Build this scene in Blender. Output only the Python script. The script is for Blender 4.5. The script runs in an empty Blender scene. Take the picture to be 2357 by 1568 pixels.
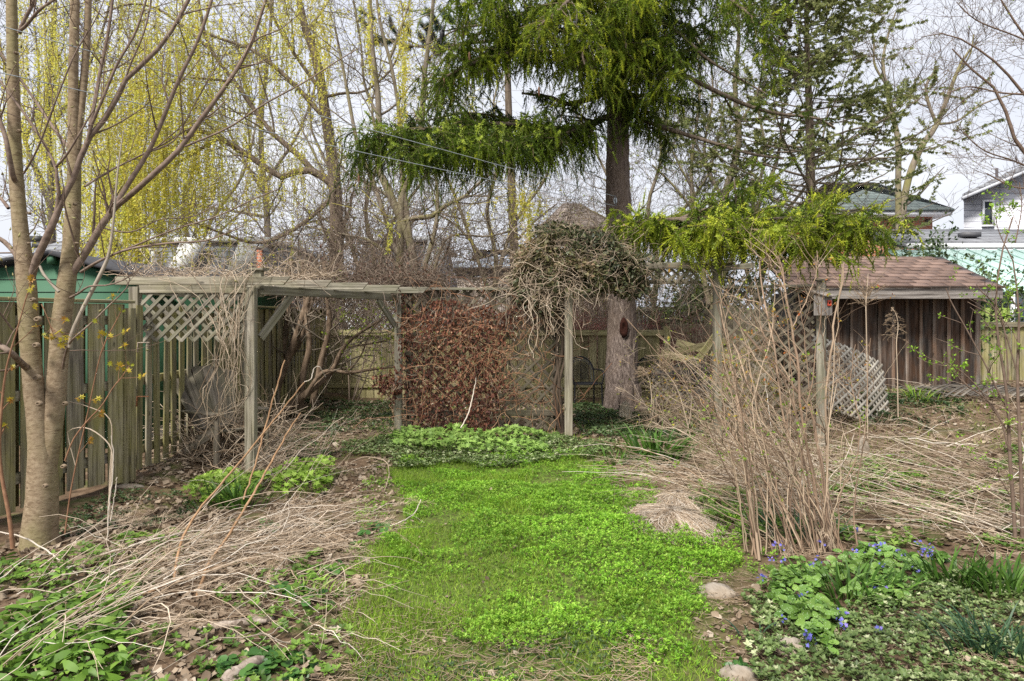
import bpy, math, random
import numpy as np
from mathutils import Matrix, Vector
C = bpy.context.scene
PI = math.pi
rad = math.radians
# ---------------------------------------------------------------- camera, sky, sun, exposure
EYE = 1.65
FL = 1570.0            # focal length in units of a 2356 px wide picture
cam_d = bpy.data.cameras.new('camera'); cam = bpy.data.objects.new('camera', cam_d)
C.collection.objects.link(cam); C.camera = cam
cam.location = (0, 0, EYE); cam.rotation_euler = (rad(90), 0, 0)
cam_d.lens = 24.0; cam_d.sensor_width = 36.0; cam_d.shift_y = -54/2356
cam_d.clip_start = 0.05; cam_d.clip_end = 600
w = bpy.data.worlds.new('World'); C.world = w; w.use_nodes = True
nt = w.node_tree; nt.nodes.clear()
def wn(t): return nt.nodes.new(t)
out = wn('ShaderNodeOutputWorld'); bg = wn('ShaderNodeBackground'); bg.inputs[1].default_value = 0.1
sky = wn('ShaderNodeTexSky'); sky.sky_type = 'NISHITA'; sky.sun_disc = False
sky.sun_elevation = rad(52); sky.sun_rotation = rad(200); sky.air_density = 1.5; sky.dust_density = 4
tc = wn('ShaderNodeTexCoord'); mp = wn('ShaderNodeMapping'); mp.inputs['Scale'].default_value = (1.2, 1.2, 3.0)
nz = wn('ShaderNodeTexNoise'); nz.inputs['Scale'].default_value = 1.6; nz.inputs['Detail'].default_value = 5
cr = wn('ShaderNodeValToRGB')
cr.color_ramp.elements[0].position = .32; cr.color_ramp.elements[0].color = (4.4, 4.6, 5.3, 1)
cr.color_ramp.elements[1].position = .68; cr.color_ramp.elements[1].color = (5.7, 5.8, 6.15, 1)
mx = wn('ShaderNodeMix'); mx.data_type = 'RGBA'; mx.inputs[0].default_value = .92
L = nt.links.new
L(tc.outputs['Generated'], mp.inputs[0]); L(mp.outputs[0], nz.inputs['Vector']); L(nz.outputs[0], cr.inputs[0])
L(sky.outputs[0], mx.inputs[6]); L(cr.outputs[0], mx.inputs[7]); L(mx.outputs[2], bg.inputs[0]); L(bg.outputs[0], out.inputs[0])
sd = bpy.data.lights.new('sun', 'SUN'); sun = bpy.data.objects.new('sun', sd); C.collection.objects.link(sun)
sd.energy = 3.6; sd.angle = rad(14); sd.color = (1, .96, .9)
sun.rotation_euler = (rad(38), rad(-8), rad(-20)); sun.location = (0, 0, 30)
C.view_settings.view_transform = 'Standard'; C.view_settings.look = 'None'
C.view_settings.exposure = 0.9; C.view_settings.gamma = 1; C.view_settings.use_curve_mapping = False
C.cycles.max_bounces = 7; C.cycles.diffuse_bounces = 5; C.cycles.glossy_bounces = 2
C.cycles.transmission_bounces = 3; C.cycles.transparent_max_bounces = 6; C.cycles.use_denoising = False; C.render.filter_size = 1.2

# ---------------------------------------------------------------- helpers
W = {}
def link(o, M=None, parent=None):
    C.collection.objects.link(o)
    M = M or Matrix.Identity(4)
    if parent is not None:
        o.parent = parent; o.matrix_parent_inverse = W[parent.name].inverted()
    o.matrix_basis = M; W[o.name] = M
    return o
def tag(o, label=None, cat=None, group=None, kind=None):
    if label: o['label'] = label
    if cat: o['category'] = cat
    if group: o['group'] = group
    if kind: o['kind'] = kind
    return o
def empty(name, loc, label, cat, group=None):
    o = bpy.data.objects.new(name, None); link(o, Matrix.Translation(Vector(loc)))
    return tag(o, label, cat, group)
def vnoise(x, y, s=1.0, seed=0):
    """cheap 2-D value noise on arrays, about 0..1"""
    x = np.asarray(x, float)*s + 37.1*seed + 500; y = np.asarray(y, float)*s + 11.7*seed + 500
    xi = np.floor(x).astype(np.int64); yi = np.floor(y).astype(np.int64); fx = x-xi; fy = y-yi
    fx = fx*fx*(3-2*fx); fy = fy*fy*(3-2*fy)
    def h(a, b):
        n = (a*374761393 + b*668265263 + seed*974711) & 0x7fffffff
        n = ((n ^ (n >> 13))*1274126177) & 0x7fffffff
        return (n & 0xffff)/65535.0
    return (h(xi, yi)*(1-fx)+h(xi+1, yi)*fx)*(1-fy) + (h(xi, yi+1)*(1-fx)+h(xi+1, yi+1)*fx)*fy
def sstep(a, b, x):
    t = np.clip((np.asarray(x, float)-a)/(b-a), 0, 1); return t*t*(3-2*t)
def H(x, y):
    """height of the garden ground"""
    x = np.asarray(x, float); y = np.asarray(y, float)
    h = .05*(vnoise(x, y, .9, 3)-.5) + .035*(vnoise(x, y, 2.7, 4)-.5)
    h = h + .36*sstep(3.6, 5.4, x)*sstep(8.6, 10.8, y)
    h = h + .10*sstep(-3.0, -3.7, x)*sstep(5.5, 8, y)
    h = h + .05*vnoise(x, y, 1.5, 9)*sstep(1.2, 0, abs(x-.6))*sstep(2, 4, y)*sstep(8, 7, y)
    return h
def Hs(x, y): return float(H(x, y))
def P(x, y, d): return np.array([(x-1178)/FL*d, d, EYE-(y-730)/FL*d])
def G(x, y):
    d = EYE*FL/(max(y, 760)-730)
    X = (x-1178)/FL*d
    return np.array([X, d, Hs(X, d)])
def nrm(v):
    v = np.asarray(v, float); n = np.linalg.norm(v, axis=-1, keepdims=True); return v/np.maximum(n, 1e-9)
def RN(seed): return np.random.default_rng(seed)

class M3:
    """collects geometry; build() links it as one mesh object"""
    def __init__(s): s.v = []; s.f = []; s.r = []; s.n = 0
    def add(s, v, f, r=0.5):
        v = np.asarray(v, np.float32).reshape(-1, 3); f = np.asarray(f, np.int32)
        s.v.append(v); s.f.append(f + s.n)
        s.r.append(np.broadcast_to(np.asarray(r, np.float32), (len(v),)).copy()); s.n += len(v)
        return s
    def build(s, name, mat, parent=None, smooth=False, origin=None, **k):
        v = np.concatenate(s.v); r = np.concatenate(s.r)
        if origin is None:
            if parent is not None and parent.type == 'EMPTY': origin = np.array(W[parent.name].translation)
            else: origin = np.array([(v[:, 0].min()+v[:, 0].max())/2, (v[:, 1].min()+v[:, 1].max())/2, v[:, 2].min()])
        v = v - np.asarray(origin, np.float32)
        me = bpy.data.meshes.new(name)
        loops = np.concatenate([f.reshape(-1) for f in s.f])
        cnt = np.concatenate([np.full(len(f), f.shape[1], np.int32) for f in s.f])
        st = np.concatenate([[0], np.cumsum(cnt)[:-1]]).astype(np.int32)
        me.vertices.add(len(v)); me.vertices.foreach_set('co', v.astype(np.float32).ravel())
        me.loops.add(len(loops)); me.loops.foreach_set('vertex_index', loops.astype(np.int32))
        me.polygons.add(len(cnt)); me.polygons.foreach_set('loop_start', st)
        me.polygons.foreach_set('loop_total', cnt)
        if smooth: me.polygons.foreach_set('use_smooth', np.ones(len(cnt), bool))
        a = me.attributes.new('rnd', 'FLOAT', 'POINT'); a.data.foreach_set('value', r)
        me.update(calc_edges=True); me.materials.append(mat)
        o = bpy.data.objects.new(name, me)
        link(o, Matrix.Translation(Vector([float(q) for q in origin])), parent)
        return tag(o, k.get('label'), k.get('cat'), k.get('group'), k.get('kind'))
    # --- shapes
    def box(s, c, size, rz=0, r=.5, rx=0, ry=0):
        x, y, z = [q/2 for q in size]
        v = np.array([[-x,-y,-z],[x,-y,-z],[x,y,-z],[-x,y,-z],[-x,-y,z],[x,-y,z],[x,y,z],[-x,y,z]])
        Rm = np.array((Matrix.Rotation(rz, 3, 'Z') @ Matrix.Rotation(ry, 3, 'Y') @ Matrix.Rotation(rx, 3, 'X')))
        return s.add(v @ Rm.T + np.asarray(c), [[0,3,2,1],[4,5,6,7],[0,1,5,4],[1,2,6,5],[2,3,7,6],[3,0,4,7]], r)
    def prism(s, poly, p0, dirv, r=.5):
        """closed outline (list of 3-D points) pushed along dirv"""
        a = np.asarray(poly, float); n = len(a); v = np.concatenate([a, a+np.asarray(dirv)])
        s.add(v, [[i, (i+1) % n, n+(i+1) % n, n+i] for i in range(n)], r)
        s.f.append(np.array([list(range(n))[::-1]], np.int32)+s.n-2*n); s.f.append(np.array([list(range(n, 2*n))], np.int32)+s.n-2*n)
        return s
    def tubes(s, Pt, R, sides=3, r=None, rng=None, rough=0):
        Pt = np.asarray(Pt, float); R = np.asarray(R, float)
        if Pt.ndim == 2: Pt = Pt[None]; R = R[None]
        N, K, _ = Pt.shape
        T = np.empty_like(Pt); T[:, 1:-1] = Pt[:, 2:]-Pt[:, :-2]; T[:, 0] = Pt[:, 1]-Pt[:, 0]; T[:, -1] = Pt[:, -1]-Pt[:, -2]
        T = nrm(T)
        m = nrm(Pt[:, -1]-Pt[:, 0]+1e-6)
        ref = np.where(np.abs(m[:, 2:3]) > .75, np.array([[.9, .44, 0]]), np.array([[0.05, .1, 1.]]))[:, None, :]
        A = nrm(np.cross(T, ref)); B = np.cross(T, A)
        an = np.arange(sides)*2*PI/sides
        RR = R[..., None]*np.ones(sides)
        if rough: RR = RR*(1+rough*(RN(int(N*7+K)).random((N, K, sides))-.5))
        ring = Pt[:, :, None, :] + RR[..., None]*(A[:, :, None, :]*np.cos(an)[None, None, :, None] + B[:, :, None, :]*np.sin(an)[None, None, :, None])
        base = np.arange(N)[:, None, None]*(K*sides) + np.arange(K-1)[None, :, None]*sides
        j = np.arange(sides)[None, None, :]; j2 = (j+1) % sides
        f = np.stack([base+j, base+j2, base+sides+j2, base+sides+j], -1).reshape(-1, 4)
        if r is None: r = RN(N+K).random(N)
        rr = np.repeat(np.broadcast_to(np.asarray(r, float), (N,)), K*sides)
        return s.add(ring.reshape(-1, 3), f, rr)
    def scatter(s, tv, tf, pos, frame, scale, r):
        """template (verts, faces) at every pos with the 3x3 frame (columns x, y, z)"""
        tv = np.asarray(tv, float); pos = np.asarray(pos, float); N = len(pos)
        if N == 0: return s
        scale = np.asarray(scale, float); scale = scale[:, None] if scale.ndim == 1 else scale
        q = tv[None]*scale[:, None, :]
        v = np.einsum('nvj,nij->nvi', q, frame) + pos[:, None, :]
        nv = len(tv)
        for f in (tf if isinstance(tf, list) and isinstance(tf[0], np.ndarray) else [np.asarray(tf)]):
            F = (f[None]+np.arange(N)[:, None, None]*nv).reshape(-1, f.shape[1])
            s.f.append(F.astype(np.int32)+s.n)
        s.v.append(v.reshape(-1, 3).astype(np.float32)); s.r.append(np.repeat(np.asarray(r, np.float32), nv)); s.n += N*nv
        return s
def frames(y, z=None, rng=None):
    y = nrm(y)
    if z is None: z = rng.normal(size=y.shape)
    x = nrm(np.cross(y, z)); z = np.cross(x, y)
    return np.stack([x, y, z], -1)
def rdir(rng, n): return nrm(rng.normal(size=(n, 3)))
def grow(Pp, Rp, m, t=(.3, .95), Lf=(.4, .7), ang=(30, 60), K=6, drift=(0, 0, .2), wob=.12, rr=.55, tip=.3, rng=None, absL=False, rmin=0., flat=0.):
    """side branches: m per parent, all at once"""
    N, Kp, _ = Pp.shape
    idx = np.repeat(np.arange(N), m); n = len(idx)
    if n == 0: return np.zeros((0, K, 3)), np.zeros((0, K))
    u = rng.uniform(t[0], t[1], n); k = u*(Kp-1); i = np.minimum(k.astype(int), Kp-2); f = (k-i)[:, None]
    p = Pp[idx, i]*(1-f)+Pp[idx, i+1]*f; tn = nrm(Pp[idx, i+1]-Pp[idx, i]); r = Rp[idx, i]*(1-f[:, 0])+Rp[idx, i+1]*f[:, 0]
    side = rng.normal(size=(n, 3)); side[:, 2] *= (1-flat)
    side = nrm(side-tn*np.sum(side*tn, -1, keepdims=True))
    a = np.radians(rng.uniform(ang[0], ang[1], n))[:, None]
    d = nrm(tn*np.cos(a)+side*np.sin(a))
    if absL: Ln = rng.uniform(Lf[0], Lf[1], n)
    else: Ln = np.linalg.norm(np.diff(Pp, axis=1), axis=-1).sum(1)[idx]*rng.uniform(Lf[0], Lf[1], n)*(1-.45*u)
    out = np.zeros((n, K, 3)); out[:, 0] = p; st = (Ln/(K-1))[:, None]; dr = np.asarray(drift)/(K-1)
    for q in range(1, K):
        d = nrm(d+dr+wob*rng.normal(size=(n, 3))); out[:, q] = out[:, q-1]+d*st
    r0 = np.maximum(r*rr*rng.uniform(.7, 1.1, n), rmin)
    R = r0[:, None]*np.linspace(1, tip, K)[None]
    return out, R
def resamp(pts, K, smooth=True):
    pts = np.asarray(pts, float)
    if smooth and len(pts) > 2:
        q = []; n = len(pts)
        for i in range(n-1):
            p0, p1, p2, p3 = pts[max(i-1, 0)], pts[i], pts[i+1], pts[min(i+2, n-1)]
            for t in np.linspace(0, 1, 6)[:-1]:
                q.append(.5*((2*p1)+(-p0+p2)*t+(2*p0-5*p1+4*p2-p3)*t*t+(-p0+3*p1-3*p2+p3)*t**3))
        q.append(pts[-1]); pts = np.array(q)
    s = np.concatenate([[0], np.cumsum(np.linalg.norm(np.diff(pts, axis=0), axis=1))])
    u = np.linspace(0, s[-1], K)
    return np.stack([np.interp(u, s, pts[:, j]) for j in range(pts.shape[1])], 1)
def limb(px, d, w, K=12):
    """px: (x, y[, depth]) picture points at distance d; w: widths there in the same pixels"""
    ds = [q[2] if len(q) > 2 else d for q in px]
    pts = np.array([P(q[0], q[1], dd) for q, dd in zip(px, ds)])
    if np.isscalar(w): w = [w]*len(px)
    if len(w) != len(px): w = np.interp(np.linspace(0, 1, len(px)), np.linspace(0, 1, len(w)), w)
    R = np.array([a/2*dd/FL for a, dd in zip(w, ds)])
    q = resamp(np.concatenate([pts, R[:, None]], 1), K)
    return q[:, :3], np.maximum(q[:, 3], .0012)
def pick(Pp, n, rng, t=(0, 1)):
    """n random points on a set of polylines, with tangents"""
    N, K, _ = Pp.shape; i = rng.integers(0, N, n); k = rng.uniform(t[0], t[1], n)*(K-1); j = np.minimum(k.astype(int), K-2); f = (k-j)[:, None]
    return Pp[i, j]*(1-f)+Pp[i, j+1]*f, nrm(Pp[i, j+1]-Pp[i, j])
def inpoly(x, y, poly):
    c = np.zeros(x.shape, bool); n = len(poly)
    for i in range(n):
        x1, y1 = poly[i]; x2, y2 = poly[(i+1) % n]
        if y1 == y2: continue
        c ^= ((y1 > y) != (y2 > y)) & (x < (x2-x1)*(y-y1)/(y2-y1)+x1)
    return c
def wpoly(px): return [tuple(G(*q)[:2]) for q in px]
def ground_pts(px, dens, rng, world=False):
    """points spread evenly on the ground inside an outline"""
    wp = px if world else wpoly(px)
    xs = [q[0] for q in wp]; ys = [q[1] for q in wp]
    n = int((max(xs)-min(xs))*(max(ys)-min(ys))*dens)
    x = rng.uniform(min(xs), max(xs), n); y = rng.uniform(min(ys), max(ys), n)
    wx = x+.30*(vnoise(x, y, 2.2, 71)-.5)+.14*(vnoise(x, y, 7, 72)-.5); wy = y+.45*(vnoise(x, y, 2.0, 73)-.5)+.2*(vnoise(x, y, 6, 74)-.5)
    k = inpoly(wx, wy, wp); return x[k], y[k]

# ---------------------------------------------------------------- leaf shapes (y = length, z = face)
LEAF = ([[0,0,0],[.28,.45,.07],[0,1,-.05],[-.28,.45,.07]], np.array([[0,1,2],[0,2,3]]))
BLADE = ([[-.5,0,0],[.5,0,0],[.36,.5,.08],[-.36,.5,.08],[0,1,.35]], [np.array([[0,1,2,3]]), np.array([[3,2,4]])])
OVAL = ([[0,0,0],[.22,.2,.04],[.3,.5,.05],[.18,.82,0],[0,1,-.06],[-.18,.82,0],[-.3,.5,.05],[-.22,.2,.04],[0,.5,-.02]],
        np.array([[8,i,(i+1) % 8] for i in range(8)]))
def lobed(nl=5, inner=.5, cup=.12):
    v = [[0, .0, 0]]; n = nl*2
    for i in range(n+1):
        a = rad(-150)+rad(300)*i/n; rr = 1 if i % 2 == 0 else inner
        v.append([math.sin(a)*rr*.55, math.cos(a)*rr*.55+.15, cup*rr*(1 if i % 2 else .6)])
    return (v, np.array([[0, i+1, i+2] for i in range(n)]))
LOBED = lobed(); MAPLE = lobed(5, .42, -.1)
def crumple(rng, n=9):
    v = [[0, 0, 0]]
    for i in range(n):
        a = 2*PI*i/n; rr = rng.uniform(.3, .6); v.append([math.sin(a)*rr*.8, math.cos(a)*rr, rng.uniform(-.1, .28)])
    return (v, np.array([[0, i+1, (i+1) % n+1] for i in range(n)]))
def needles(n, rng, spread=.17, up=.5, width=.035):
    v = []; f = []
    for i in range(n):
        t = (i+.5)/n; a = i*2.4+rng.uniform(-.3, .3); L_ = spread*(1-.55*t**3)*rng.uniform(.8, 1.15)
        r_ = np.array([math.cos(a), 0, math.sin(a)]); tg = np.array([-math.sin(a), 0, math.cos(a)])*width/2
        b = np.array([0, t, 0]); e = b+r_*L_+np.array([0, up*L_, 0]); k = len(v)
        v += [b-tg, b+tg, e]; f.append([k, k+1, k+2])
    return (v, np.array(f))

# ---------------------------------------------------------------- materials
def mat(name):
    m = bpy.data.materials.new(name); m.use_nodes = True; t = m.node_tree; b = t.nodes['Principled BSDF']
    return m, t, b
def ramp(t, cols, pos=None):
    r = t.nodes.new('ShaderNodeValToRGB'); e = r.color_ramp.elements
    pos = pos or [i/(len(cols)-1) if len(cols) > 1 else 0 for i in range(len(cols))]
    while len(e) < len(cols): e.new(.5)
    for q, c, p_ in zip(e, cols, pos): q.position = p_; q.color = (*c, 1)
    return r
def bump(t, b, src, strength, dist=.01):
    n = t.nodes.new('ShaderNodeBump'); n.inputs['Strength'].default_value = strength; n.inputs['Distance'].default_value = dist
    t.links.new(src, n.inputs['Height']); t.links.new(n.outputs[0], b.inputs['Normal'])
def coords(t, scale=(1, 1, 1), rnd=True):
    c = t.nodes.new('ShaderNodeTexCoord'); m = t.nodes.new('ShaderNodeMapping'); m.inputs['Scale'].default_value = scale
    if rnd:
        oi = t.nodes.new('ShaderNodeObjectInfo'); mu = t.nodes.new('ShaderNodeMath'); mu.operation = 'MULTIPLY'; mu.inputs[1].default_value = 37
        ad = t.nodes.new('ShaderNodeVectorMath'); t.links.new(oi.outputs['Random'], mu.inputs[0])
        t.links.new(c.outputs['Object'], ad.inputs[0]); t.links.new(mu.outputs[0], ad.inputs[1]); t.links.new(ad.outputs[0], m.inputs[0])
    else: t.links.new(c.outputs['Object'], m.inputs[0])
    return m.outputs[0]
def noise(t, vec, sc, det=4, rough=.55, dist=0):
    n = t.nodes.new('ShaderNodeTexNoise'); n.inputs['Scale'].default_value = sc; n.inputs['Detail'].default_value = det
    n.inputs['Roughness'].default_value = rough; n.inputs['Distortion'].default_value = dist
    if vec is not None: t.links.new(vec, n.inputs['Vector'])
    return n.outputs[0]
def mixc(t, fac, a, b, mode='MIX'):
    m = t.nodes.new('ShaderNodeMix'); m.data_type = 'RGBA'; m.blend_type = mode
    for s_, v_ in ((0, fac), (6, a), (7, b)):
        if isinstance(v_, (int, float)): m.inputs[s_].default_value = v_
        elif isinstance(v_, tuple): m.inputs[s_].default_value = (*v_, 1)
        else: t.links.new(v_, m.inputs[s_])
    return m.outputs[2]
def leafmat(name, cols, rough=.55, transl=.3, pos=None, vary=.35, spots=None):
    m, t, b = mat(name)
    a = t.nodes.new('ShaderNodeAttribute'); a.attribute_name = 'rnd'
    r = ramp(t, cols, pos); t.links.new(a.outputs['Fac'], r.inputs[0])
    n = noise(t, coords(t, rnd=False), 2.3, 3)
    rr = ramp(t, [(1-vary,)*3, (1+vary*.6,)*3], [.3, .7]); t.links.new(n, rr.inputs[0])
    col = mixc(t, 1.0, r.outputs[0], rr.outputs[0], 'MULTIPLY')
    if spots:
        v = t.nodes.new('ShaderNodeTexVoronoi'); v.inputs['Scale'].default_value = spots; t.links.new(coords(t, rnd=False), v.inputs['Vector'])
        k = ramp(t, [(1,)*3, (0,)*3], [.16, .24]); t.links.new(v.outputs['Distance'], k.inputs[0])
        sp = t.nodes.new('ShaderNodeRGBToBW'); t.links.new(k.outputs[0], sp.inputs[0])
        col = mixc(t, sp.outputs[0], col, (.45, .55, .35))
    t.links.new(col, b.inputs['Base Color']); b.inputs['Roughness'].default_value = rough
    b.inputs['Specular IOR Level'].default_value = .3
    if transl:
        tr = t.nodes.new('ShaderNodeBsdfTranslucent'); t.links.new(col, tr.inputs[0]); ms = t.nodes.new('ShaderNodeMixShader')
        ms.inputs[0].default_value = transl; o = t.nodes['Material Output']
        t.links.new(b.outputs[0], ms.inputs[1]); t.links.new(tr.outputs[0], ms.inputs[2]); t.links.new(ms.outputs[0], o.inputs[0])
    return m
def woodmat(name, lo, hi, algae=None, amt=.5, rough=.85, grain=22, per=.25, bmp=.5, crack=.5):
    """weathered sawn wood, long axis = local X"""
    m, t, b = mat(name); v = coords(t, (1, grain, grain))
    n1 = noise(t, v, 1.6, 6, .65, .4); r1 = ramp(t, [tuple(c*.45 for c in lo), lo, hi], [.28, .42, .68]); t.links.new(n1, r1.inputs[0])
    col = r1.outputs[0]
    oi = t.nodes.new('ShaderNodeObjectInfo'); pr = ramp(t, [(1-per,)*3, (1+per,)*3]); t.links.new(oi.outputs['Random'], pr.inputs[0])
    col = mixc(t, 1., col, pr.outputs[0], 'MULTIPLY')
    if algae:
        n2 = noise(t, coords(t, (1.3, 3, 3)), 1.7, 4, .6); r2 = ramp(t, [(0,)*3, (amt,)*3], [.38, .66]); t.links.new(n2, r2.inputs[0])
        bw = t.nodes.new('ShaderNodeRGBToBW'); t.links.new(r2.outputs[0], bw.inputs[0]); col = mixc(t, bw.outputs[0], col, algae)
    vo = t.nodes.new('ShaderNodeTexVoronoi'); vo.inputs['Scale'].default_value = 3.4; t.links.new(coords(t, (1, 2.2, 2.2)), vo.inputs['Vector'])
    kn = ramp(t, [(.35,)*3, (1,)*3], [.05, .12]); t.links.new(vo.outputs['Distance'], kn.inputs[0]); col = mixc(t, 1., col, kn.outputs[0], 'MULTIPLY')
    n3 = noise(t, coords(t, (.7, grain*2, grain*2)), 2.2, 3, .5); r3 = ramp(t, [(1-crack,)*3, (1,)*3], [.33, .4]); t.links.new(n3, r3.inputs[0]); col = mixc(t, 1., col, r3.outputs[0], 'MULTIPLY')
    t.links.new(col, b.inputs['Base Color']); b.inputs['Roughness'].default_value = rough; b.inputs['Specular IOR Level'].default_value = .2
    bump(t, b, n1, bmp, .004); return m
def barkmat(name, cols, sc=(1, 1, 1), scale=12, bmp=.6, dist=.01, patch=None, rough=.9, blotch=None):
    m, t, b = mat(name); v = coords(t, sc, False)
    n = noise(t, v, scale, 6, .65, .3); r = ramp(t, cols, [.3+.4*i/(max(1, len(cols)-1)) for i in range(len(cols))]); t.links.new(n, r.inputs[0]); col = r.outputs[0]
    if patch:
        n2 = noise(t, coords(t, (1, 1, .6), False), 2.2, 4); r2 = ramp(t, [(0,)*3, (.75,)*3], [.45, .66]); t.links.new(n2, r2.inputs[0])
        bw = t.nodes.new('ShaderNodeRGBToBW'); t.links.new(r2.outputs[0], bw.inputs[0]); col = mixc(t, bw.outputs[0], col, patch)
    if blotch:
        n3 = noise(t, coords(t, (1, 1, 6), False), 15, 3); r3 = ramp(t, [(0,)*3, (.85,)*3], [.60, .66]); t.links.new(n3, r3.inputs[0])
        bw = t.nodes.new('ShaderNodeRGBToBW'); t.links.new(r3.outputs[0], bw.inputs[0]); col = mixc(t, bw.outputs[0], col, blotch)
    t.links.new(col, b.inputs['Base Color']); b.inputs['Roughness'].default_value = rough; b.inputs['Specular IOR Level'].default_value = .15
    bump(t, b, n, bmp, dist); return m
def plain(name, c, rough=.6, metal=0, var=.15, sc=6, b_=.1):
    m, t, b = mat(name); n = noise(t, coords(t, rnd=False), sc, 5)
    r = ramp(t, [tuple(q*(1-var) for q in c), tuple(min(1, q*(1+var)) for q in c)], [.3, .7]); t.links.new(n, r.inputs[0])
    t.links.new(r.outputs[0], b.inputs['Base Color']); b.inputs['Roughness'].default_value = rough; b.inputs['Metallic'].default_value = metal
    bump(t, b, n, b_, .01); return m
def rowsmat(name, c1, c2, size, mortar, joint, axis='XZ', off=.5, rough=.85):
    """courses too far away to tell apart (far bricks, shingles, clapboards)"""
    m, t, b = mat(name); c = t.nodes.new('ShaderNodeTexCoord'); sp = t.nodes.new('ShaderNodeSeparateXYZ'); cb = t.nodes.new('ShaderNodeCombineXYZ')
    t.links.new(c.outputs['Object'], sp.inputs[0]); t.links.new(sp.outputs[axis[0]], cb.inputs[0]); t.links.new(sp.outputs[axis[1]], cb.inputs[1])
    br = t.nodes.new('ShaderNodeTexBrick'); br.offset = off; br.inputs['Color1'].default_value = (*c1, 1); br.inputs['Color2'].default_value = (*c2, 1)
    br.inputs['Mortar'].default_value = (*mortar, 1); br.inputs['Scale'].default_value = 1; br.inputs['Brick Width'].default_value = size[0]
    br.inputs['Row Height'].default_value = size[1]; br.inputs['Mortar Size'].default_value = joint
    t.links.new(cb.outputs[0], br.inputs[0]); n = noise(t, coords(t, rnd=False), 1.5, 4); rr = ramp(t, [(.75,)*3, (1.15,)*3], [.3, .7]); t.links.new(n, rr.inputs[0])
    t.links.new(mixc(t, 1., br.outputs[0], rr.outputs[0], 'MULTIPLY'), b.inputs['Base Color']); b.inputs['Roughness'].default_value = rough
    return m
M = {}
M['fence'] = woodmat('fence wood', (.15, .13, .08), (.41, .365, .24), (.27, .245, .085), .85)
M['fence_grey'] = woodmat('grey fence wood', (.15, .13, .10), (.38, .335, .26), (.26, .235, .10), .6)
M['back_fence'] = woodmat('olive fence wood', (.21, .18, .095), (.50, .44, .25), (.30, .28, .11), .6)
M['pergola'] = woodmat('pergola wood', (.15, .13, .10), (.38, .345, .275), (.22, .205, .11), .5)
M['lattice'] = woodmat('lattice wood', (.15, .135, .105), (.34, .31, .25), (.16, .17, .08), .35)
M['lattice_dark'] = woodmat('dark brown lattice wood', (.075, .06, .045), (.19, .16, .12), (.11, .11, .055), .4)  # darker brown-grey wood of the creeper trellis and far fence
M['pale_lattice'] = woodmat('bleached lattice wood', (.32, .29, .23), (.55, .51, .43), (.25, .27, .16), .3)
M['barn'] = woodmat('dark barn wood', (.025, .02, .017), (.105, .088, .076), (.17, .075, .03), .3, grain=14)
M['barn_grey'] = woodmat('grey barn wood', (.16, .14, .125), (.36, .33, .30), None, grain=18)
M['grey_fence'] = woodmat('far grey fence wood', (.16, .145, .13), (.28, .26, .24), None)
# ---------------------------------------------------------------- boards (each an object, long axis = local X)
_bm = {}
def board_mesh(L_, w_, t_, m, ch=.004, slant=0., wavy=0):
    key = (round(L_, 2), round(w_, 3), round(t_, 3), m.name, round(slant, 2))
    if key in _bm: return _bm[key]
    x, y, z = L_/2, w_/2, t_/2; c = min(ch, z*.4)
    ys = [(-y+c, -z), (y-c, -z), (y, -z+c), (y, z-c), (y-c, z), (-y+c, z), (-y, z-c), (-y, -z+c)]
    v = []
    for sx in (-x, -x*.35, x*.3, x):
        for (a, b) in ys:
            v.append([sx+(slant*(a/w_) if sx == x else 0), a+.0, b])
    f = []
    for k in range(3):
        for i in range(8): f.append([k*8+i, k*8+(i+1) % 8, (k+1)*8+(i+1) % 8, (k+1)*8+i])
    f.append(list(range(8))[::-1]); f.append([24+i for i in range(8)])
    me = bpy.data.meshes.new('board'); me.from_pydata(v, [], f); me.update(); me.materials.append(m); _bm[key] = me
    return me
def board(name, p0, p1, w_, t_, face, m, parent, slant=0., **k):
    """a board from p0 to p1; 'face' is the direction its broad side looks"""
    p0 = Vector([float(q) for q in p0]); p1 = Vector([float(q) for q in p1]); X = (p1-p0); L_ = X.length; X.normalize()
    Z = Vector(face); Z = (Z-X*Z.dot(X)).normalized(); Y = Z.cross(X)
    Rm = Matrix((X, Y, Z)).transposed().to_4x4()
    o = bpy.data.objects.new(name, board_mesh(L_, w_, t_, m, slant=slant)); link(o, Matrix.Translation((p0+p1)/2) @ Rm, parent)
    return tag(o, **k)
def lattice(parent, o, ux, uz, Wd, Ht, face, m, pitch=.13, sw=.036, st=.008, name='slat', skip=0., seed=0, bend=None):
    """crossed slats clipped to a Wd x Ht panel"""
    rng = RN(seed); o = np.asarray(o, float); ux = np.asarray(ux, float); uz = np.asarray(uz, float); F = np.asarray(face, float)
    for s in (1, -1):
        k = -Ht
        while k < Wd+Ht:
            k += pitch*math.sqrt(2)*.5*2
            # line x = k + s*z ; clip
            pts = []
            z0, z1 = 0., Ht
            def X(z): return (k+z) if s == 1 else (k-z)
            lo, hi = z0, z1
            if s == 1: lo = max(lo, -k); hi = min(hi, Wd-k)
            else: lo = max(lo, k-Wd); hi = min(hi, k)
            if hi-lo < .05 or rng.random() < skip: continue
            a = o+ux*X(lo)+uz*lo+F*(st/2*s*1.05); b = o+ux*X(hi)+uz*hi+F*(st/2*s*1.05)
            board(name, a, b, sw, st, F, m, parent)

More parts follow.
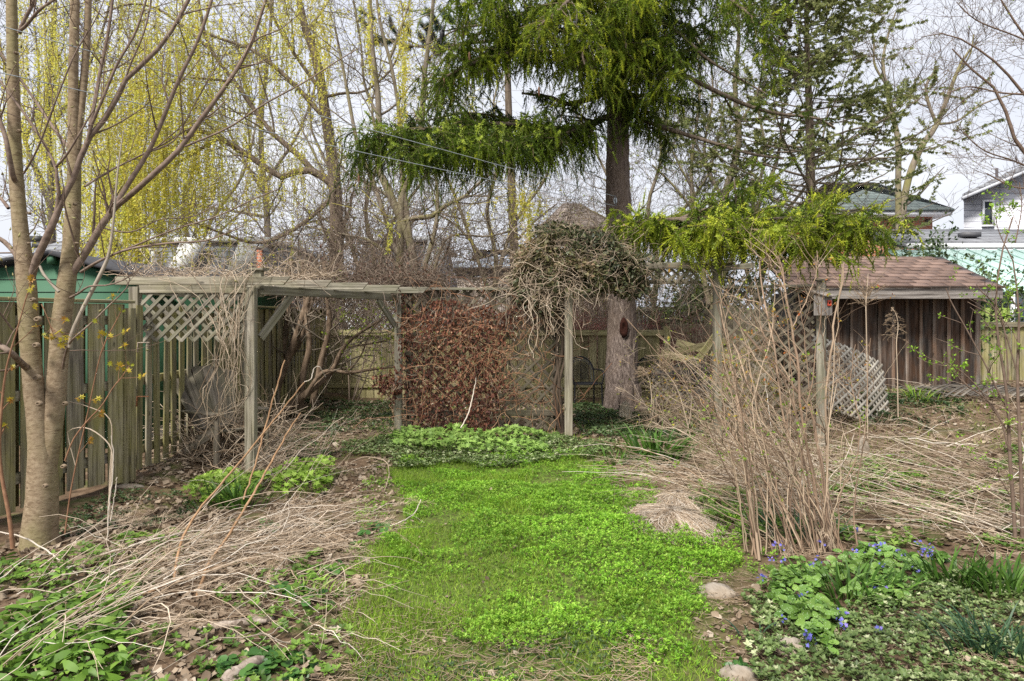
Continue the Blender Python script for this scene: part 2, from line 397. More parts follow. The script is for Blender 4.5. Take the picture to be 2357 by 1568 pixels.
# ---------------------------------------------------------------- the ground
def ground():
    xs = np.concatenate([np.linspace(-120, -9, 14), np.linspace(-8, 9, 125), np.linspace(10, 120, 14)])
    ys = np.concatenate([np.linspace(-30, .5, 6), np.linspace(1, 16, 125), np.linspace(17, 300, 20)])
    X, Y = np.meshgrid(xs, ys); Z = H(X, Y); v = np.stack([X, Y, Z], -1).reshape(-1, 3); nx = len(xs)
    i = np.arange(len(ys)-1)[:, None]*nx+np.arange(nx-1)[None]; f = np.stack([i, i+1, i+nx+1, i+nx], -1).reshape(-1, 4)
    lawn = inpoly(X, Y, wpoly(LAWN)).astype(float)
    # soften the mask
    for _ in range(3):
        q = lawn.copy(); q[1:-1, 1:-1] = (lawn[:-2, 1:-1]+lawn[2:, 1:-1]+lawn[1:-1, :-2]+lawn[1:-1, 2:]+lawn[1:-1, 1:-1])/5; lawn = q
    m, t, b = mat('garden soil and moss'); a = t.nodes.new('ShaderNodeAttribute'); a.attribute_name = 'rnd'
    c = coords(t, rnd=False); n1 = noise(t, c, 9, 7, .7)
    r1 = ramp(t, [(.035, .023, .015), (.12, .08, .05), (.24, .17, .115)], [.3, .52, .75]); t.links.new(n1, r1.inputs[0])
    n2 = noise(t, c, 2.4, 5, .6); r2 = ramp(t, [(0,)*3, (.55,)*3], [.5, .62]); t.links.new(n2, r2.inputs[0]); bw = t.nodes.new('ShaderNodeRGBToBW'); t.links.new(r2.outputs[0], bw.inputs[0])
    col = mixc(t, bw.outputs[0], r1.outputs[0], (.07, .10, .025))
    n3 = noise(t, c, 26, 4); r3 = ramp(t, [(.07, .055, .025), (.075, .12, .022), (.16, .22, .04)], [.32, .5, .7]); t.links.new(n3, r3.inputs[0])
    mu = t.nodes.new('ShaderNodeMath'); mu.operation = 'MULTIPLY'; mu.inputs[1].default_value = .85; t.links.new(a.outputs['Fac'], mu.inputs[0])
    col = mixc(t, mu.outputs[0], col, r3.outputs[0])
    t.links.new(col, b.inputs['Base Color']); b.inputs['Roughness'].default_value = .95; b.inputs['Specular IOR Level'].default_value = .1
    bump(t, b, n1, .9, .03)
    M3().add(v, f, lawn.ravel()).build('ground', m, smooth=True, origin=(0, 0, 0), kind='structure')
LAWN = [(900,1060),(1330,1040),(1400,1080),(1430,1150),(1480,1225),(1560,1225),(1700,1280),(1640,1350),(1600,1480),(1640,1568),(1640,1700),(860,1700),(830,1568),(810,1480),(850,1330),(890,1250),(935,1200),(905,1130)]
ground()

# ---------------------------------------------------------------- board fences on the left
XF = -3.78
def fence_near():
    t = empty('board_fence', (-4.2, 5.6, 0), 'weathered shadowbox board fence behind the twin trunked maple', 'fence')
    a = np.array([-4.52, 4.35]); b = np.array([-3.74, 6.66]); u = (b-a)/np.linalg.norm(b-a); n = np.array([u[1], -u[0]])
    Ln = np.linalg.norm(b-a); s = 0; rng = RN(5); zt = 1.785
    k = 0
    while s < Ln-.06:
        for side, off in ((1, .052), (-1, -.052)):
            ss = s+(.0 if side == 1 else .102)
            if ss > Ln-.02: continue
            p = a+u*ss+n*off; g = Hs(*p)
            wv = rng.uniform(.150, .165)
            board('board', (p[0], p[1], g+rng.uniform(.03, .09)), (p[0]+rng.normal()*.006, p[1]+rng.normal()*.006, zt-.012), wv, .019, (n[0], n[1], 0), M['fence' if rng.random() < .65 else 'fence_grey'], t)
        s += .204; k += 1
    for z in (.32, 1.0, 1.62):
        p, q = a-u*.1, b; board('rail', (p[0], p[1], z), (q[0], q[1], z), .085, .076, (n[0], n[1], 0), M['fence_grey'], t)
    board('cap_rail', (a[0], a[1], zt+.012), (b[0], b[1], zt+.012), .17, .03, (0, 0, 1), M['fence'], t)
    g = Hs(*b)
    board('post', (b[0]+.03, b[1]-.06, g-.2), (b[0]+.03, b[1]-.06, zt-.05), .1, .1, (0, -1, 0), M['fence'], t)
fence_near()
def fence_far():
    t = empty('board_fence', (XF, 10, 0), 'mossy open board fence running back from the pergola past the green shed', 'fence')
    rng = RN(6); y = 6.86; zt = 1.79
    while y < 13.7:
        g = Hs(XF, y)
        board('board', (XF+.03, y, g+rng.uniform(.02, .07)), (XF+.03+rng.normal()*.01, y+rng.normal()*.008, zt-.02+rng.normal()*.008), .105, .019, (1, 0, 0), M['fence' if rng.random() < .8 else 'fence_grey'], t)
        if y > 9.3:
            board('board', (XF-.05, y+.088, g+.04), (XF-.05, y+.088, zt-.02), .105, .019, (1, 0, 0), M['fence'], t)
        y += .178
    for z in (.3, 1.0, 1.66): board('rail', (XF-.012, 6.7, z), (XF-.012, 13.75, z), .085, .04, (1, 0, 0), M['fence'], t)
    for yy in (9.1, 11.4, 13.7): board('post', (XF-.06, yy, -.1), (XF-.06, yy, 1.8), .09, .09, (1, 0, 0), M['fence'], t)
    board('cap_rail', (XF, 9.3, zt+.01), (XF, 13.75, zt+.01), .14, .028, (0, 0, 1), M['fence'], t)
fence_far()
# back fence: one long run of vertical boards under a top rail
def fence_back():
    t = empty('board_fence', (-.4, 14.0, 0), 'low olive brown vertical board fence across the back of the garden', 'fence')
    rng = RN(7); x = -3.72; yb = 14.0
    while x < 3.1:
        z1 = 1.30+rng.normal()*.008
        board('board', (x, yb, -.02), (x+rng.normal()*.006, yb, z1), .15, .019, (0, -1, 0), M['back_fence'], t)
        x += .159+abs(rng.normal())*.006
    for (xa, xb) in ((-3.78, -1.3), (-1.3, 1.1), (1.1, 3.12)):
        board('rail', (xa, yb-.045, 1.33), (xb-.004, yb-.045, 1.33-.004), .115, .04, (0, -1, .1), M['back_fence'], t)
    for z in (.25,): board('rail', (-3.78, yb-.03, z), (3.1, yb-.03, z), .09, .035, (0, -1, 0), M['back_fence'], t)
    for x in (-3.7, -1.3, 1.1): board('post', (x, yb+.065, -.1), (x, yb+.065, 1.38), .09, .09, (0, -1, 0), M['back_fence'], t)
    board('post', (3.2, yb-.05, -.1), (3.16, yb-.05, 1.46), .13, .1, (0, -1, 0), M['fence'], t)
    # collapsed bay beyond
    t2 = empty('broken_fence_bay', (3.9, 13.8, 0), 'collapsed fence bay with loose leaning boards right of the spruce trunk', 'broken fence')
    for (xa, za, xb, zb, yy) in ((3.3, 1.15, 4.6, .75, 13.7), (3.25, .95, 4.9, 1.3, 13.6), (3.5, .55, 4.05, 1.32, 13.5), (3.9, .3, 3.35, 1.05, 13.55), (4.2, .2, 4.75, 1.2, 13.65), (2.9, .95, 3.6, .78, 13.3), (4.4, .1, 4.3, 1.15, 13.75), (4.62, .1, 4.7, 1.1, 13.8)):
        board('board', (xa, yy, za), (xb, yy+rng.normal()*.1, zb), .14, .02, (0, -1, rng.normal()*.2), M['back_fence' if rng.random() < .6 else 'fence_grey'], t2)
    t3 = empty('board_fence', (9, 13.9, 0), 'greenish grey board fence with nailed pickets right of the brown shed', 'fence')
    x = 4.9
    while x < 14:
        board('board', (x, 14.0, .1), (x+rng.normal()*.006, 14.0, 1.49 if x > 8 else 1.22), .14, .02, (0, -1, 0), M['fence'], t3); x += .155
    board('rail', (8.2, 13.95, 1.5), (14, 13.95, 1.5), .1, .05, (0, -1, 0), M['fence_grey'], t3)
    board('rail', (4.8, 13.95, 1.22), (8.1, 13.95, 1.22), .1, .05, (0, -1, 0), M['fence'], t3)
fence_back()

# ---------------------------------------------------------------- pergola on the left
def pergola():
    t = empty('pergola', (-3.0, 8.0, 0), 'weathered grey timber pergola with lattice screen left of the red creeper', 'pergola')
    A = P(578, 1100, 7.0); B = P(917, 1000, 9.6); Fp = P(306, 1000, 6.95); m = M['pergola']
    board('post', (A[0], 7.0, -.1), (A[0], 7.0, 1.95), .10, .095, (0, -1, 0), m, t)
    board('post', (A[0]+.03, 7.12, 1.86), (A[0]+.03, 7.12, 2.13), .09, .09, (0, -1, 0), m, t)
    board('post_cap', (A[0]-.04, 7.12, 2.145), (A[0]+.10, 7.12, 2.145), .14, .028, (0, 0, 1), m, t)
    board('post', (B[0], 9.6, -.1), (B[0], 9.6, 1.95), .1, .1, (0, -1, 0), M['lattice'], t)
    board('post', (Fp[0]+.005, 6.99, -.1), (Fp[0]+.005, 6.99, 1.96), .095, .09, (0, -1, 0), m, t)
    board('rail', (Fp[0]+.055, 6.98, 1.935), (A[0]-.055, 6.98, 1.935), .08, .035, (0, -1, 0), m, t)
    s = empty_part('lattice_screen', t, (Fp[0], 6.98, 1.4))
    lattice(s, (Fp[0]+.05, 6.985, 1.405), (1, 0, 0), (0, 0, 1), A[0]-Fp[0]-.10, .485, (0, -1, 0), M['lattice'], pitch=.092, sw=.034, st=.009, seed=1)
    board('beam', (A[0]+.06, 7.06, 1.93), (B[0]+.05, 9.72, 1.93), .095, .04, (.92, -.38, 0), m, t)
    board('brace', (A[0]+.055, 7.11, 1.43), (-2.43, 7.53, 1.885), .085, .035, (.92, -.38, 0), m, t)
    board('brace', (-1.63, 9.50, 1.53), (-1.79, 9.12, 1.885), .085, .035, (.92, -.38, 0), M['lattice'], t)
    for i, (xe, d) in enumerate(((661, 6.98), (757, 7.62), (841, 8.2), (916, 8.8), (979, 9.38))):
        board('rafter', (-4.05 if i == 0 else -4.0, d, 2.02), ((xe-1178)/FL*d, d, 2.02), .084, .035, (0, -1, 0), m if i < 2 else M['lattice'], t, slant=.07)
    board('rail', (Fp[0], 7.05, 1.93), (Fp[0], 9.7, 1.93), .09, .035, (1, 0, 0), m, t)
def empty_part(name, parent, loc):
    o = bpy.data.objects.new(name, None); return link(o, Matrix.Translation(Vector([float(q) for q in loc])), parent)
pergola()
# rusty brackets on the fence post
for i, (x, y, d, lb) in enumerate(((316, 788, 6.58, 'pale bracket spike on the fence post below the lattice'), (314, 912, 6.56, 'rusty iron bracket low on the fence post beside the pergola'))):
    p = P(x, y, d); q = M3(); q.prism([p+(0, 0, 0), p+(.125, -.02, .003), p+(.125, -.02, -.006), p+(.012, 0, -.01), p+(.006, -.002, -.10), p+(-.006, -.002, -.10)], p0=None, dirv=(0, .012, 0))
    q.build('bracket', plain('rust %d' % i, (.26, .11, .05) if i else (.42, .34, .27), .8, var=.4, sc=40), label=lb, cat='bracket')

# ---------------------------------------------------------------- trellis screens in the middle and on the right
M['lattice_mid'] = woodmat('brown grey lattice wood', (.09, .075, .058), (.22, .19, .15), (.13, .13, .06), .35)
def trellis():
    t = empty('trellis', P(1110, 1000, 9.6)*np.array([1, 1, 0]), 'lattice trellis between two posts buried under dead red creeper', 'trellis')
    x0, x1 = P(930, 0, 9.6)[0], P(1298, 0, 9.5)[0]
    board('post', (P(1308, 0, 9.3)[0], 9.3, -.1), (P(1308, 0, 9.3)[0], 9.3, 2.0), .105, .1, (0, -1, 0), M['pergola'], t)
    board('rail', (x0, 9.62, 2.045), (x1, 9.62, 2.045), .14, .035, (0, 0, 1), M['lattice'], t)
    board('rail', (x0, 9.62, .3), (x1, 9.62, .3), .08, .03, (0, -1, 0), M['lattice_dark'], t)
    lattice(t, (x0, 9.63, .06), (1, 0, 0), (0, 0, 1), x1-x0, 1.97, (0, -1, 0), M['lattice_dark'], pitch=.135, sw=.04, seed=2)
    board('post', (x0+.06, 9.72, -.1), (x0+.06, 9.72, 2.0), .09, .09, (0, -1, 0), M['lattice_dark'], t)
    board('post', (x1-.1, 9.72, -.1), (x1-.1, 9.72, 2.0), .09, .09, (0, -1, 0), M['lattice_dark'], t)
    # header over the gateway
    t = empty('garden_arch', P(1560, 1000, 9.4)*np.array([1, 1, 0]), 'timber gateway header with lattice infill right of the spruce trunk', 'arch')
    a = P(1420, 0, 9.4)[0]; b = P(1690, 0, 9.4)[0]
    board('beam', (P(1330, 0, 9.4)[0], 9.4, P(0, 612, 9.4)[2]), (b, 9.4, P(0, 612, 9.4)[2]), .085, .04, (0, -1, 0), M['pergola'], t)
    board('rail', (P(1345, 0, 9.5)[0], 9.5, P(0, 650, 9.5)[2]), (P(1606, 0, 9.5)[0], 9.5, P(0, 650, 9.5)[2]), .05, .03, (0, -1, 0), M['pergola'], t)
    z0 = P(0, 650, 9.5)[2]; z1 = P(0, 620, 9.5)[2]
    lattice(t, (P(1345, 0, 9.5)[0], 9.45, z0), (1, 0, 0), (0, 0, 1), P(1606, 0, 9.5)[0]-P(1345, 0, 9.5)[0], z1-z0, (0, -1, 0), M['pergola'], pitch=.085, sw=.034, seed=3)
    board('post', (P(1650, 0, 9.3)[0], 9.3, -.1), (P(1650, 0, 9.3)[0], 9.3, 2.3), .10, .1, (0, -1, 0), M['lattice'], t)
    board('rail', (P(1640, 0, 9.3)[0], 9.36, 2.3), (P(1690, 0, 9.3)[0], 8.6, 2.3), .07, .04, (1, 0, 0), M['lattice'], t)
    # right screen, running forward to the birdhouse post
    t = empty('trellis', P(1770, 1000, 8.8)*np.array([1, 1, 0]), 'bare lattice trellis behind the thorny shrub beside the birdhouse post', 'trellis')
    A = np.array([P(1655, 0, 9.3)[0], 9.25, 0]); B = np.array([P(1884, 0, 8.6)[0], 8.6, 0]); u = (B-A)/np.linalg.norm(B-A); n = np.array([u[1], -u[0], 0])
    Ln = np.linalg.norm(B-A)
    board('post', (B[0]+.03, B[1], -.1), (B[0]+.03, B[1], 2.10), .105, .1, n, M['lattice'], t)
    board('post_cap', (B[0]-.05, B[1], 2.12), (B[0]+.11, B[1], 2.12), .15, .03, (0, 0, 1), M['lattice'], t)
    board('rail', A+(0, 0, 2.05)+u*.05, B+(0, 0, 2.05)-u*.05, .13, .03, (0, 0, 1), M['lattice'], t)
    lattice(t, A+u*.06+(0, 0, .15), u, (0, 0, 1), Ln-.12, 1.86, n, M['lattice_mid'], pitch=.115, sw=.036, seed=4)
trellis()
def birdhouse():
    c = P(1893, 702, 8.45); t = empty('birdhouse', c-np.array([0, 0, .14]), 'small grey wooden birdhouse with red entrance plate on the post', 'birdhouse')
    m = M['barn_grey']; Rz = Matrix.Rotation(rad(28), 3, 'Z')
    def tr(p): return Vector(c)+Rz @ Vector(p)
    def bd(name, a, b, w_, t_, f, mm=m): board(name, tr(a), tr(b), w_, t_, Rz @ Vector(f), mm, t)
    bd('front_panel', (0, -.07, -.13), (0, -.07, .10), .15, .014, (0, -1, 0)); bd('back_panel', (0, .07, -.13), (0, .07, .15), .15, .014, (0, 1, 0))
    bd('side_panel', (-.08, 0, -.13), (-.08, 0, .12), .13, .014, (-1, 0, 0)); bd('side_panel', (.08, 0, -.13), (.08, 0, .12), .13, .014, (1, 0, 0))
    bd('floor_panel', (-.07, 0, -.13), (.07, 0, -.13), .12, .012, (0, 0, 1)); bd('roof', (0, -.125, .105), (0, .11, .175), .215, .016, (0, -.3, 1))
    pl_ = plain('red paint', (.55, .06, .02), .5); q = M3(); ring = []
    n = 16
    for i in range(n):
        a = 2*PI*i/n; sx, sz = math.cos(a), math.sin(a); k = .036/max(abs(sx), abs(sz)); ring.append((sx*k, sz*k, sx*.017, sz*.017))
    v = []
    for yy in (-.079, -.086):
        v += [tr((r[0]+.015, yy, r[1]+.02)) for r in ring]+[tr((r[2]+.015, yy, r[3]+.02)) for r in ring]
    f = []
    for i in range(n):
        j = (i+1) % n; f += [[2*n+i, 2*n+j, 3*n+j, 3*n+i], [i, j, 2*n+j, 2*n+i], [n+j, n+i, 3*n+i, 3*n+j]]
    q.add([list(x) for x in v], f).build('entrance_plate', pl_, t)
    q = M3(); q.add([list(tr((.015+.0175*math.cos(2*PI*i/12), -.0785, .02+.0175*math.sin(2*PI*i/12)))) for i in range(12)], [list(range(12))]); q.build('entrance_hole', plain('dark hole', (.01, .008, .006), .9), t)
birdhouse()

# ---------------------------------------------------------------- brown shed on the right
def brown_shed():
    t = empty('garden_shed', (6.6, 12.6, .3), 'lean-to garden shed with brown shingle roof and dark board walls', 'shed')
    ye, ze, yt, zt_ = 11.6, 2.17, 13.25, 2.81; xl, xr = 4.75, 8.36
    Lr = math.hypot(yt-ye, zt_-ze); ur = np.array([0, yt-ye, zt_-ze])/Lr; nr = np.array([0, -ur[2], ur[1]])
    roof = M3(); o = np.array([xl, ye, ze])
    roof.prism([o, o+(xr-xl, 0, 0), o+(xr-xl, 0, 0)+ur*Lr, o+ur*Lr], None, -nr*.03); rf = roof.build('roof', plain('roof felt', (.05, .035, .03)), t)
    sh = leafmat('brown shingle', [(.15, .10, .08), (.27, .185, .15), (.21, .14, .112)], .9, 0, vary=.35)
    rows = 10; ex = Lr/rows; rng = RN(11)
    prot = []
    for k in range(6):
        q = M3(); w_ = .291; e = .0; z = .006+.004*k*.4
        jit = rng.uniform(-.006, .006, 4)
        q.add([[0, jit[0], z+.004], [w_, jit[1], z+.004], [w_, ex*1.25, .004], [0, ex*1.25, .004], [0, jit[0], z-.006], [w_, jit[1], z-.006], [w_, ex*1.25, 0], [0, ex*1.25, 0]],
              [[0, 1, 2, 3], [4, 7, 6, 5], [0, 4, 5, 1], [1, 5, 6, 2], [3, 2, 6, 7], [0, 3, 7, 4]], rng.random())
        ob = q.build('tmp', sh, origin=(0, 0, 0)); prot.append(ob.data); del W[ob.name]; bpy.data.objects.remove(ob)
    Rm = Matrix(((1, 0, 0), tuple(ur), tuple(nr))).transposed().to_4x4()
    for r_ in range(rows):
        x = xl-.02-(r_ % 2)*.15
        while x < xr:
            if x+.291 > xr+.06: break
            if x >= xl-.02:
                ob = bpy.data.objects.new('shingle', prot[rng.integers(0, 6)])
                p = o+ur*(r_*ex-.02)+nr*.004; link(ob, Matrix.Translation(Vector((x, p[1], p[2]+rng.uniform(0, .004)))) @ Rm, rf)
            x += .298
        # fill the last part tile
    board('drip_edge', (xl, ye-.03, ze-.012), (xr+.02, ye-.03, ze-.012), .022, .018, (0, -1, 0), M['barn'], t)
    board('fascia_board', (5.3, ye+.02, ze-.115), (xr-.02, ye+.02, ze-.115), .19, .04, (0, -1, 0), M['barn_grey'], t)
    # siding
    x = 5.05; yw = 12.15; k = 0
    while x < 8.22:
        wd = rng.uniform(.235, .255)
        board('wall_board', (x+wd/2, yw, .1), (x+wd/2, yw+rng.normal()*.003, 2.0), wd-.004, .022, (0, -1, 0), M['barn'], t)
        board('batten', (x+wd, yw-.026, .12), (x+wd+rng.normal()*.006, yw-.026, 1.98), rng.uniform(.05, .075), .018, (0, -1, 0), M['barn_b'], t)
        x += wd+.004
    board('corner_post', (8.26, yw-.03, .1), (8.26, yw-.03, 2.0), .09, .05, (0, -1, 0), M['barn_b'], t)
    for yy in (12.4, 12.65, 12.9, 13.1):
        board('wall_board', (8.27, yy, .1), (8.27, yy, 2.2), .24, .02, (1, 0, 0), M['barn'], t)
    board('rafter', (8.3, 11.65, 2.06), (8.3, 13.2, 2.66), .12, .04, (1, 0, 0), M['barn_grey'], t)
    q = M3(); q.box((6.65, 12.75, 1.1), (3.1, 1.0, 2.0)); q.build('inner_wall', plain('inner dark wall', (.03, .025, .02)), t)
M['barn_b'] = woodmat('grey brown batten', (.09, .075, .06), (.25, .22, .19), (.30, .13, .05), .35, grain=16)
brown_shed()

# fallen, bowed lattice sheet leaning in front of the shed
def fallen_lattice(label, o, u, v_, Wd, Ht, bow, m, seed, pitch=.115, skip=0.08):
    rng = RN(seed); o = np.array(o, float); u = np.array(u, float); v_ = np.array(v_, float); n = nrm(np.cross(u, v_))
    t = empty('fallen_lattice', o, label, 'lattice')
    def at(a, b): return o+u*a+v_*b+n*bow*math.sin(PI*min(1, max(0, a/Wd)))+n*bow*.4*math.sin(PI*b/Ht)
    for s in (1, -1):
        k = -Ht
        while k < Wd+Ht:
            k += pitch
            if rng.random() < skip: continue
            lo = max(0, -k) if s == 1 else max(0, k-Wd); hi = min(Ht, Wd-k) if s == 1 else min(Ht, k)
            if hi-lo < .08: continue
            b = np.linspace(lo, hi, 7); pts = np.array([at(k+s*q, q) for q in b])+n*.006*s
            T = nrm(np.gradient(pts, axis=0)); Bn = nrm(np.cross(T, n)); w_ = .018; q = M3(); vv = []
            for i in range(7):
                for c_ in ((-1, -1), (1, -1), (1, 1), (-1, 1)): vv.append(pts[i]+Bn[i]*w_*c_[0]+n*.004*c_[1])
            ff = [[4*i+j, 4*i+(j+1) % 4, 4*i+4+(j+1) % 4, 4*i+4+j] for i in range(6) for j in range(4)]+[[3, 2, 1, 0], [24, 25, 26, 27]]
            q.add(vv, ff, rng.random()).build('slat', m, t)
lm = leafmat('bleached lath', [(.33, .29, .225), (.52, .47, .38), (.62, .58, .49)], .9, 0, vary=.35); lm2 = leafmat('dark grey lath', [(.07, .06, .05), (.13, .115, .095), (.2, .175, .14)], .9, 0, vary=.35)
fallen_lattice('bowed sheet of bleached lattice fallen against the brown shed', P(1880, 935, 9.5), nrm(np.array([1.0, .30, -.36])), nrm(np.array([.10, .42, 1.0])), 1.35, 1.08, .06, lm, 21, .115, .12)
fallen_lattice('dark lattice scrap lying behind the table under the spruce', P(1500, 930, 11.9), nrm(np.array([1, .1, -.05])), nrm(np.array([.1, .4, 1.])), 1.05, .75, .05, lm2, 22, .12, .15)
fallen_lattice('grey lattice sheet fallen flat on the mound by the shed corner', (6.3, 10.6, Hs(6.3, 10.6)+.03), nrm(np.array([1, -.1, -.02])), nrm(np.array([.1, 1, .12])), 2.6, .8, .08, lm2, 23, .12, .3)

# ---------------------------------------------------------------- green shed behind the left fence
def green_shed():
    t = empty('garden_shed', (-6, 8.5, 0), 'dark green shed with black gabled roof behind the left fence', 'shed')
    g = plain('dark green paint', (.03, .105, .052), .7, var=.12, sc=3)
    yf = 8.15; xa, xb = -7.7, -4.35; xm = P(128, 0, yf)[0]; zr = P(0, 588, yf)[2]; ze = P(0, 648, yf)[2]
    q = M3(); q.prism([(xa, yf, 0), (xb, yf, 0), (xb, yf, ze-.03), (xm, yf, zr-.04), (xa, yf, ze-.1)], None, (0, 5.2, 0)); wl = q.build('wall', g, t)
    for z in (1.95, 2.1, 2.25):
        q = M3(); q.box(((xa+xb)/2, yf-.004, z), (xb-xa-.3 if z < 2.1 else (1.8 if z < 2.2 else .8), .006, .006)); q.build('siding_joint', plain('joint', (.01, .03, .02)), wl)
    bl = plain('black roof felt', (.028, .028, .032), .85, sc=14, var=.4)
    for sx, xe, ze_ in ((-1, xa-.25, ze-.13), (1, xb+.35, ze-.085)):
        q = M3(); q.prism([(xm, yf-.12, zr), (xe, yf-.12, ze_), (xe, yf-.12, ze_+.05), (xm, yf-.12, zr+.05)], None, (0, 5.5, 0)); q.build('roof', bl, t)
    q = M3(); q.box((xm, yf-.05, zr-.06), (.07, .1, .10)); q.build('ridge_block', g, t)
    # lower plinth and pale skirting seen between the boards
    q = M3(); q.box((xb+.003, 10.7, .16), (.02, 4.9, .3)); q.build('plinth', plain('concrete plinth', (.35, .33, .29)), t)
green_shed()
q = M3(); p = (-4.15, 8.9)
q.box((p[0], p[1], .62), (.05, .25, .06)); q.box((p[0], p[1]+.15, .35), (.04, .04, .7)); q.box((p[0], p[1]-.15, .42), (.04, .04, .84)); q.box((p[0]+.02, p[1], .9), (.04, .5, .05))
q.build('teal_frame', plain('teal paint', (.02, .22, .26), .5), label='teal painted frame glimpsed through the fence boards by the green shed', cat='frame')
# ---------------------------------------------------------------- houses beyond the garden
white = plain('white trim', (.72, .73, .74), .5, var=.06); dglass = plain('dark window glass', (.04, .05, .06), .08, var=.3, sc=2, b_=0)
def window(parent, x, z, w_, h_, y, fr=white, th=.07, bars=1, face=-1):
    fm = M3(); fm.box((x, y, z+h_/2-th/2), (w_, .08, th)); fm.box((x, y, z-h_/2+th/2), (w_, .08, th))
    fm.box((x-w_/2+th/2, y, z), (th, .078, h_-2*th)); fm.box((x+w_/2-th/2, y, z), (th, .078, h_-2*th))
    for i in range(bars): fm.box((x-w_/2+(i+1)*w_/(bars+1), y, z), (th*.6, .07, h_-2*th))
    f = fm.build('window', fr, parent, origin=(x, y, z)); g = M3(); g.box((x, y+.01, z), (w_-2*th, .02, h_-2*th)); g.build('pane', dglass, f); return f
def pxw(x, d): return (x-1178)/FL*d
def pxz(y, d): return EYE-(y-730)/FL*d
def gable(parent, name, m, xa, xb, ya, yb, z0, z1, along='x', over=.3, th=.12):
    """pitched roof; ridge runs along x or y"""
    if along == 'x':
        ym = (ya+yb)/2
        q = M3(); q.prism([(xa-over, ya-over, z0), (xa-over, ym, z1), (xa-over, ym, z1-th*1.3), (xa-over, ya-over, z0-th)], None, (xb-xa+2*over, 0, 0)); q.build(name, m, parent)
        q = M3(); q.prism([(xa-over, yb+over, z0), (xa-over, ym, z1), (xa-over, ym, z1-th*1.3), (xa-over, yb+over, z0-th)], None, (xb-xa+2*over, 0, 0)); q.build(name, m, parent)
def hip(parent, name, m, xa, xb, ya, yb, z0, z1, over=.4, ins=None, th=.1):
    xa -= over; xb += over; ya -= over; yb += over; ym = (ya+yb)/2; ins = ins if ins is not None else (yb-ya)/2
    v = [(xa, ya, z0), (xb, ya, z0), (xb, yb, z0), (xa, yb, z0), (xa+ins, ym, z1), (xb-ins, ym, z1), (xa, ya, z0-th), (xb, ya, z0-th), (xb, yb, z0-th), (xa, yb, z0-th)]
    q = M3(); q.add(v, [[0, 1, 5, 4], [2, 3, 4, 5], [0, 6, 7, 1], [1, 7, 8, 2], [2, 8, 9, 3], [3, 9, 6, 0], [9, 8, 7, 6]]); q.f.append(np.array([[1, 2, 5], [3, 0, 4]], np.int32)); return q.build(name, m, parent)
grey_sh = rowsmat('grey shingle courses', (.18, .185, .20), (.25, .26, .275), (.35, .17), (.10, .10, .11), .02)
grey_sh2 = rowsmat('green grey shingle courses', (.10, .13, .12), (.15, .18, .165), (.35, .17), (.06, .07, .07), .02)
brick = rowsmat('orange brick', (.42, .12, .055), (.50, .17, .08), (.23, .078), (.35, .25, .2), .012)
clap_w = rowsmat('white clapboard', (.66, .67, .72), (.70, .70, .74), (8, .2), (.36, .37, .42), .016, off=0)
clap_b = rowsmat('beige brick wall', (.33, .28, .24), (.38, .32, .27), (.24, .085), (.30, .26, .23), .01)
# left grey roof
t = empty('house', (-14, 23, 0), 'house with grey shingle roof and roof vents above the green shed', 'house')
xa, xb = pxw(-60, 22), pxw(300, 22)
q = M3(); q.box(((xa+xb)/2, 24.5, 1.4), (xb-xa, 5, 2.8)); q.build('wall', clap_w, t)
hip(t, 'roof', grey_sh, xa, xb, 22, 27, 3.1, pxz(527, 24.5), ins=3.2)
for x, y in ((92, 560), (88, 545)):
    q = M3(); q.box((pxw(x, 23.3), 23.3, pxz(y+6, 23.3)), (.35, .3, .2)); q.build('roof_vent', plain('vent black', (.03, .03, .03)), t)
# mansard house
def mansard(label, x0, x1, d, ytop, ybot, dorm, win):
    t = empty('house', (pxw((x0+x1)/2, d), d, 0), label, 'house'); X0, X1 = pxw(x0, d), pxw(x1, d); zt, zb = pxz(ytop, d), pxz(ybot, d)
    q = M3(); q.box(((X0+X1)/2, d+3, zb/2), (X1-X0, 5, zb)); q.build('wall', clap_w, t)
    q = M3(); q.add([(X0-.3, d-.4, zb), (X1+.3, d-.4, zb), (X1, d+.25, zt), (X0, d+.25, zt), (X0, d+5.5, zt), (X1, d+5.5, zt), (X0-.3, d+6, zb), (X1+.3, d+6, zb)],
                    [[0, 1, 2, 3], [1, 7, 5, 2], [7, 6, 4, 5], [6, 0, 3, 4], [3, 2, 5, 4]]); q.build('roof', grey_sh, t)
    q = M3(); q.box(((X0+X1)/2, d+3.12, zt+.06), (X1-X0+.5, 6, .15)); q.build('roof_edge', white, t)
    for x in dorm:
        X = pxw(x, d-.5); q = M3()
        q.prism([(X-.32, d-.75, zb), (X+.22, d-.75, zb), (X+.62, d-.35, zt-.02), (X-.02, d-.35, zt-.02)], None, (0, .3, 0)); q.build('dormer_cheek', white, t)
    for x, w_ in win: window(t, pxw(x, d-.4), (zb+zt)/2-.1, w_, .8, d-.45)
mansard('house with white edged mansard roof behind the pergola', 300, 606, 20, 556, 645, (412, 548), ((335, .55),))
mansard('second mansard roofed house seen between the bare trunks', 835, 1000, 22, 554, 660, (985,), ())
t = empty('chimney', (pxw(598, 16.5), 16.5, 0), 'narrow orange brick chimney above the pergola post', 'chimney')
q = M3(); q.box((pxw(598, 16.5), 16.5, 1.7), (.11, .11, 3.2)); q.build('stack', brick, t); q = M3(); q.box((pxw(598, 16.5), 16.5, 3.32), (.15, .15, .05)); q.build('cap', plain('cap', (.3, .28, .26)), t)
t = empty('brick_wall', (pxw(618, 15.2), 15.2, 0), 'orange brick wall seen through the lattice beyond the fence', 'wall')
q = M3(); q.box((pxw(622, 15.2), 15.2, 1.05), (.62, .3, 2.1)); q.build('wall', brick, t)
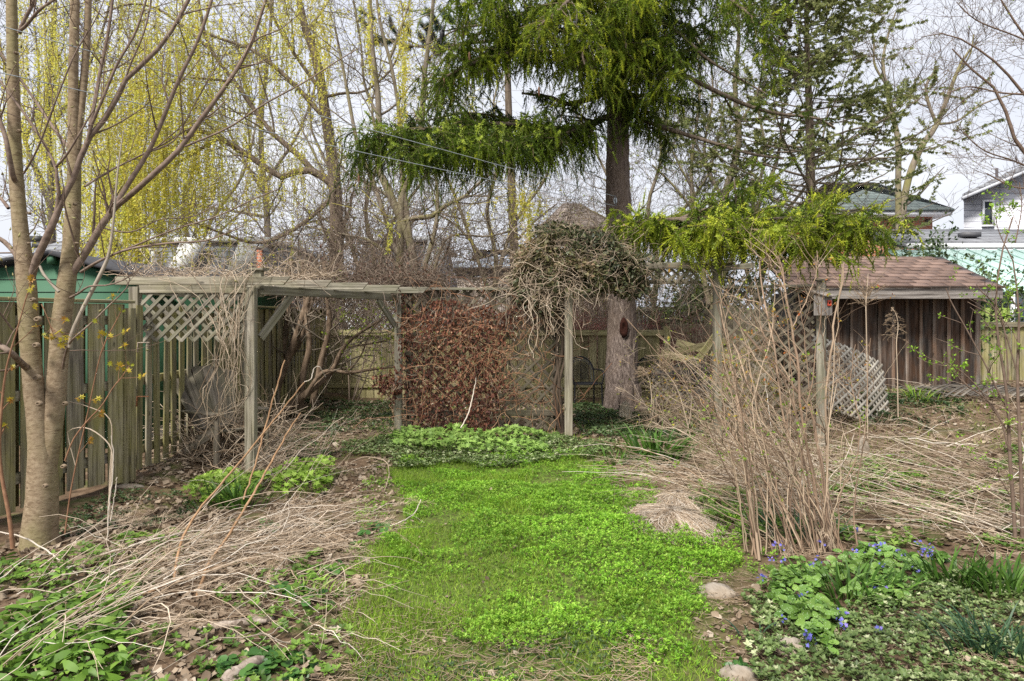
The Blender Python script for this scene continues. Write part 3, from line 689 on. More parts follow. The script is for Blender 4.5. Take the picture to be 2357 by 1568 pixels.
# bungalow
t = empty('bungalow', (pxw(1110, 30), 30, 0), 'beige bungalow with blue grey hip roof above the trellis', 'house')
X0, X1 = pxw(1052, 30), pxw(1245, 30); q = M3(); q.box(((X0+X1)/2, 33, 1.9), (X1-X0, 6, 3.85)); q.build('wall', clap_b, t)
hip(t, 'roof', rowsmat('blue grey shingle', (.20, .235, .28), (.26, .29, .33), (.4, .2), (.14, .16, .2), .02), X0, X1, 30, 36, pxz(612, 29.5), pxz(575, 33), over=.35)
f = window(t, pxw(1109, 30), pxz(628, 30), .72, .44, 29.97, bars=1)
for x in (1089, 1130): q = M3(); q.box((pxw(x, 30), 29.95, pxz(628, 30)), (.14, .06, .5)); q.build('shutter', plain('dark shutter', (.03, .035, .035)), t)
# brown roofed house behind the spruce
t = empty('house', (pxw(1330, 34), 34, 0), 'tan house with broad brown roof hidden behind the spruce trunk', 'house')
X0, X1 = pxw(1262, 33), pxw(1400, 33); q = M3(); q.box(((X0+X1)/2, 37, 2.5), (X1-X0, 7.9, 5)); q.build('wall', plain('tan stucco', (.36, .30, .25)), t)
hip(t, 'roof', rowsmat('tan brown shingle', (.15, .12, .10), (.19, .155, .13), (.4, .2), (.12, .1, .09), .02), X0, X1, 33, 41, pxz(522, 33), pxz(468, 37), over=.4, ins=1.4)
t = empty('house', (pxw(1010, 40), 40, 0), 'small brown gabled roof left of the beige bungalow', 'house')
X0, X1 = pxw(985, 40), pxw(1060, 40); q = M3(); q.prism([(X0, 40, 0), (X1, 40, 0), (X1, 40, 3.6), ((X0+X1)/2, 40, 4.9), (X0, 40, 3.6)], None, (0, 5, 0)); q.build('wall', plain('brown gable', (.22, .17, .14)), t)
gable(t, 'roof', grey_sh, X0, X1, 39.8, 45, 3.7, 5.1, over=.1)
# brick house, right
t = empty('brick_house', (pxw(1980, 28), 28, 0), 'orange brick house with green grey hip roof behind the cedar', 'house')
X0, X1 = pxw(1950, 28), pxw(2145, 28); z0 = pxz(488, 27.5); q = M3(); q.box(((X0+X1)/2, 31, z0/2), (X1-X0, 6, z0)); q.build('wall', brick, t)
hip(t, 'roof', grey_sh2, X0-.3, X1, 28, 34, z0+.12, pxz(420, 31), over=.55); q = M3(); q.box(((X0+X1)/2-.15, 31, z0-.06), (X1-X0+1.3, 7.0, .14)); q.build('soffit', white, t)
q = M3(); q.box((pxw(2135, 27.9), 27.93, pxz(512, 28)), (.14, .1, .22)); q.build('wall_lamp', plain('lamp black', (.03, .03, .03)), t)
# low grey roof over mint metal roof
t = empty('house', (pxw(2300, 18), 18, 0), 'low house with grey shingle roof above a ribbed mint metal roof', 'house')
X0 = pxw(2062, 19); X1 = 22
q = M3(); q.prism([(X0, 18.6, pxz(562, 18.6)), (X0, 22.5, pxz(528, 22.5)+.0), (X0, 22.5, pxz(528, 22.5)-.15), (X0, 18.6, pxz(562, 18.6)-.12)], None, (X1-X0, 0, 0)); q.build('roof', grey_sh, t)
q = M3(); q.box(((X0+X1)/2, 18.5, pxz(567, 18.5)), (X1-X0, .12, .14)); q.build('gutter', white, t)
q = M3(); q.box(((X0+X1)/2+.2, 20.7, 1.5), (X1-X0, 4, 3.4)); q.build('wall', clap_w, t)
q = M3(); q.box((pxw(2230, 20), 20, pxz(545, 20)+.05), (.5, .3, .14)); q.build('roof_vent', plain('vent grey', (.08, .08, .085)), t)
mint = plain('mint metal', (.43, .60, .545), .5, var=.08)
XA = pxw(2085, 18.3); y0, z0, y1, z1 = 15.0, pxz(668, 15.0), 18.3, pxz(575, 18.3)
q = M3(); q.prism([(XA-.6, y0, z0), (XA-.6, y1, z1), (XA-.6, y1, z1-.05), (XA-.6, y0, z0-.05)], None, (X1-XA, 0, 0)); mr = q.build('metal_roof', mint, t)
x = XA-.5
while x < 20:
    q = M3(); q.prism([(x, y0, z0+.003), (x, y1, z1+.003), (x, y1, z1+.035), (x, y0, z0+.035)], None, (.03, 0, 0)); q.build('rib', mint, mr); x += .42
q = M3(); q.box((14, 16.5, .9), (12, 2.9, 1.9)); q.build('lower_wall', plain('lime siding', (.26, .34, .06), .6, var=.15), t)
x = pxw(2240, 15.0)
while x < pxw(2326, 15.0):
    q = M3(); q.box((x, 15.03, 1.4), (.012, .03, 1.1)); q.build('siding_rib', plain('lime rib', (.14, .19, .03)) if 'rib_l' not in M else M['rib_l'], t); M.setdefault('rib_l', bpy.data.materials['lime rib']); x += .13
q = M3(); q.box((pxw(2329, 15), 15.0, 1.4), (.075, .06, 1.5)); q.build('door_frame', white, t); q = M3(); q.box((pxw(2352, 15), 15.01, 1.45), (.36, .03, 1.3)); q.build('door_glass', dglass, t)
# white house far right
t = empty('white_house', (pxw(2300, 24), 24, 0), 'white clapboard house with dark sloping eave at the right edge', 'house')
X0 = pxw(2217, 24); q = M3(); q.prism([(X0, 24, 0), (30, 24, 0), (30, 24, 9), (pxw(2400, 24), 24, pxz(372, 24)), (X0, 24, pxz(458, 24))], None, (5.0, 7, 0)); q.build('wall', clap_w, t)
a = np.array((pxw(2192, 24), 23.5, pxz(462, 24))); b_ = np.array((pxw(2420, 24), 23.5, pxz(366, 24)))
q = M3(); q.prism([a, b_, b_+(0, 0, .34), a+(0, 0, .14)], None, (5.6, 7.8, 0)); q.build('roof', grey_sh, t)
q = M3(); q.prism([a+(0, -.05, -.06), b_+(0, -.05, -.06), b_+(0, -.05, .05), a+(0, -.05, .05)], None, (0, .1, 0)); q.build('fascia_board', plain('grey fascia', (.42, .43, .46)), t)
window(t, pxw(2271, 24), pxz(492, 24), .42, .95, 23.96, bars=0); q = M3(); q.tubes([(pxw(2293, 25), 25, pxz(440, 25)), (pxw(2293, 25), 25, pxz(388, 25))], [.05, .05], 8); q.build('vent_pipe', plain('pipe', (.1, .09, .1)), t)
# far fences and sheds seen through the gateway
t = empty('far_fence', (pxw(1527, 20), 20, 0), 'grey board fence with pale top rail seen through the gateway', 'fence')
x = pxw(1440, 20); rng = RN(31)
while x < pxw(1566, 20): board('board', (x, 20, 0), (x, 20, pxz(716, 20)), .14, .02, (0, -1, 0), M['grey_fence'], t); x += .15
board('rail', (pxw(1440, 20), 19.95, pxz(714, 20)), (pxw(1568, 20), 19.95, pxz(710, 20)), .12, .05, (0, -1, 0), M['pale_lattice'], t)
t = empty('far_fence', (pxw(1585, 17.5), 17.5, 0), 'darker low board fence beyond the collapsed bay', 'fence'); x = pxw(1545, 17.5)
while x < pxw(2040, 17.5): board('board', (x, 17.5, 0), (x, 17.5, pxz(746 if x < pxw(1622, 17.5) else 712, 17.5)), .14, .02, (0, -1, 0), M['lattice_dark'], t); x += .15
t = empty('far_shed', (pxw(1610, 22), 22, 0), 'small grey ribbed shed far behind the gateway', 'shed')
q = M3(); q.prism([(pxw(1588, 22), 22, 0), (pxw(1640, 22), 22, 0), (pxw(1640, 22), 22, pxz(660, 22)), (pxw(1615, 22), 22, pxz(655, 22)), (pxw(1588, 22), 22, pxz(690, 22))], None, (0, 2, 0)); q.build('wall', rowsmat('grey ribbed wall', (.2, .18, .18), (.24, .22, .21), (.12, 9), (.1, .09, .09), .02, off=0), t)
q = M3(); q.prism([(pxw(1585, 22), 21.9, pxz(690, 22)), (pxw(1615, 22), 21.9, pxz(653, 22)), (pxw(1615, 22), 21.9, pxz(653, 22)+.08), (pxw(1585, 22), 21.9, pxz(690, 22)+.08)], None, (0, 2.2, 0)); q.build('roof', plain('shed roof', (.2, .17, .16)), t)
# grey lattice-topped screen left of the trellis, next yard
t = empty('lattice_fence', (pxw(830, 15), 15, 0), 'pale grey lattice fence of the next yard behind the pergola opening', 'fence')
lattice(t, (pxw(780, 15), 15, pxz(770, 15)), (1, 0, 0), (0, 0, 1), pxw(905, 15)-pxw(780, 15), .80, (0, -1, 0), M['grey_fence'], pitch=.085, sw=.03, seed=8)
t = empty('white_shed', (pxw(850, 18), 18, 0), 'low white wall glimpsed behind the lattice fence', 'shed'); q = M3(); q.box((pxw(850, 18), 18.5, 1), (1.5, 1, 2.3)); q.build('wall', white, t)
# ---------------------------------------------------------------- trees
maple_bark = barkmat('smooth maple bark', [(.15, .105, .065), (.245, .185, .12), (.33, .26, .175)], (1, 1, 1.6), 26, .6, .006, patch=(.20, .185, .08), blotch=(.12, .085, .05))
twig_purple = barkmat('purple brown twig', [(.11, .075, .055), (.20, .145, .11)], (1, 1, 1), 20, .2, .002)
bark_grey = barkmat('grey brown bark', [(.10, .08, .06), (.20, .165, .125), (.28, .24, .185)], (1, 1, .4), 12, .6, .015, patch=(.20, .19, .06))
bark_dark = barkmat('furrowed dark bark', [(.06, .045, .035), (.15, .115, .085), (.25, .20, .15)], (2.2, 2.2, .35), 9, 1., .04)
twig_grey = barkmat('grey twig', [(.12, .095, .07), (.22, .185, .14)], (1, 1, 1), 9, .1, .002)
twig_far = barkmat('pale far twig', [(.085, .07, .058), (.17, .145, .12)], (1, 1, 1), 9, .1, .002)
pale_wood = barkmat('dead bleached wood', [(.24, .20, .155), (.40, .35, .28)], (1, 1, .4), 14, .3, .003)
bud_green = leafmat('fresh bud leaf', [(.22, .26, .03), (.34, .38, .05), (.42, .26, .05)], .5, .4)
def tree_parts(t, limbs, bark, name='limb', sides=8, lab=None, rough=.08):
    Ps = []; Rs = []
    for pts, R in limbs:
        q = M3(); q.tubes(pts, R, sides, .5, rough=rough); q.build(name, bark, t, smooth=True); Ps.append(resamp(pts, 10, False)); Rs.append(np.interp(np.linspace(0, 1, 10), np.linspace(0, 1, len(R)), R))
    return np.array(Ps), np.array(Rs)
def cat(*a): return np.concatenate(a)
def maple():
    t = empty('maple_tree', P(95, 1255, 4.93), 'young twin trunked maple with smooth tan bark in front of the fence', 'tree')
    D = 4.93; rng = RN(41)
    tl = limb([(90,1300),(90,1245),(95,1180),(98,1100),(93,1030),(86,950),(77,880),(67,756),(62,663),(55,589),(49,544),(37,389),(31,194),(27,0),(20,-250)], D, [92,76,68,62,50,44,42,40,40,35,33,28,24,22,16], 40)
    trr = limb([(102,1130,4.95),(112,1050,4.95),(121,970,4.97),(128,923,4.98),(140,756,5.0),(152,663,5.0),(160,606,5.02),(165,540,5.02),(167,505,5.03),(171,389,5.05),(169,194,5.05),(173,0,5.05),(176,-250,5.1)], 5.0, [34,42,44,41,40,39,36,34,32,28,21,19,14], 36)
    q = M3(); q.tubes(tl[0], tl[1], 18, .4, rough=.05); q.build('trunk', maple_bark, t, smooth=True)
    q = M3(); q.tubes(trr[0], trr[1], 18, .4, rough=.05); q.build('trunk', maple_bark, t, smooth=True)
    # root flare
    for a in (-60, -10, 40, 80, 130, 200):
        b0 = np.array(P(93, 1235, D)); e = np.array([b0[0]+.14*math.cos(rad(a)), b0[1]+.14*math.sin(rad(a)), 0]); e[2] = Hs(e[0], e[1])-.04
        q = M3(); q.tubes(resamp([b0+(0, 0, .15), (b0*.55+e*.45)*[1, 1, 0]+[0, 0, .07], e], 6), np.linspace(.07, .02, 6), 8, .4); q.build('root', maple_bark, t, smooth=True)
    q = M3(); q.tubes(*limb([(176,345,5.05),(196,155,5.1),(204,0,5.1),(208,-250,5.1)], D, [18,16,14,10], 14), 10, .4); q.build('limb', maple_bark, t, smooth=True)
    defs = [
     ([(160,660),(168,630),(207,566),(233,521),(268,474)], [17,17,16,15], 5.0),
     ([(262,480),(303,447),(338,416),(412,346),(459,280),(517,202),(575,109),(599,39),(622,-30)], [13,13,12,11,9,8,6], 4.9),
     ([(264,478),(288,435),(342,350),(373,280),(412,183),(459,86),(500,-40)], [12,11,10,9,8,6], 5.1),
     ([(424,338),(525,295),(607,241),(700,190),(784,136),(830,110)], [5,4,4,3,2], 4.9),
     ([(72,640),(83,600),(100,565),(128,502),(144,459),(175,400),(198,330),(249,264),(288,187),(307,163),(338,140),(389,82),(445,-20)], [18,17,17,14,13,12,12,11,11,11,9,8], 4.85),
     ([(200,335),(210,292),(241,218),(272,144),(311,78),(340,-10)], [8,7,6,6,4], 4.8),
     ([(208,290),(216,249),(233,155),(249,78),(262,-20)], [9,8,8,7,6], 4.9),
     ([(288,187),(300,150),(330,80),(345,20),(352,-30)], [5,4,4,3], 4.8),
     ([(187,626),(233,599),(300,573),(400,559),(467,556),(520,539),(560,520)], [7,6,5,4,3,2], 4.7),
     ([(260,586),(317,563),(400,529),(500,498),(583,459),(640,436)], [4,4,3,3,2], 4.8),
     ([(156,688),(180,676),(207,659),(253,656),(300,636),(330,610)], [6,5,4,3,2], 4.7),
     ([(66,850),(50,836),(27,813),(0,796),(-40,785)], [16,14,13,12], 4.6),
     ([(52,612),(36,585),(17,563),(0,550),(-40,530)], [12,11,10,9], 5.0),
     ([(40,420),(31,408),(20,350),(8,300),(-30,200)], [12,11,10,8], 4.8),
     ([(165,345),(140,318),(100,260),(45,180),(0,120)], [9,7,6,5], 5.4),
     ([(128,495),(136,450),(132,420),(128,383),(97,323),(58,264),(0,187),(-20,150)], [10,8,7,6,5,4], 4.8),
     ([(128,385),(150,362),(175,323),(205,270),(218,249),(228,190)], [6,5,4,3,2], 4.7),
     ([(55,400),(89,338),(136,214),(175,120),(218,50),(240,0)], [5,4,4,3,2], 4.7),
     ([(44,78),(55,50),(75,10),(85,-30)], [9,8,8], 4.9), ([(44,72),(60,60),(90,25),(125,0),(150,-20)], [8,7,6,5], 4.8),
     ([(141,870),(152,812),(167,782),(213,742),(253,702),(290,666),(300,640)], [6,5,4,3,2], 4.7),
     ([(195,430),(250,395),(300,370),(380,330),(430,300),(520,250)], [5,4,4,3,2], 5.2),
     ([(342,350),(400,325),(440,255),(480,185),(520,120)], [4,3,3,2], 5.2),
     ([(360,300),(345,230),(335,160),(332,90)], [4,3,2,2], 4.7),
     ([(424,325),(418,250),(412,180),(400,120),(380,60)], [4,3,2,2], 4.6),
     ([(30,760),(0,720),(-20,700)], [5,4,3], 4.4), ([(20,480),(0,455),(-30,440)], [8,7,6], 5.0), ([(238,525),(300,535),(370,505),(440,500),(500,470)], [4,3,3,2], 5.1)]
    # every limb starts at the depth of whatever it grows from
    known = [(x_, y_, 4.93) for x_, y_ in ((90,1030),(86,950),(77,880),(67,756),(62,663),(55,589),(49,544),(37,389),(31,194),(27,0))]+[(x_, y_, 5.02) for x_, y_ in ((128,923),(140,756),(152,663),(160,606),(165,540),(167,505),(171,389),(177,330),(169,194))]
    limbs = []
    for p, w_, d in defs:
        x0, y0 = p[0]; near = min(known, key=lambda q_: (q_[0]-x0)**2+(q_[1]-y0)**2*.35)
        ds = [near[2]+(d-near[2])*min(1, i_/2) for i_ in range(len(p))]; p3 = [(a_, b_, c_) for (a_, b_), c_ in zip(p, ds)]; known += p3
        limbs.append(limb(p3, d, w_, 16))
    Ps, Rs = tree_parts(t, limbs, barkmat('purple brown limb bark', [(.11, .078, .062), (.19, .14, .11), (.26, .20, .155)], (1, 1, 1), 24, .5, .004), sides=10)
    q = M3(); q.tubes(*limb([(161,800),(165,770),(180,735),(197,699),(233,629),(250,589),(260,523),(272,389),(285,300)], 4.75, [9,10,9,9,8,6,4,2], 22), 8, .5, rough=.1); q.build('dead_limb', pale_wood, t, smooth=True)
    q = M3(); q.tubes(*limb([(92,612),(100,630),(120,655),(136,672)], 4.75, [5,6,6,7], 8), 8, .5); q.build('dead_limb', pale_wood, t, smooth=True)
    P1, R1 = grow(Ps, Rs, 6, (.2, 1), (.25, .8), (25, 60), 7, (0, 0, .35), .10, .45, .35, rng, absL=True, rmin=.0022)
    P2, R2 = grow(P1, R1, 2, (.2, .9), (.1, .35), (30, 60), 5, (0, 0, .4), .1, .7, .5, rng, absL=True, rmin=.0015)
    q = M3(); q.tubes(P1, R1, 4); q.tubes(P2, R2, 3); q.build('crown', twig_purple, t, kind='stuff')
    tips = cat(P1[:, -1], P2[:, -1]); tg = nrm(cat(P1[:, -1]-P1[:, -2], P2[:, -1]-P2[:, -2])); n = len(tips)
    BUD = ([[0,0,0],[.2,.3,0],[0,.3,.2],[-.2,.3,0],[0,.3,-.2],[0,1,0]], np.array([[0,2,1],[0,3,2],[0,4,3],[0,1,4],[1,2,5],[2,3,5],[3,4,5],[4,1,5]]))
    q = M3(); q.scatter(BUD[0], BUD[1], tips, frames(tg+.15*rdir(rng, n), None, rng), rng.uniform(.022, .045, n), rng.random(n)*.5)
    q.build('buds', leafmat('pale leaf bud', [(.26, .25, .10), (.36, .30, .14), (.24, .14, .08)], .5, .2), t, kind='stuff')
    # knots and branch scars on the trunks
    for x, y, s in ((82,735,9),(78,795,9),(80,870,10),(85,930,9),(70,690,7),(110,1010,7),(145,930,7),(99,1120,7),(60,560,5),(62,490,5),(168,470,4),(171,560,5),(40,300,5),(32,120,5),(142,1075,7)):
        dd = D-.12 if x < 100 else 4.9; c = P(x, y, dd); q = M3()
        a = np.linspace(0, 2*PI, 13)[:-1]; e = s/FL*D
        ring = [np.stack([c[0]+e*k*np.cos(a), np.full(12, c[1])+o_, c[2]+e*.75*k*np.sin(a)], 1) for k, o_ in ((1.0, .03), (.75, .010), (.45, .006), (.2, .016))]
        v = np.concatenate(ring); f = [[r_*12+i, r_*12+(i+1) % 12, r_*12+12+(i+1) % 12, r_*12+12+i] for r_ in range(3) for i in range(12)]
        q.add(v, f, .3); q.build('branch_scar', plain('scar brown', (.19, .14, .09), .9, sc=60, var=.4) if 'scar' not in M else M['scar'], t); M.setdefault('scar', bpy.data.materials['scar brown'])
maple()

# thin saplings with fresh leaves by the maple
def lf_cluster(q, pts, tg, rng, n=3, s=(.02, .045), tpl=MAPLE, r0=0, r1=1):
    k = np.repeat(np.arange(len(pts)), n); d = nrm(tg[k]*.4+rdir(rng, len(k))); q.scatter(tpl[0], tpl[1], pts[k]+d*.01, frames(d, None, rng), rng.uniform(*s, len(k)), rng.uniform(r0, r1, len(k)))
sapb = barkmat('red brown sapling bark', [(.17, .085, .05), (.30, .17, .10)], (1, 1, 1), 20, .2, .002)
orange_b = barkmat('orange brown cane', [(.22, .125, .065), (.38, .24, .135)], (1, 1, .5), 14, .2, .002)
yel = leafmat('yellow spring leaf', [(.34, .36, .03), (.50, .40, .04), (.45, .22, .05)], .5, .4)
for px, d, w_, lb in (([(150,1060),(170,1010),(205,965),(233,936),(262,890),(280,869),(300,839)], 4.6, [4,3,2], 'red brown seedling with yellow leaves leaning right of the maple'),
                     ([(30,1262),(22,1190),(0,1060),(5,930),(17,839),(43,749),(67,663),(75,640)], 4.5, [10,8,5,3,2], 'slender sapling with tufts of yellow leaves left of the maple'),
                     ([(150,1230),(165,1120),(200,960),(233,812),(262,750),(280,715)], 4.7, [4,3,3,2], 'thin maple seedling reaching up in front of the fence boards'),
                     ([(96,700),(105,720),(115,745),(124,775)], 4.6, [3,2,2], 'short red twig with an orange leaf tuft at its tip')):
    rng = RN(int(px[0][0])); l_ = limb(px, d, w_, 16); base = l_[0][0].copy(); t = empty('sapling', base, lb, 'sapling')
    q = M3(); q.tubes(l_[0], l_[1], 6, .5); q.build('stem', sapb, t, smooth=True)
    P1, R1 = grow(l_[0][None], l_[1][None], 7, (.35, 1), (.06, .2), (30, 60), 5, (0, 0, .2), .1, .6, .5, rng, absL=True, rmin=.0015); q = M3(); q.tubes(P1, R1, 4); q.build('twigs', sapb, t, kind='stuff')
    q = M3(); lf_cluster(q, cat(P1[:, -1], l_[0][-1:]), cat(P1[:, -1]-P1[:, -2], l_[0][-1:]-l_[0][-2:-1]), rng, 4, (.03, .055)); q.build('leaves', yel, t, kind='stuff')

# ---- willow and multi-stemmed tree behind the pergola
willow_leaf = leafmat('yellow green willow leaf', [(.66, .56, .07), (.76, .72, .13), (.56, .62, .14)], .5, .6, vary=.15)
sparse_leaf = leafmat('sparse opening leaf', [(.30, .34, .04), (.22, .30, .05)], .5, .45)
def bare_tree(label, base, trunks, limbs, d, m1, m2, m3, L1=(.8, 2.2), L2=(.4, 1.1), L3=(.2, .6), bark=bark_grey, twig=twig_grey, seed=1, rmin=.004, drift=(0, 0, .25), leaf=0, lmat=None, sides=8, lsz=(.03, .06), nm='bare_tree', ang=(25, 60)):
    rng = RN(seed); t = empty(nm, base, label, 'tree')
    T = [limb(p, d, w_, 18) for p, w_ in trunks]; Tp, Tr = tree_parts(t, T, bark, 'trunk', 12, rough=.12)
    if limbs: Lp, Lr = tree_parts(t, [limb(p, d, w_, 14) for p, w_ in limbs], bark, 'limb', sides, rough=.1); A, B = cat(Tp, Lp), cat(Tr, Lr)
    else: A, B = Tp, Tr
    P1, R1 = grow(A, B, m1, (.15, 1), L1, ang, 7, drift, .13, .4, .3, rng, absL=True, rmin=rmin*1.8)
    P2, R2 = grow(P1, R1, m2, (.15, 1), L2, (25, 65), 5, drift, .14, .55, .4, rng, absL=True, rmin=rmin*1.2)
    q = M3(); q.tubes(P1, R1, 4); q.tubes(P2, R2, 3); PP = [P1, P2]
    if m3:
        P3, R3 = grow(P2, R2, m3, (.15, 1), L3, (25, 65), 4, drift, .14, .7, .5, rng, absL=True, rmin=rmin); q.tubes(P3, R3, 3); PP.append(P3)
    q.build('crown', twig, t, kind='stuff')
    if leaf:
        p, tg = pick(PP[-1], leaf, rng); q = M3(); q.scatter(LEAF[0], LEAF[1], p, frames(tg*.3+rdir(rng, leaf), None, rng), rng.uniform(*lsz, leaf), rng.random(leaf)); q.build('leaves', lmat or sparse_leaf, t, kind='stuff')
    return t, A, B, PP
wt, WA, WB, WP = bare_tree('big willow with dark upright trunk and yellow hanging strands', (P(770, 0, 17)[0], 17, 0),
  [([(775,945),(772,760),(774,600),(774,494),(768,389),(747,253),(739,194),(723,117),(700,58),(688,0),(676,-120)], [40,38,34,30,27,24,22,20,17,15,12])],
  [([(770,428),(719,393),(677,397),(642,408),(599,377),(505,319),(440,300),(380,330)], [20,18,15,14,12,9,5]),
   ([(719,393),(680,350),(638,319),(599,272),(544,194),(486,117),(467,58),(450,-40)], [15,14,12,11,10,8,7,5]),
   ([(739,264),(684,202),(642,163),(599,128),(579,113),(505,89),(440,60)], [11,10,9,7,5]), ([(727,194),(680,128),(638,58),(607,-10)], [10,8,7,5]),
   ([(505,319),(460,345),(400,380),(330,400),(270,380)], [8,6,4,3]), ([(486,117),(420,60),(360,20),(300,10),(240,30)], [8,6,5,3]),
   ([(745,225),(790,215),(840,210),(900,160),(930,90)], [8,6,5,4]), ([(770,450),(690,520),(600,560),(520,540),(440,510)], [12,9,6,4]), ([(540,190),(440,180),(360,200),(280,180)], [6,5,4,3])],
  17, 9, 4, 4, (.8, 2.4), (.5, 1.4), (.3, .9), seed=51, bark=bark_dark, drift=(0, 0, .1), leaf=9000, lmat=willow_leaf, rmin=.0045, lsz=(.04, .08))
def willow_strands():
    rng = RN(52); S = []; R = []
    # (x centre, x spread, top y, bottom y, count, depth)
    bands = [(345, 60, -60, 420, 130, 16.5), (310, 60, 120, 620, 150, 16), (255, 40, 200, 640, 90, 15.5), (370, 60, 40, 520, 90, 17), (280, 40, 330, 640, 80, 15), (430, 70, -60, 260, 70, 17.5), (520, 80, 80, 330, 45, 17.5),
             (385, 40, 300, 640, 55, 16), (735, 12, -60, 260, 26, 16.3), (700, 10, -60, 120, 10, 16.3), (772, 8, 280, 420, 10, 16), (445, 50, 280, 560, 60, 16.5), (930, 8, -40, 330, 16, 14.6), (852, 8, -50, 200, 14, 14.6), (895, 4, 500, 590, 6, 13), (620, 60, 340, 520, 40, 16.8), (560, 90, 250, 480, 50, 17), (60, 60, -60, 420, 60, 19), (150, 60, -60, 560, 70, 18), (480, 90, 250, 600, 60, 17.5), (600, 80, -60, 300, 50, 17.5), (1220, 18, 420, 560, 22, 14), (1150, 60, 430, 560, 24, 15), (1050, 60, 200, 330, 16, 15.5), (650, 50, -60, 200, 30, 17)]
    for xc, xs, y0, y1, n, d in bands:
        for _ in range(n):
            if rng.random() < (.5 if 240 < xc < 400 else .2): continue
            x = xc+rng.normal()*xs*1.0; dd = d+rng.normal()*.7; a = rng.uniform(y0, y0+(y1-y0)*.5); b_ = min(y1+rng.normal()*25, a+rng.uniform(.25, 1)*(y1-y0))
            p0 = P(x, a, dd); p1 = P(x, max(b_, a+25), dd); k = np.linspace(0, 1, 8)[:, None]; c = p0*(1-k)+p1*k
            c[:, 0] += .05*np.sin(k[:, 0]*rng.uniform(2, 6)+rng.uniform(0, 6)); c[:, 0] += rng.normal()*.10*k[:, 0]; S.append(c); R.append(np.full(8, .0045))
    S = np.array(S); R = np.array(R); q = M3(); q.tubes(S, R, 3)
    # short arching twigs that carry each strand
    top = S[:, 0]; A2 = np.stack([top, top+np.stack([rng.normal(0, .15, len(top)), rng.normal(0, .15, len(top)), rng.uniform(.05, .25, len(top))], 1), top+np.stack([rng.normal(0, .5, len(top)), rng.normal(0, .4, len(top)), rng.uniform(.1, .6, len(top))], 1)], 1)
    q.tubes(A2, np.full((len(top), 3), .006), 3)
    q.build('strands', leafmat('yellow willow twig', [(.42, .36, .06), (.32, .28, .08)], .6, 0), wt, kind='stuff')
    Ln = np.linalg.norm(S[:, -1]-S[:, 0], axis=1); n = (Ln*27).astype(int)+4; k = np.repeat(np.arange(len(S)), n); u = rng.random(len(k))*6.99; i = u.astype(int); f = (u-i)[:, None]
    p = S[k, i]*(1-f)+S[k, i+1]*f; d = nrm(rdir(rng, len(k))*[1, 1, .5]+[0, 0, -.6]); col = np.repeat(rng.random(len(S)), n)*.7+rng.random(len(k))*.3
    q = M3(); q.scatter(LEAF[0], LEAF[1], p, frames(d, None, rng), rng.uniform(.045, .09, len(k))[:, None]*np.array([.85, 1, 1]), col); q.build('hanging_leaves', willow_leaf, wt, kind='stuff')
willow_strands()
bare_tree('many stemmed grey tree behind the left edge of the creeper trellis', (P(930, 0, 15)[0], 15, 0),
  [([(925,900),(922,700),(920,583),(928,428),(955,389),(971,272),(978,155),(990,78),(1002,-60)], [22,20,18,17,15,14,11,9,7]),
   ([(950,900),(955,700),(951,583),(920,500),(897,447),(866,369),(873,272),(862,155),(854,78),(850,-60)], [22,20,19,18,17,15,14,12,10,7])],
  [([(918,600),(870,450),(823,330),(807,253),(790,160),(770,60)], [12,10,9,7,5]), ([(945,560),(925,400),(920,300),(916,241),(897,136),(877,66),(862,-40)], [13,11,9,8,6]),
   ([(918,512),(955,502),(994,498),(1025,474),(1072,451),(1091,431),(1130,400)], [13,12,10,8,5]), ([(975,620),(1002,525),(1006,440),(1000,380)], [12,9,6]), ([(897,136),(925,60),(950,-20)], [7,6,4]), ([(873,272),(840,200),(830,100),(810,-20)], [8,6,5,4]),
   ([(971,272),(1020,200),(1040,120),(1060,20)], [7,5,4,3]), ([(1000,620),(1020,560),(1050,540),(1120,545),(1180,530)], [8,6,5,3]), ([(940,640),(860,560),(790,540),(700,520)], [9,7,5,3]), ([(930,480),(860,430),(800,400),(760,350)], [8,6,4,3])],
  15, 10, 4, 3, (.6, 1.8), (.4, 1.1), (.25, .7), seed=61, leaf=2500, lmat=willow_leaf, rmin=.004, lsz=(.03, .06))
# pale twiggy trees far behind, left / middle / right
bare_tree('pale bare tree far behind the maple at the left edge', (P(120, 0, 24)[0], 24, 0), [([(120,700),(118,420),(110,250),(125,60),(130,-90)], [18,15,12,9,6]), ([(118,480),(60,330),(20,180),(-20,40)], [12,9,7,5])],
  [([(112,300),(180,200),(230,90),(260,-20)], [9,6,4]), ([(115,400),(200,330),(280,260)], [7,5,3]), ([(60,330),(90,200),(80,60)], [6,5,3])], 24, 11, 5, 4, (1.2, 3), (.7, 1.8), (.5, 1.1), seed=71, twig=twig_far, bark=twig_far, rmin=.008, leaf=1500, lsz=(.05, .09))
bare_tree('pale bare tree far behind the willow trunk', (P(600, 0, 26)[0], 26, 0), [([(620,700),(615,500),(600,300),(620,100),(630,-90)], [16,14,11,8,6])],
  [([(610,450),(540,330),(480,200)], [8,6,4]), ([(610,420),(690,300),(740,150)], [8,6,4]), ([(605,300),(560,180),(540,60)], [7,5,3]), ([(612,500),(500,480),(400,470)], [7,5,3]), ([(605,560),(720,510),(820,500)], [7,5,3])], 26, 10, 5, 4, (1.2, 3), (.7, 1.8), (.5, 1.1), seed=72, twig=twig_far, bark=twig_far, rmin=.008, leaf=1200, lsz=(.05, .09))
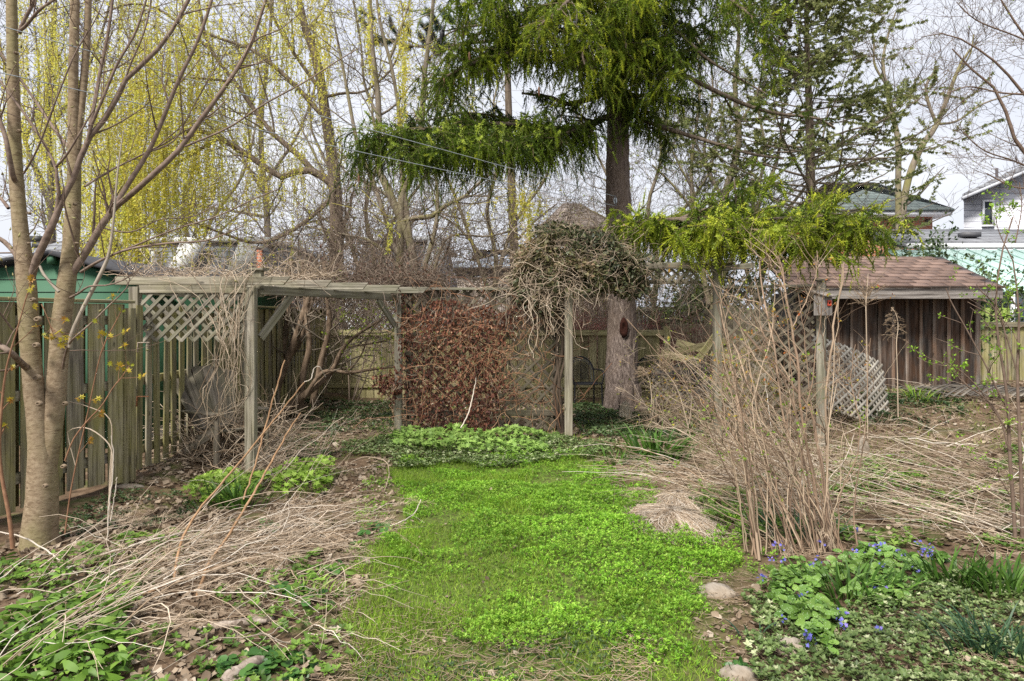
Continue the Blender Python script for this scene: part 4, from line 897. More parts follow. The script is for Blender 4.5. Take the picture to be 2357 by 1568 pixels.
bare_tree('twiggy leaning tree with opening leaves behind the right spruce boughs', (P(1620, 0, 18)[0], 18, 0), [([(1640,760),(1650,600),(1665,460),(1700,330),(1690,200),(1700,80),(1690,-60)], [22,20,18,14,11,8,6]), ([(1660,640),(1740,480),(1790,360),(1800,240)], [14,11,8,5]), ([(1630,700),(1600,520),(1590,380),(1610,220),(1600,60)], [13,10,8,6,4])],
  [([(1665,460),(1620,360),(1640,220),(1630,100)], [9,7,5,3]), ([(1690,300),(1740,220),(1760,120),(1750,20)], [8,6,4,3]), ([(1650,560),(1560,440),(1500,380)], [8,6,4]), ([(1600,450),(1540,330),(1520,220)], [6,4,3])], 18, 12, 5, 4, (.8, 2.0), (.5, 1.2), (.3, .8), seed=73, twig=twig_far, rmin=.0055, leaf=3500, lsz=(.04, .08))
bare_tree('bare forked tree between the cedar and the white house', (P(2075, 0, 25)[0], 25, 0), [([(2068,640),(2066,447),(2066,330),(2050,253),(2038,194),(2030,148),(2040,90),(2060,30)], [15,13,12,11,9,7,5,3]), ([(2070,560),(2085,428),(2124,330),(2155,288),(2198,175),(2221,128),(2250,96)], [17,15,14,11,8,5,3])],
  [([(2155,288),(2134,233),(2132,194),(2155,159)], [8,7,5]), ([(2150,286),(2200,280),(2260,240),(2340,215)], [7,5,4,3]), ([(2052,253),(2080,230),(2110,180)], [5,4,3]), ([(2045,250),(2020,235),(1990,225)], [5,4,3]), ([(2038,194),(2012,150),(2010,100),(2005,60)], [6,5,3]), ([(2198,175),(2230,130),(2240,80)], [5,4,3])], 25, 8, 4, 3, (1.0, 2.4), (.6, 1.4), (.4, .9), seed=74, bark=bark_grey, twig=twig_far, rmin=.006)
bare_tree('dark twiggy tree reaching in from the upper right corner', (P(2560, 0, 9)[0], 9, 0), [([(2560,1100),(2540,700),(2470,480),(2346,342),(2307,233),(2295,210),(2229,155),(2190,113)], [24,20,14,8,7,6,4,3])],
  [([(2480,500),(2420,300),(2356,218),(2295,148),(2229,101),(2175,78),(2120,86)], [10,8,7,5,4,3,2]), ([(2430,300),(2400,150),(2340,60),(2290,-20)], [8,6,5,3]), ([(2400,400),(2330,370),(2260,345),(2200,290)], [6,4,3,2]), ([(2356,218),(2300,214),(2230,200),(2180,215)], [5,4,3,2]), ([(2400,160),(2370,100),(2250,50),(2200,5)], [5,4,3,2]), ([(2470,480),(2400,440),(2330,430),(2270,400)], [6,4,3])], 9, 9, 5, 4, (.3, .9), (.2, .55), (.1, .3), seed=75, bark=twig_purple, twig=twig_purple, rmin=.0022, leaf=500, lsz=(.015, .03))
for i_, (x_, d_, lb_) in enumerate(((430, 22, 'brown bare tree behind the willow strands'), (850, 21, 'brown bare tree behind the many stemmed tree'), (1130, 21, 'brown bare tree left of the bungalow roof'), (1500, 20, 'brown bare tree just right of the spruce trunk'), (1740, 21, 'brown bare tree between the spruce and the cedar'), (230, 21, 'brown bare tree behind the upper maple limbs'))):
    bare_tree(lb_, (P(x_, 0, d_)[0], d_, 0), [([(x_, 740), (x_+12, 600), (x_-10, 480), (x_+22, 360), (x_+5, 240), (x_+40, 130)], [13, 11, 9, 7, 5, 2]), ([(x_, 700), (x_+50, 520), (x_+130, 400), (x_+170, 230)], [10, 8, 6, 3]), ([(x_, 690), (x_-65, 500), (x_-110, 390), (x_-180, 250)], [10, 8, 6, 3])], [([(x_+20, 600), (x_+90, 520), (x_+150, 470)], [7, 5, 3]), ([(x_-20, 590), (x_-80, 520), (x_-150, 480)], [7, 5, 3])], d_, 9, 5, 4, (.8, 2.4), (.6, 1.5), (.4, 1.0), seed=140+i_, bark=bark_grey, twig=twig_grey, rmin=.0055, leaf=500, lmat=sparse_leaf, lsz=(.04, .08))
# dense twig thickets that fill the view over the pergola
def shrub(label, name, bases, h, n, mats, seed, spread=.5, rmin=.0035, m=(5, 4), leaf=0, lmat=None, lsz=(.02, .04), droop=.1, r0=.012, tpl=LEAF, cat_='shrub', w_=.12):
    rng = RN(seed); bases = np.array(bases, float); t = empty(name, (*bases.mean(0)[:2], Hs(*bases.mean(0)[:2])), label, cat_)
    k = rng.integers(0, len(bases), n); b = bases[k][:, :2]+rng.normal(0, .08, (n, 2)); Pp = np.zeros((n, 9, 3)); Pp[:, 0, :2] = b; Pp[:, 0, 2] = H(b[:, 0], b[:, 1])-.02
    d = nrm(np.stack([rng.normal(0, spread, n), rng.normal(0, spread*.7, n), np.ones(n)], 1)); Ln = rng.uniform(.55, 1, n)*h
    for i in range(1, 9):
        d = nrm(d+w_*rng.normal(size=(n, 3))*.8+np.array([0, 0, -droop])*i/8); Pp[:, i] = Pp[:, i-1]+d*(Ln/8)[:, None]
    R = (r0*rng.uniform(.5, 1.2, n))[:, None]*np.linspace(1, .3, 9)
    q = M3(); q.tubes(Pp, R, 4); P1, R1 = grow(Pp, R, m[0], (.2, 1), (h*.12, h*.4), (25, 70), 5, (0, 0, .0), .2, .6, .4, rng, absL=True, rmin=rmin); q.tubes(P1, R1, 3)
    P2, R2 = grow(P1, R1, m[1], (.1, 1), (h*.06, h*.2), (25, 80), 4, (0, 0, -.1), .25, .7, .5, rng, absL=True, rmin=rmin*.8); q.tubes(P2, R2, 3)
    q.build('branches', mats, t, kind='stuff')
    if leaf:
        p, tg = pick(P2, leaf, rng); q = M3(); q.scatter(tpl[0], tpl[1], p, frames(rdir(rng, leaf)+tg*.3, None, rng), rng.uniform(*lsz, leaf), rng.random(leaf)); q.build('leaves', lmat, t, kind='stuff')
    return t, Pp
bramble = leafmat('brown grey bramble', [(.09, .065, .048), (.18, .13, .095), (.29, .225, .17)], .85, 0)
shrub('tall tangled brown thicket behind the left pergola bay', 'thicket', [(-3.0, 14.6), (-2.2, 15), (-4.1, 15)], 5.6, 56, bramble, 81, .36, .0055, (12, 4), 900, sparse_leaf)
shrub('tall tangled brown thicket behind the creeper trellis', 'thicket', [(-1.3, 14.7), (-.2, 15), (.4, 14.6)], 4.3, 34, bramble, 82, .40, .0055, (12, 4), 700, sparse_leaf)
shrub('small wiry thicket behind the gnarled old shrub', 'thicket', [(-3.0, 12.9), (-2.2, 12.7), (-1.9, 13.2)], 3.0, 9, bramble, 83, .33, .003, (9, 5), 300, sparse_leaf)
redtwig = leafmat('red dogwood twig', [(.17, .045, .04), (.27, .09, .075), (.30, .17, .13)], .8, 0)
shrub('dense red twigged bush behind the back fence left of the spruce trunk', 'dogwood', [(1.5, 14.7), (1.0, 14.9)], 2.3, 44, redtwig, 84, .28, .004, (8, 4))
shrub('dense red twigged bush behind the back fence right of the spruce trunk', 'dogwood', [(2.8, 14.8), (3.2, 15.1), (3.8, 15)], 1.9, 44, redtwig, 85, .3, .004, (8, 4))
shrub('hazy twiggy bush far behind the gateway', 'thicket', [(2.5, 19), (4, 19.4)], 5.0, 44, twig_far, 86, .35, .005, (8, 4), 900, sparse_leaf, (.03, .06))
shrub('twiggy brown bush behind the bungalow side of the arch', 'thicket', [(2.0, 17), (3.0, 17.4), (1.0, 17.2)], 5.6, 50, bramble, 87, .35, .005, (9, 4), 900, sparse_leaf, (.03, .06))

# ---- cedar on the right
def cedar():
    rng = RN(91); d = 17.0; t = empty('cedar_tree', (P(1866, 0, d)[0], d, 0), 'tall thin crowned cedar with drooping sprays left of the forked tree', 'tree')
    tr_ = limb([(1868,900),(1866,600),(1865,459),(1863,311),(1858,155),(1854,0),(1850,-140)], d, [26,24,21,19,14,9,6], 24); Tp, Tr = tree_parts(t, [tr_], bark_dark, 'trunk', 12, rough=.15)
    n = 150; u = rng.random(n)**.85; z = pxz(600, d)+(pxz(-120, d)-pxz(600, d))*u; A = np.zeros((n, 9, 3)); az = rng.uniform(0, 2*PI, n)
    x0 = np.interp(z, tr_[0][:, 2], tr_[0][:, 0]); A[:, 0] = np.stack([x0, np.full(n, d), z], 1)
    R_ = np.interp(z, [pxz(600, d), pxz(420, d), pxz(250, d), pxz(100, d), pxz(-120, d)], [4.0, 4.2, 3.0, 2.2, 1.2])*rng.uniform(.6, 1.05, n)
    sl = rng.uniform(-.12, .35, n)
    dr = np.stack([np.cos(az), np.sin(az)*.8, sl], 1)
    for i in range(1, 9):
        dr = nrm(dr+.07*rng.normal(size=(n, 3))+[0, 0, .02*i-.03]); A[:, i] = A[:, i-1]+dr*(R_/8)[:, None]
    RR = (.008+.006*R_)[:, None]*np.linspace(1, .2, 9); q = M3(); q.tubes(A, RR, 4)
    P1, R1 = grow(A, RR, 10, (.2, 1), (.3, 1.1), (30, 65), 5, (0, 0, -.15), .12, .5, .4, rng, absL=True, rmin=.004, flat=.7); q.tubes(P1, R1, 3)
    q.build('branches', twig_grey, t, kind='stuff')
    p, tg = pick(P1, 84000, rng, (.1, 1)); N = len(p)
    keep = vnoise(p[:, 0], p[:, 2], 1.3, 7)+.25*rng.random(N) > .45; p, tg = p[keep], tg[keep]; N = len(p)
    SPR = ([[0,0,0],[.16,.3,.03],[.5,.62,0],[.10,.6,.02],[0,1,-.05],[-.10,.6,.02],[-.5,.55,0],[-.16,.25,.03]], np.array([[0,1,7],[1,2,3],[7,5,6],[1,4,7]]))
    q = M3(); dd = nrm(tg*.8+rdir(rng, N)*.6+[0, 0, -.5]); q.scatter(SPR[0], SPR[1], p, frames(dd, None, rng), rng.uniform(.05, .12, N), rng.random(N))
    q.build('crown', leafmat('cedar spray', [(.12, .15, .05), (.21, .24, .08), (.32, .33, .12)], .65, .45), t, kind='stuff')
cedar()
shrub('small dark green conifer beside the brown shed roof', 'young_conifer', [(9.5, 14.8), (9.0, 14.9)], 2.9, 30, leafmat('dark conifer twig', [(.05, .06, .03), (.09, .09, .05)], .8, 0), 92, .4, .003, (12, 5), 9000, leafmat('dark conifer needle', [(.04, .075, .03), (.08, .12, .04)], .6, .2), (.06, .12), .15, cat_='conifer')

shrub('dense evergreen hedge far behind the right trellis', 'evergreen_hedge', [(x_, 19+.3*(i_ % 2)) for i_, x_ in enumerate(np.linspace(4.6, 10.5, 10))], 4.0, 70, leafmat('hedge twig', [(.06, .07, .03), (.12, .11, .06)], .8, 0), 93, .3, .005, (8, 4), 16000, leafmat('hedge leaf', [(.04, .065, .022), (.08, .11, .035), (.12, .15, .05)], .6, .25), (.07, .13), .1, cat_='hedge')
shrub('brown twiggy hedge far behind the trellis and gateway', 'twiggy_hedge', [(x_, 21+.3*(i_ % 2)) for i_, x_ in enumerate(np.linspace(-10, -2.5, 11))], 5.6, 60, bramble, 94, .35, .009, (9, 4), 2500, sparse_leaf, (.04, .09), .1, cat_='hedge')
# ---- spruce
NEED = needles(14, RN(5), .21, .5, .095)
NEED = (NEED[0]+[[-.045,0,0],[.045,0,0],[0,1.04,0],[0,0,-.045],[0,0,.045],[0,1.04,0]], np.concatenate([NEED[1], [[42,43,44],[45,46,47]]]))
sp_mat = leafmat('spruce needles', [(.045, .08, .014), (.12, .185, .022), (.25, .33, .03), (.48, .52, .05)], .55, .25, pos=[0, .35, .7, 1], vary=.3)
def strand_set(q, qw, base, L_, rng, bright, sprig=.145, stiff=.0, dirs=None, gap=.80, fat=1.25):
    """hanging branchlets from points, dressed with needle sprigs"""
    n = len(base); K = 4; S = np.zeros((n, K, 3)); S[:, 0] = base; d = nrm(dirs+[0, 0, .0]) if dirs is not None else nrm(rdir(rng, n)*.6+[0, 0, -.6])
    for i in range(1, K):
        d = nrm(d*(stiff+.55)+np.array([0, 0, -(1-stiff)])*.42+.14*rng.normal(size=(n, 3))); S[:, i] = S[:, i-1]+d*(L_/(K-1))[:, None]
    qw.tubes(S[::2], np.broadcast_to(np.linspace(.004, .002, K), (len(S[::2]), K)), 3)
    m = np.maximum(1, (L_/(sprig*gap)).astype(int)); k = np.repeat(np.arange(n), m); j = np.arange(len(k))-np.repeat(np.cumsum(m)-m, m); u = np.clip((j+rng.random(len(k))*.4)/m[k], 0, .97)*(K-1); i = u.astype(int); f = (u-i)[:, None]
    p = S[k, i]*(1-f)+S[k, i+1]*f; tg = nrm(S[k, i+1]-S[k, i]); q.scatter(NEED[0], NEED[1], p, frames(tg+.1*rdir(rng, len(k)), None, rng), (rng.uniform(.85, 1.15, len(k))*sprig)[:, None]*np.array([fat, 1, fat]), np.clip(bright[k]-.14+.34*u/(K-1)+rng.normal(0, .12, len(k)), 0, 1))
def spruce():
    rng = RN(101); D = 12.0; t = empty('spruce_tree', (P(1428, 0, D)[0], D, 0), 'old drooping spruce with thick furrowed trunk behind the gateway', 'tree')
    tr_ = limb([(1432,975),(1432,940),(1431,910),(1430,870),(1431,760),(1430,690),(1427,600),(1424,500),(1421,430),(1421,330),(1420,230),(1419,150),(1419,80),(1419,0),(1417,-200)], D, [105,90,80,74,68,64,61,60,56,50,46,42,38,35,28], 90)
    # furrowed trunk: real plates of bark
    K = 170; S_ = 56; c = np.stack([np.interp(np.linspace(0, 1, K), np.linspace(0, 1, 90), tr_[0][:, j]) for j in range(3)], 1); R = np.interp(np.linspace(0, 1, K), np.linspace(0, 1, 90), tr_[1]); a = np.arange(S_)*2*PI/S_
    Z = c[:, 2][:, None]+0*a; rr = R[:, None]*(1+.10*(np.abs(vnoise(a[None]*R[:, None]*0+a[None]*6+.5*np.sin(Z*3), Z*3.2, 1, 3)-.5)*2)-.05+.05*(vnoise(a[None]*13, Z*14, 1, 4)-.5)+.035*np.sin(a[None]*5+1.2*Z)*sstep(1.0, 0, Z))
    v = np.stack([c[:, 0][:, None]+rr*np.cos(a), c[:, 1][:, None]+rr*np.sin(a), Z], -1).reshape(-1, 3); i = np.arange(K-1)[:, None]*S_; j = np.arange(S_)[None]; f = np.stack([i+j, i+(j+1) % S_, i+S_+(j+1) % S_, i+S_+j], -1).reshape(-1, 4)
    sb = barkmat('spruce bark plates', [(.045, .034, .028), (.17, .13, .11), (.33, .27, .23)], (2.2, 2.2, .6), 18, 1., .04, patch=(.19, .14, .105)); q = M3(); q.add(v, f, .5); q.build('trunk', sb, t, smooth=True)
    # dark resin scar
    cc = P(1436, 752, D-.31); q = M3(); a = np.linspace(0, 2*PI, 15)[:-1]; rng2 = RN(3); rg = [np.stack([cc[0]+.075*k*np.cos(a)*rng2.uniform(.85, 1.1, 14), np.full(14, cc[1]+o_), cc[2]+.17*k*np.sin(a)*rng2.uniform(.85, 1.1, 14)-.02], 1) for k, o_ in ((1.05, .05), (.95, .0), (.6, -.005), (.25, .02), (.05, .03))]
    q.add(np.concatenate(rg), [[r_*14+x, r_*14+(x+1) % 14, r_*14+14+(x+1) % 14, r_*14+14+x] for r_ in range(4) for x in range(14)], .3); q.build('bark_scar', barkmat('resin scar', [(.018, .006, .005), (.055, .02, .013)], (1, 1, 1), 20, 1, .02), t, smooth=True)
    for k in range(7):
        an = rng.uniform(-PI, 0); p0 = P(1430, 905, D)+np.array([.22*math.cos(an), .22*math.sin(an), 0]); e = p0+np.array([.26*math.cos(an), .26*math.sin(an), 0]); e[2] = Hs(e[0], e[1])-.05
        q = M3(); q.tubes(resamp([p0+(0, 0, .15), (p0+e)/2-(0, 0, .02), e], 8), np.linspace(.10, .03, 8), 10, .5, rough=.25); q.build('root', sb, t, smooth=True)
    LB = []  # limb px, width, hang, bright, secondaries, kind
    def lb(px, w_, d=D, **k): LB.append((limb(px, d, w_, 16), k))
    # left tiers, top to bottom
    lb([(1419,-250,12),(1330,-210,11.6),(1230,-170,11.2),(1120,-120,11)], [16,12,8,4], hang=(.3, .75), br=.45, n=240)
    lb([(1419,-180,12),(1330,-140,12.5),(1220,-100,12.8),(1090,-70,12.9)], [16,12,8,4], hang=(.3, .75), br=.35, n=240)
    lb([(1418,-120,12),(1350,-90,11.2),(1260,-60,10.7),(1150,-20,10.4),(1050,20,10.3)], [16,13,8,4], hang=(.3, .8), br=.55, n=330)
    lb([(1419,-40,12),(1340,-10,11.6),(1240,20,11.3),(1140,60,11.1),(1050,110,11)], [15,12,8,4], hang=(.25, .65), br=.5, n=330)
    lb([(1419,-60,12),(1360,-30,10.9),(1310,0,10.2),(1280,30,9.9),(1240,60,9.8)], [14,10,8,5], hang=(.25, .6), br=.75, n=210)
    lb([(1419,40,12),(1350,70,11.9),(1270,70,11.8),(1180,90,11.6),(1090,140,11.4),(1010,190,11.3)], [14,12,9,6,4], hang=(.25, .6), br=.45, n=340)
    lb([(1418,120,12),(1340,140,11.4),(1260,120,11.1),(1160,125,10.9),(1080,150,10.7),(1030,175,10.7)], [13,11,8,5], hang=(.3, .65), br=.6, n=330)
    lb([(1418,10,12),(1380,60,11),(1360,90,10.6),(1340,120,10.4),(1345,150,10.3)], [12,8,6,4], hang=(.3, .7), br=.7, n=120)
    lb([(1415,200,12),(1396,212,11.8),(1345,232,11.6),(1300,240,11.5),(1270,225,11.4),(1200,215,11.4)], [15,14,12,9,5], hang=(.1, .35), br=.2, n=60, start=.45)
    lb([(1415,262,12),(1385,275,11.8),(1350,293,11.6),(1320,300,11.5),(1260,295,11.3),(1150,285,11),(1050,295,10.8),(950,300,10.7),(860,320,10.6)], [16,14,12,10,8,5], hang=(.35, .85), br=.42, n=720, start=.08)
    lb([(1330,300,11.5),(1250,320,11),(1150,330,10.6),(1050,340,10.3),(960,345,10.2)], [9,8,6,4], hang=(.35, .85), br=.5, n=420)
    lb([(1250,295,11.3),(1150,270,11.6),(1060,262,11.9),(940,290,12)], [8,6,5,3], hang=(.2, .5), br=.3, n=200)
    # trunk-hugging and right side
    lb([(1419,-200,12),(1470,-170,11.6),(1540,-130,11.2),(1610,-90,11)], [14,11,7,4], hang=(.4, .9), br=.5, n=260)
    lb([(1419,-120,12),(1440,-70,11.4),(1460,-20,10.9),(1450,30,10.7)], [12,9,6,4], hang=(.4, .8), br=.75, n=170)
    lb([(1419,60,12),(1450,90,11.6),(1470,130,11.4),(1460,150,11.3)], [10,8,5,3], hang=(.25, .45), br=.7, n=80)
    lb([(1419,-40,12),(1480,0,12),(1540,40,12),(1600,70,12)], [12,10,7,4], hang=(.35, .75), br=.35, n=200)
    lb([(1420,140,12),(1470,150,12.2),(1520,140,12.3),(1580,115,12.4),(1640,85,12.4)], [10,8,6,4], hang=(.3, .65), br=.3, n=170)
    lb([(1421,210,12),(1470,220,12.3),(1530,220,12.5),(1590,240,12.6)], [9,7,5,3], hang=(.25, .6), br=.3, n=130)
    lb([(1421,290,12),(1460,290,12.3),(1510,300,12.4),(1540,330,12.4)], [8,6,4,3], hang=(.2, .5), br=.25, n=70)
    lb([(1419,-60,12),(1520,-50,11),(1610,-30,10.4),(1680,0,10),(1730,40,9.8),(1800,105,9.7)], [13,11,8,6,4], hang=(.2, .5), br=.5, n=260, start=.35)
    lb([(1419,-10,12),(1490,30,11.8),(1568,82,11.6),(1626,136,11.5),(1704,183,11.4),(1760,215,11.3)], [11,10,8,6,4], hang=(.1, .3), br=.3, n=22)
    lb([(1421,90,12),(1500,140,11.8),(1568,171,11.6),(1646,210,11.4),(1724,245,11.2),(1801,264,11),(1879,272,10.9),(1920,295,10.9)], [13,12,11,10,8,6,4], hang=(.1, .25), br=.3, n=26)
    lb([(1422,250,12),(1500,285,11.8),(1568,307,11.6),(1646,331,11.4),(1724,354,11.2),(1801,366,11)], [12,10,9,7,5], hang=(.15, .35), br=.45, n=22)
    lb([(1419,40,12),(1432,70,11.2),(1440,110,10.9),(1436,140,10.9)], [9,7,5,3], hang=(.35, .75), br=.7, n=150)
    lb([(1419,-20,12),(1395,20,11.2),(1380,60,10.9),(1385,90,10.8)], [9,7,5,3], hang=(.35, .8), br=.6, n=150)
    lb([(1420,110,12),(1455,140,11.5),(1490,180,11.4),(1510,200,11.4)], [9,7,5,3], hang=(.35, .7), br=.55, n=150)
    lb([(1420,150,12),(1400,175,11.3),(1375,195,11.1),(1350,190,11)], [9,7,5,3], hang=(.3, .6), br=.45, n=130)
    lb([(1419,0,12),(1480,60,11.4),(1530,110,11.2),(1560,150,11.2)], [10,8,5,3], hang=(.4, .8), br=.5, n=200)
    lb([(1420,200,12),(1450,225,11.7),(1480,250,11.6),(1500,262,11.6)], [8,6,4,3], hang=(.3, .7), br=.35, n=110)
    # low right bough, nearest the camera
    lb([(1425,525,12),(1445,515,11.2),(1500,510,10.4),(1570,505,9.9),(1660,505,9.5),(1760,505,9.2),(1850,500,9.0),(1930,495,8.9)], [13,12,11,9,7,5], hang=(.28, .62), br=.70, n=700, start=.12, fat=1.45)
    lb([(1560,505,9.9),(1640,525,9.2),(1730,530,8.8),(1830,530,8.6),(1930,515,8.5),(1985,520,8.5)], [8,7,6,4], hang=(.28, .55), br=.82, n=520, fat=1.45)
    lb([(1560,505,9.9),(1640,480,10.4),(1740,490,10.6),(1850,500,10.6)], [8,7,5,3], hang=(.3, .7), br=.45, n=300, fat=1.5)
    lb([(1690,505,9.4),(1694,470,9.3),(1690,430,9.2),(1690,410,9.2)], [6,5,4,2], hang=(.15, .35), br=.6, n=60)
    Q = M3(); QW = M3()
    for (pts, R), k in LB:
        q = M3(); q.tubes(pts, R, 8, .5, rough=.15); q.build('limb', bark_dark, t, smooth=True); n = k['n']; s0 = k.get('start', .15)
        P1, R1 = grow(pts[None], R[None], max(6, n//7), (s0, 1), (.3, .85), (35, 75), 5, (0, 0, -.25), .1, .5, .4, rng, absL=True, rmin=.004, flat=.85); QW.tubes(P1, R1, 3)
        b1, _ = pick(P1, int(n*1.35), rng, (.1, 1)); b2, _ = pick(pts[None], n//4, rng, (s0, 1)); b = cat(b1, b2); L_ = rng.uniform(*k['hang'], len(b))*np.where(rng.random(len(b)) < .55, .55, 1.)
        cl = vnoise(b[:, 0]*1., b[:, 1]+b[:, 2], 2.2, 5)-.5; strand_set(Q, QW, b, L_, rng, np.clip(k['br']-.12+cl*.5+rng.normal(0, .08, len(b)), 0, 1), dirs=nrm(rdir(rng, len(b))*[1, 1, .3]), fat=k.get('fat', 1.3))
        # short stiff bright shoots on top
        m = n//3; b3, tg = pick(P1, m, rng, (.3, 1)); strand_set(Q, QW, b3, rng.uniform(.12, .28, m), rng, np.clip(np.full(m, k['br']+.2), 0, .95), stiff=.75, dirs=nrm(tg+[0, 0, .35]+.4*rdir(rng, m)))
    print('spruce sprigs tris', sum(len(f) for f in Q.f))
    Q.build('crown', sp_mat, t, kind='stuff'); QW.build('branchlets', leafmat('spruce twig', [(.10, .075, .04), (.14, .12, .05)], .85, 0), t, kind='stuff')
    # cones
    CONE = M3(); K = 7; zz = np.linspace(0, 1, K); rr = np.array([.3, .85, 1, .95, .8, .55, .1])*.018
    for x, y, d in ((1066,70,10.6),(1080,120,10.6),(1022,180,10.9),(1044,176,10.9),(826,400,10.6),(1240,200,10.7)):
        p = P(x, y, d-.15); q = M3(); q.tubes([p-(0, 0, .15*z) for z in zz], rr, 10, .5, rough=.35); q.build('cone', plain('cone brown', (.22, .11, .06), sc=60, var=.5) if 'cone' not in M else M['cone'], t); M.setdefault('cone', bpy.data.materials['cone brown'])
    # dead grey hanging twigs
    pts, _ = pick(np.array([l[0][0] for l in LB[:12]]), 160, rng); S = np.zeros((160, 7, 3)); S[:, 0] = pts; d = np.tile([0, 0, -1.], (160, 1))
    for i in range(1, 7): d = nrm(d+.25*rng.normal(size=(160, 3))+[0, 0, -.15]); S[:, i] = S[:, i-1]+d*.07
    q = M3(); q.tubes(S, np.full((160, 7), .0035), 3); q.build('dead_twigs', pale_wood, t, kind='stuff')
spruce()
def pine():
    rng = RN(111); d = 19; t = empty('pine_tree', (P(1235, 0, d)[0], d, 0), 'blue green long needled pine showing left of the spruce crown', 'tree')
    tr_ = limb([(1190,800),(1180,500),(1170,250),(1165,0),(1160,-100)], d, [24,20,16,12,8], 14); tree_parts(t, [tr_], bark_dark, 'trunk', 10)
    L_ = [limb(p, d, [8,6,4,2], 10) for p in ([(1168,90),(1080,100),(980,110),(900,95),(850,70)], [(1168,110),(1060,115),(960,105),(880,50)], [(1168,60),(1090,60),(1010,75)])]
    A, B = tree_parts(t, L_, bark_dark, 'limb', 6); P1, R1 = grow(A, B, 9, (.3, 1), (.3, .8), (25, 60), 5, (0, 0, .2), .1, .5, .5, rng, absL=True, rmin=.006); q = M3(); q.tubes(P1, R1, 3); q.build('twigs', twig_grey, t, kind='stuff')
    p, tg = pick(P1, 1300, rng, (.3, 1)); T = needles(14, RN(3), .75, .8, .08); q = M3(); q.scatter(T[0], T[1], p, frames(tg+rdir(rng, 1300)*.4+[0, 0, .2], None, rng), np.full(1300, .16), rng.random(1300)); q.build('crown', leafmat('blue green pine needle', [(.05, .10, .07), (.09, .15, .09)], .5, .15), t, kind='stuff')
pine()
# twisted old lilac trunks inside the pergola
def old_shrub():
    rng = RN(121); d = 11; t = empty('old_shrub', (P(650, 0, d)[0], d, 0), 'gnarled old shrub with leaning trunks behind the pergola opening', 'shrub')
    D_ = [([(625,960),(635,900),(650,860),(690,750),(720,650)], [26,22,18,15,12]), ([(620,950),(632,870),(650,800),(664,720),(672,600)], [24,20,16,13,11]), ([(690,940),(698,860),(712,800),(705,720),(697,600)], [17,15,13,12,9]), ([(720,930),(740,830),(758,750),(752,680),(745,600)], [15,14,12,10,8]),
          ([(640,960),(700,910),(760,860),(790,800),(830,765),(880,735)], [22,16,13,9,7,5]), ([(700,915),(745,855),(800,858),(860,850),(905,845)], [10,9,8,6,4]), ([(640,930),(655,840),(690,790),(710,720),(735,640)], [16,13,12,10,7]), ([(790,800),(860,790),(900,780)], [5,4,3]), ([(798,858),(830,820),(850,770),(880,730)], [6,4,3,3])]
    A, B = tree_parts(t, [limb(p, dd, w_, 14) for (p, w_), dd in zip(D_, (11, 11.2, 11, 10.8, 10.6, 10.5, 11.3, 10.6, 10.5))], barkmat('old shrub bark', [(.07, .048, .032), (.17, .12, .08), (.27, .20, .14)], (1.5, 1.5, .4), 12, 1, .02), 'trunk', 10, rough=.25)
    P1, R1 = grow(A, B, 9, (.3, 1), (.3, .9), (25, 65), 6, (0, 0, .2), .15, .4, .4, rng, absL=True, rmin=.003); P2, R2 = grow(P1, R1, 4, (.2, 1), (.15, .4), (30, 60), 4, (0, 0, .1), .15, .7, .5, rng, absL=True, rmin=.0025)
    q = M3(); q.tubes(P1, R1, 4); q.tubes(P2, R2, 3); q.build('twigs', twig_grey, t, kind='stuff'); k = (P2[:, -1, 0] > P(760, 0, 11)[0]); p = P2[k][:, -1]; q = M3()
    lf_cluster(q, p, P2[k][:, -1]-P2[k][:, -2], rng, 4, (.03, .055), LEAF); q.build('leaves', leafmat('yellow green opening leaf', [(.24, .34, .03), (.36, .44, .05)], .5, .4), t, kind='stuff')
old_shrub()
# sapling trees far right with green buds
def bud_tree():
    rng = RN(131); d = 5; t = empty('budding_shrub', P(2335, 1290, d), 'slender shrub with bright green opening leaves at the right edge', 'shrub')
    D_ = [([(2338,1290),(2330,1150),(2322,1045),(2318,916),(2302,820),(2290,720),(2300,600),(2330,500)], [9,8,7,5,4,3]), ([(2352,1290),(2350,1150),(2345,1000),(2340,860),(2344,720),(2330,600)], [9,8,7,5,3]), ([(2318,942),(2290,890),(2268,842),(2222,756),(2188,696),(2176,664)], [5,4,3,3,2]), ([(2318,880),(2318,842),(2302,722),(2255,669),(2246,655)], [4,3,3,2]),
          ([(2322,1045),(2300,960),(2265,916),(2222,886),(2178,839)], [4,4,3,2]), ([(2322,1000),(2260,905),(2215,858),(2180,835)], [3,3,2]), ([(2345,1000),(2390,900),(2420,800)], [5,4,3]), ([(2340,860),(2310,760),(2280,700),(2240,690)], [3,3,2]), ([(2330,1150),(2290,1090),(2240,1060)], [3,2,2]), ([(2330,600),(2300,540),(2290,500)], [3,2,2]), ([(2335,560),(2350,480),(2345,420)], [3,2,2])]
    A, B = tree_parts(t, [limb(p, d, w_, 12) for p, w_ in D_], twig_purple, 'stem', 7); P1, R1 = grow(A, B, 7, (.25, 1), (.1, .35), (30, 65), 5, (0, 0, .15), .12, .6, .5, rng, absL=True, rmin=.0015)
    q = M3(); q.tubes(P1, R1, 4); q.build('twigs', twig_purple, t, kind='stuff'); p, tg = pick(P1, 260, rng, (.3, 1)); q = M3()
    lf_cluster(q, p, tg, rng, 5, (.014, .03), LEAF); q.build('leaves', leafmat('bright bud leaf', [(.18, .34, .03), (.30, .46, .05)], .5, .4), t, kind='stuff')
bud_tree()
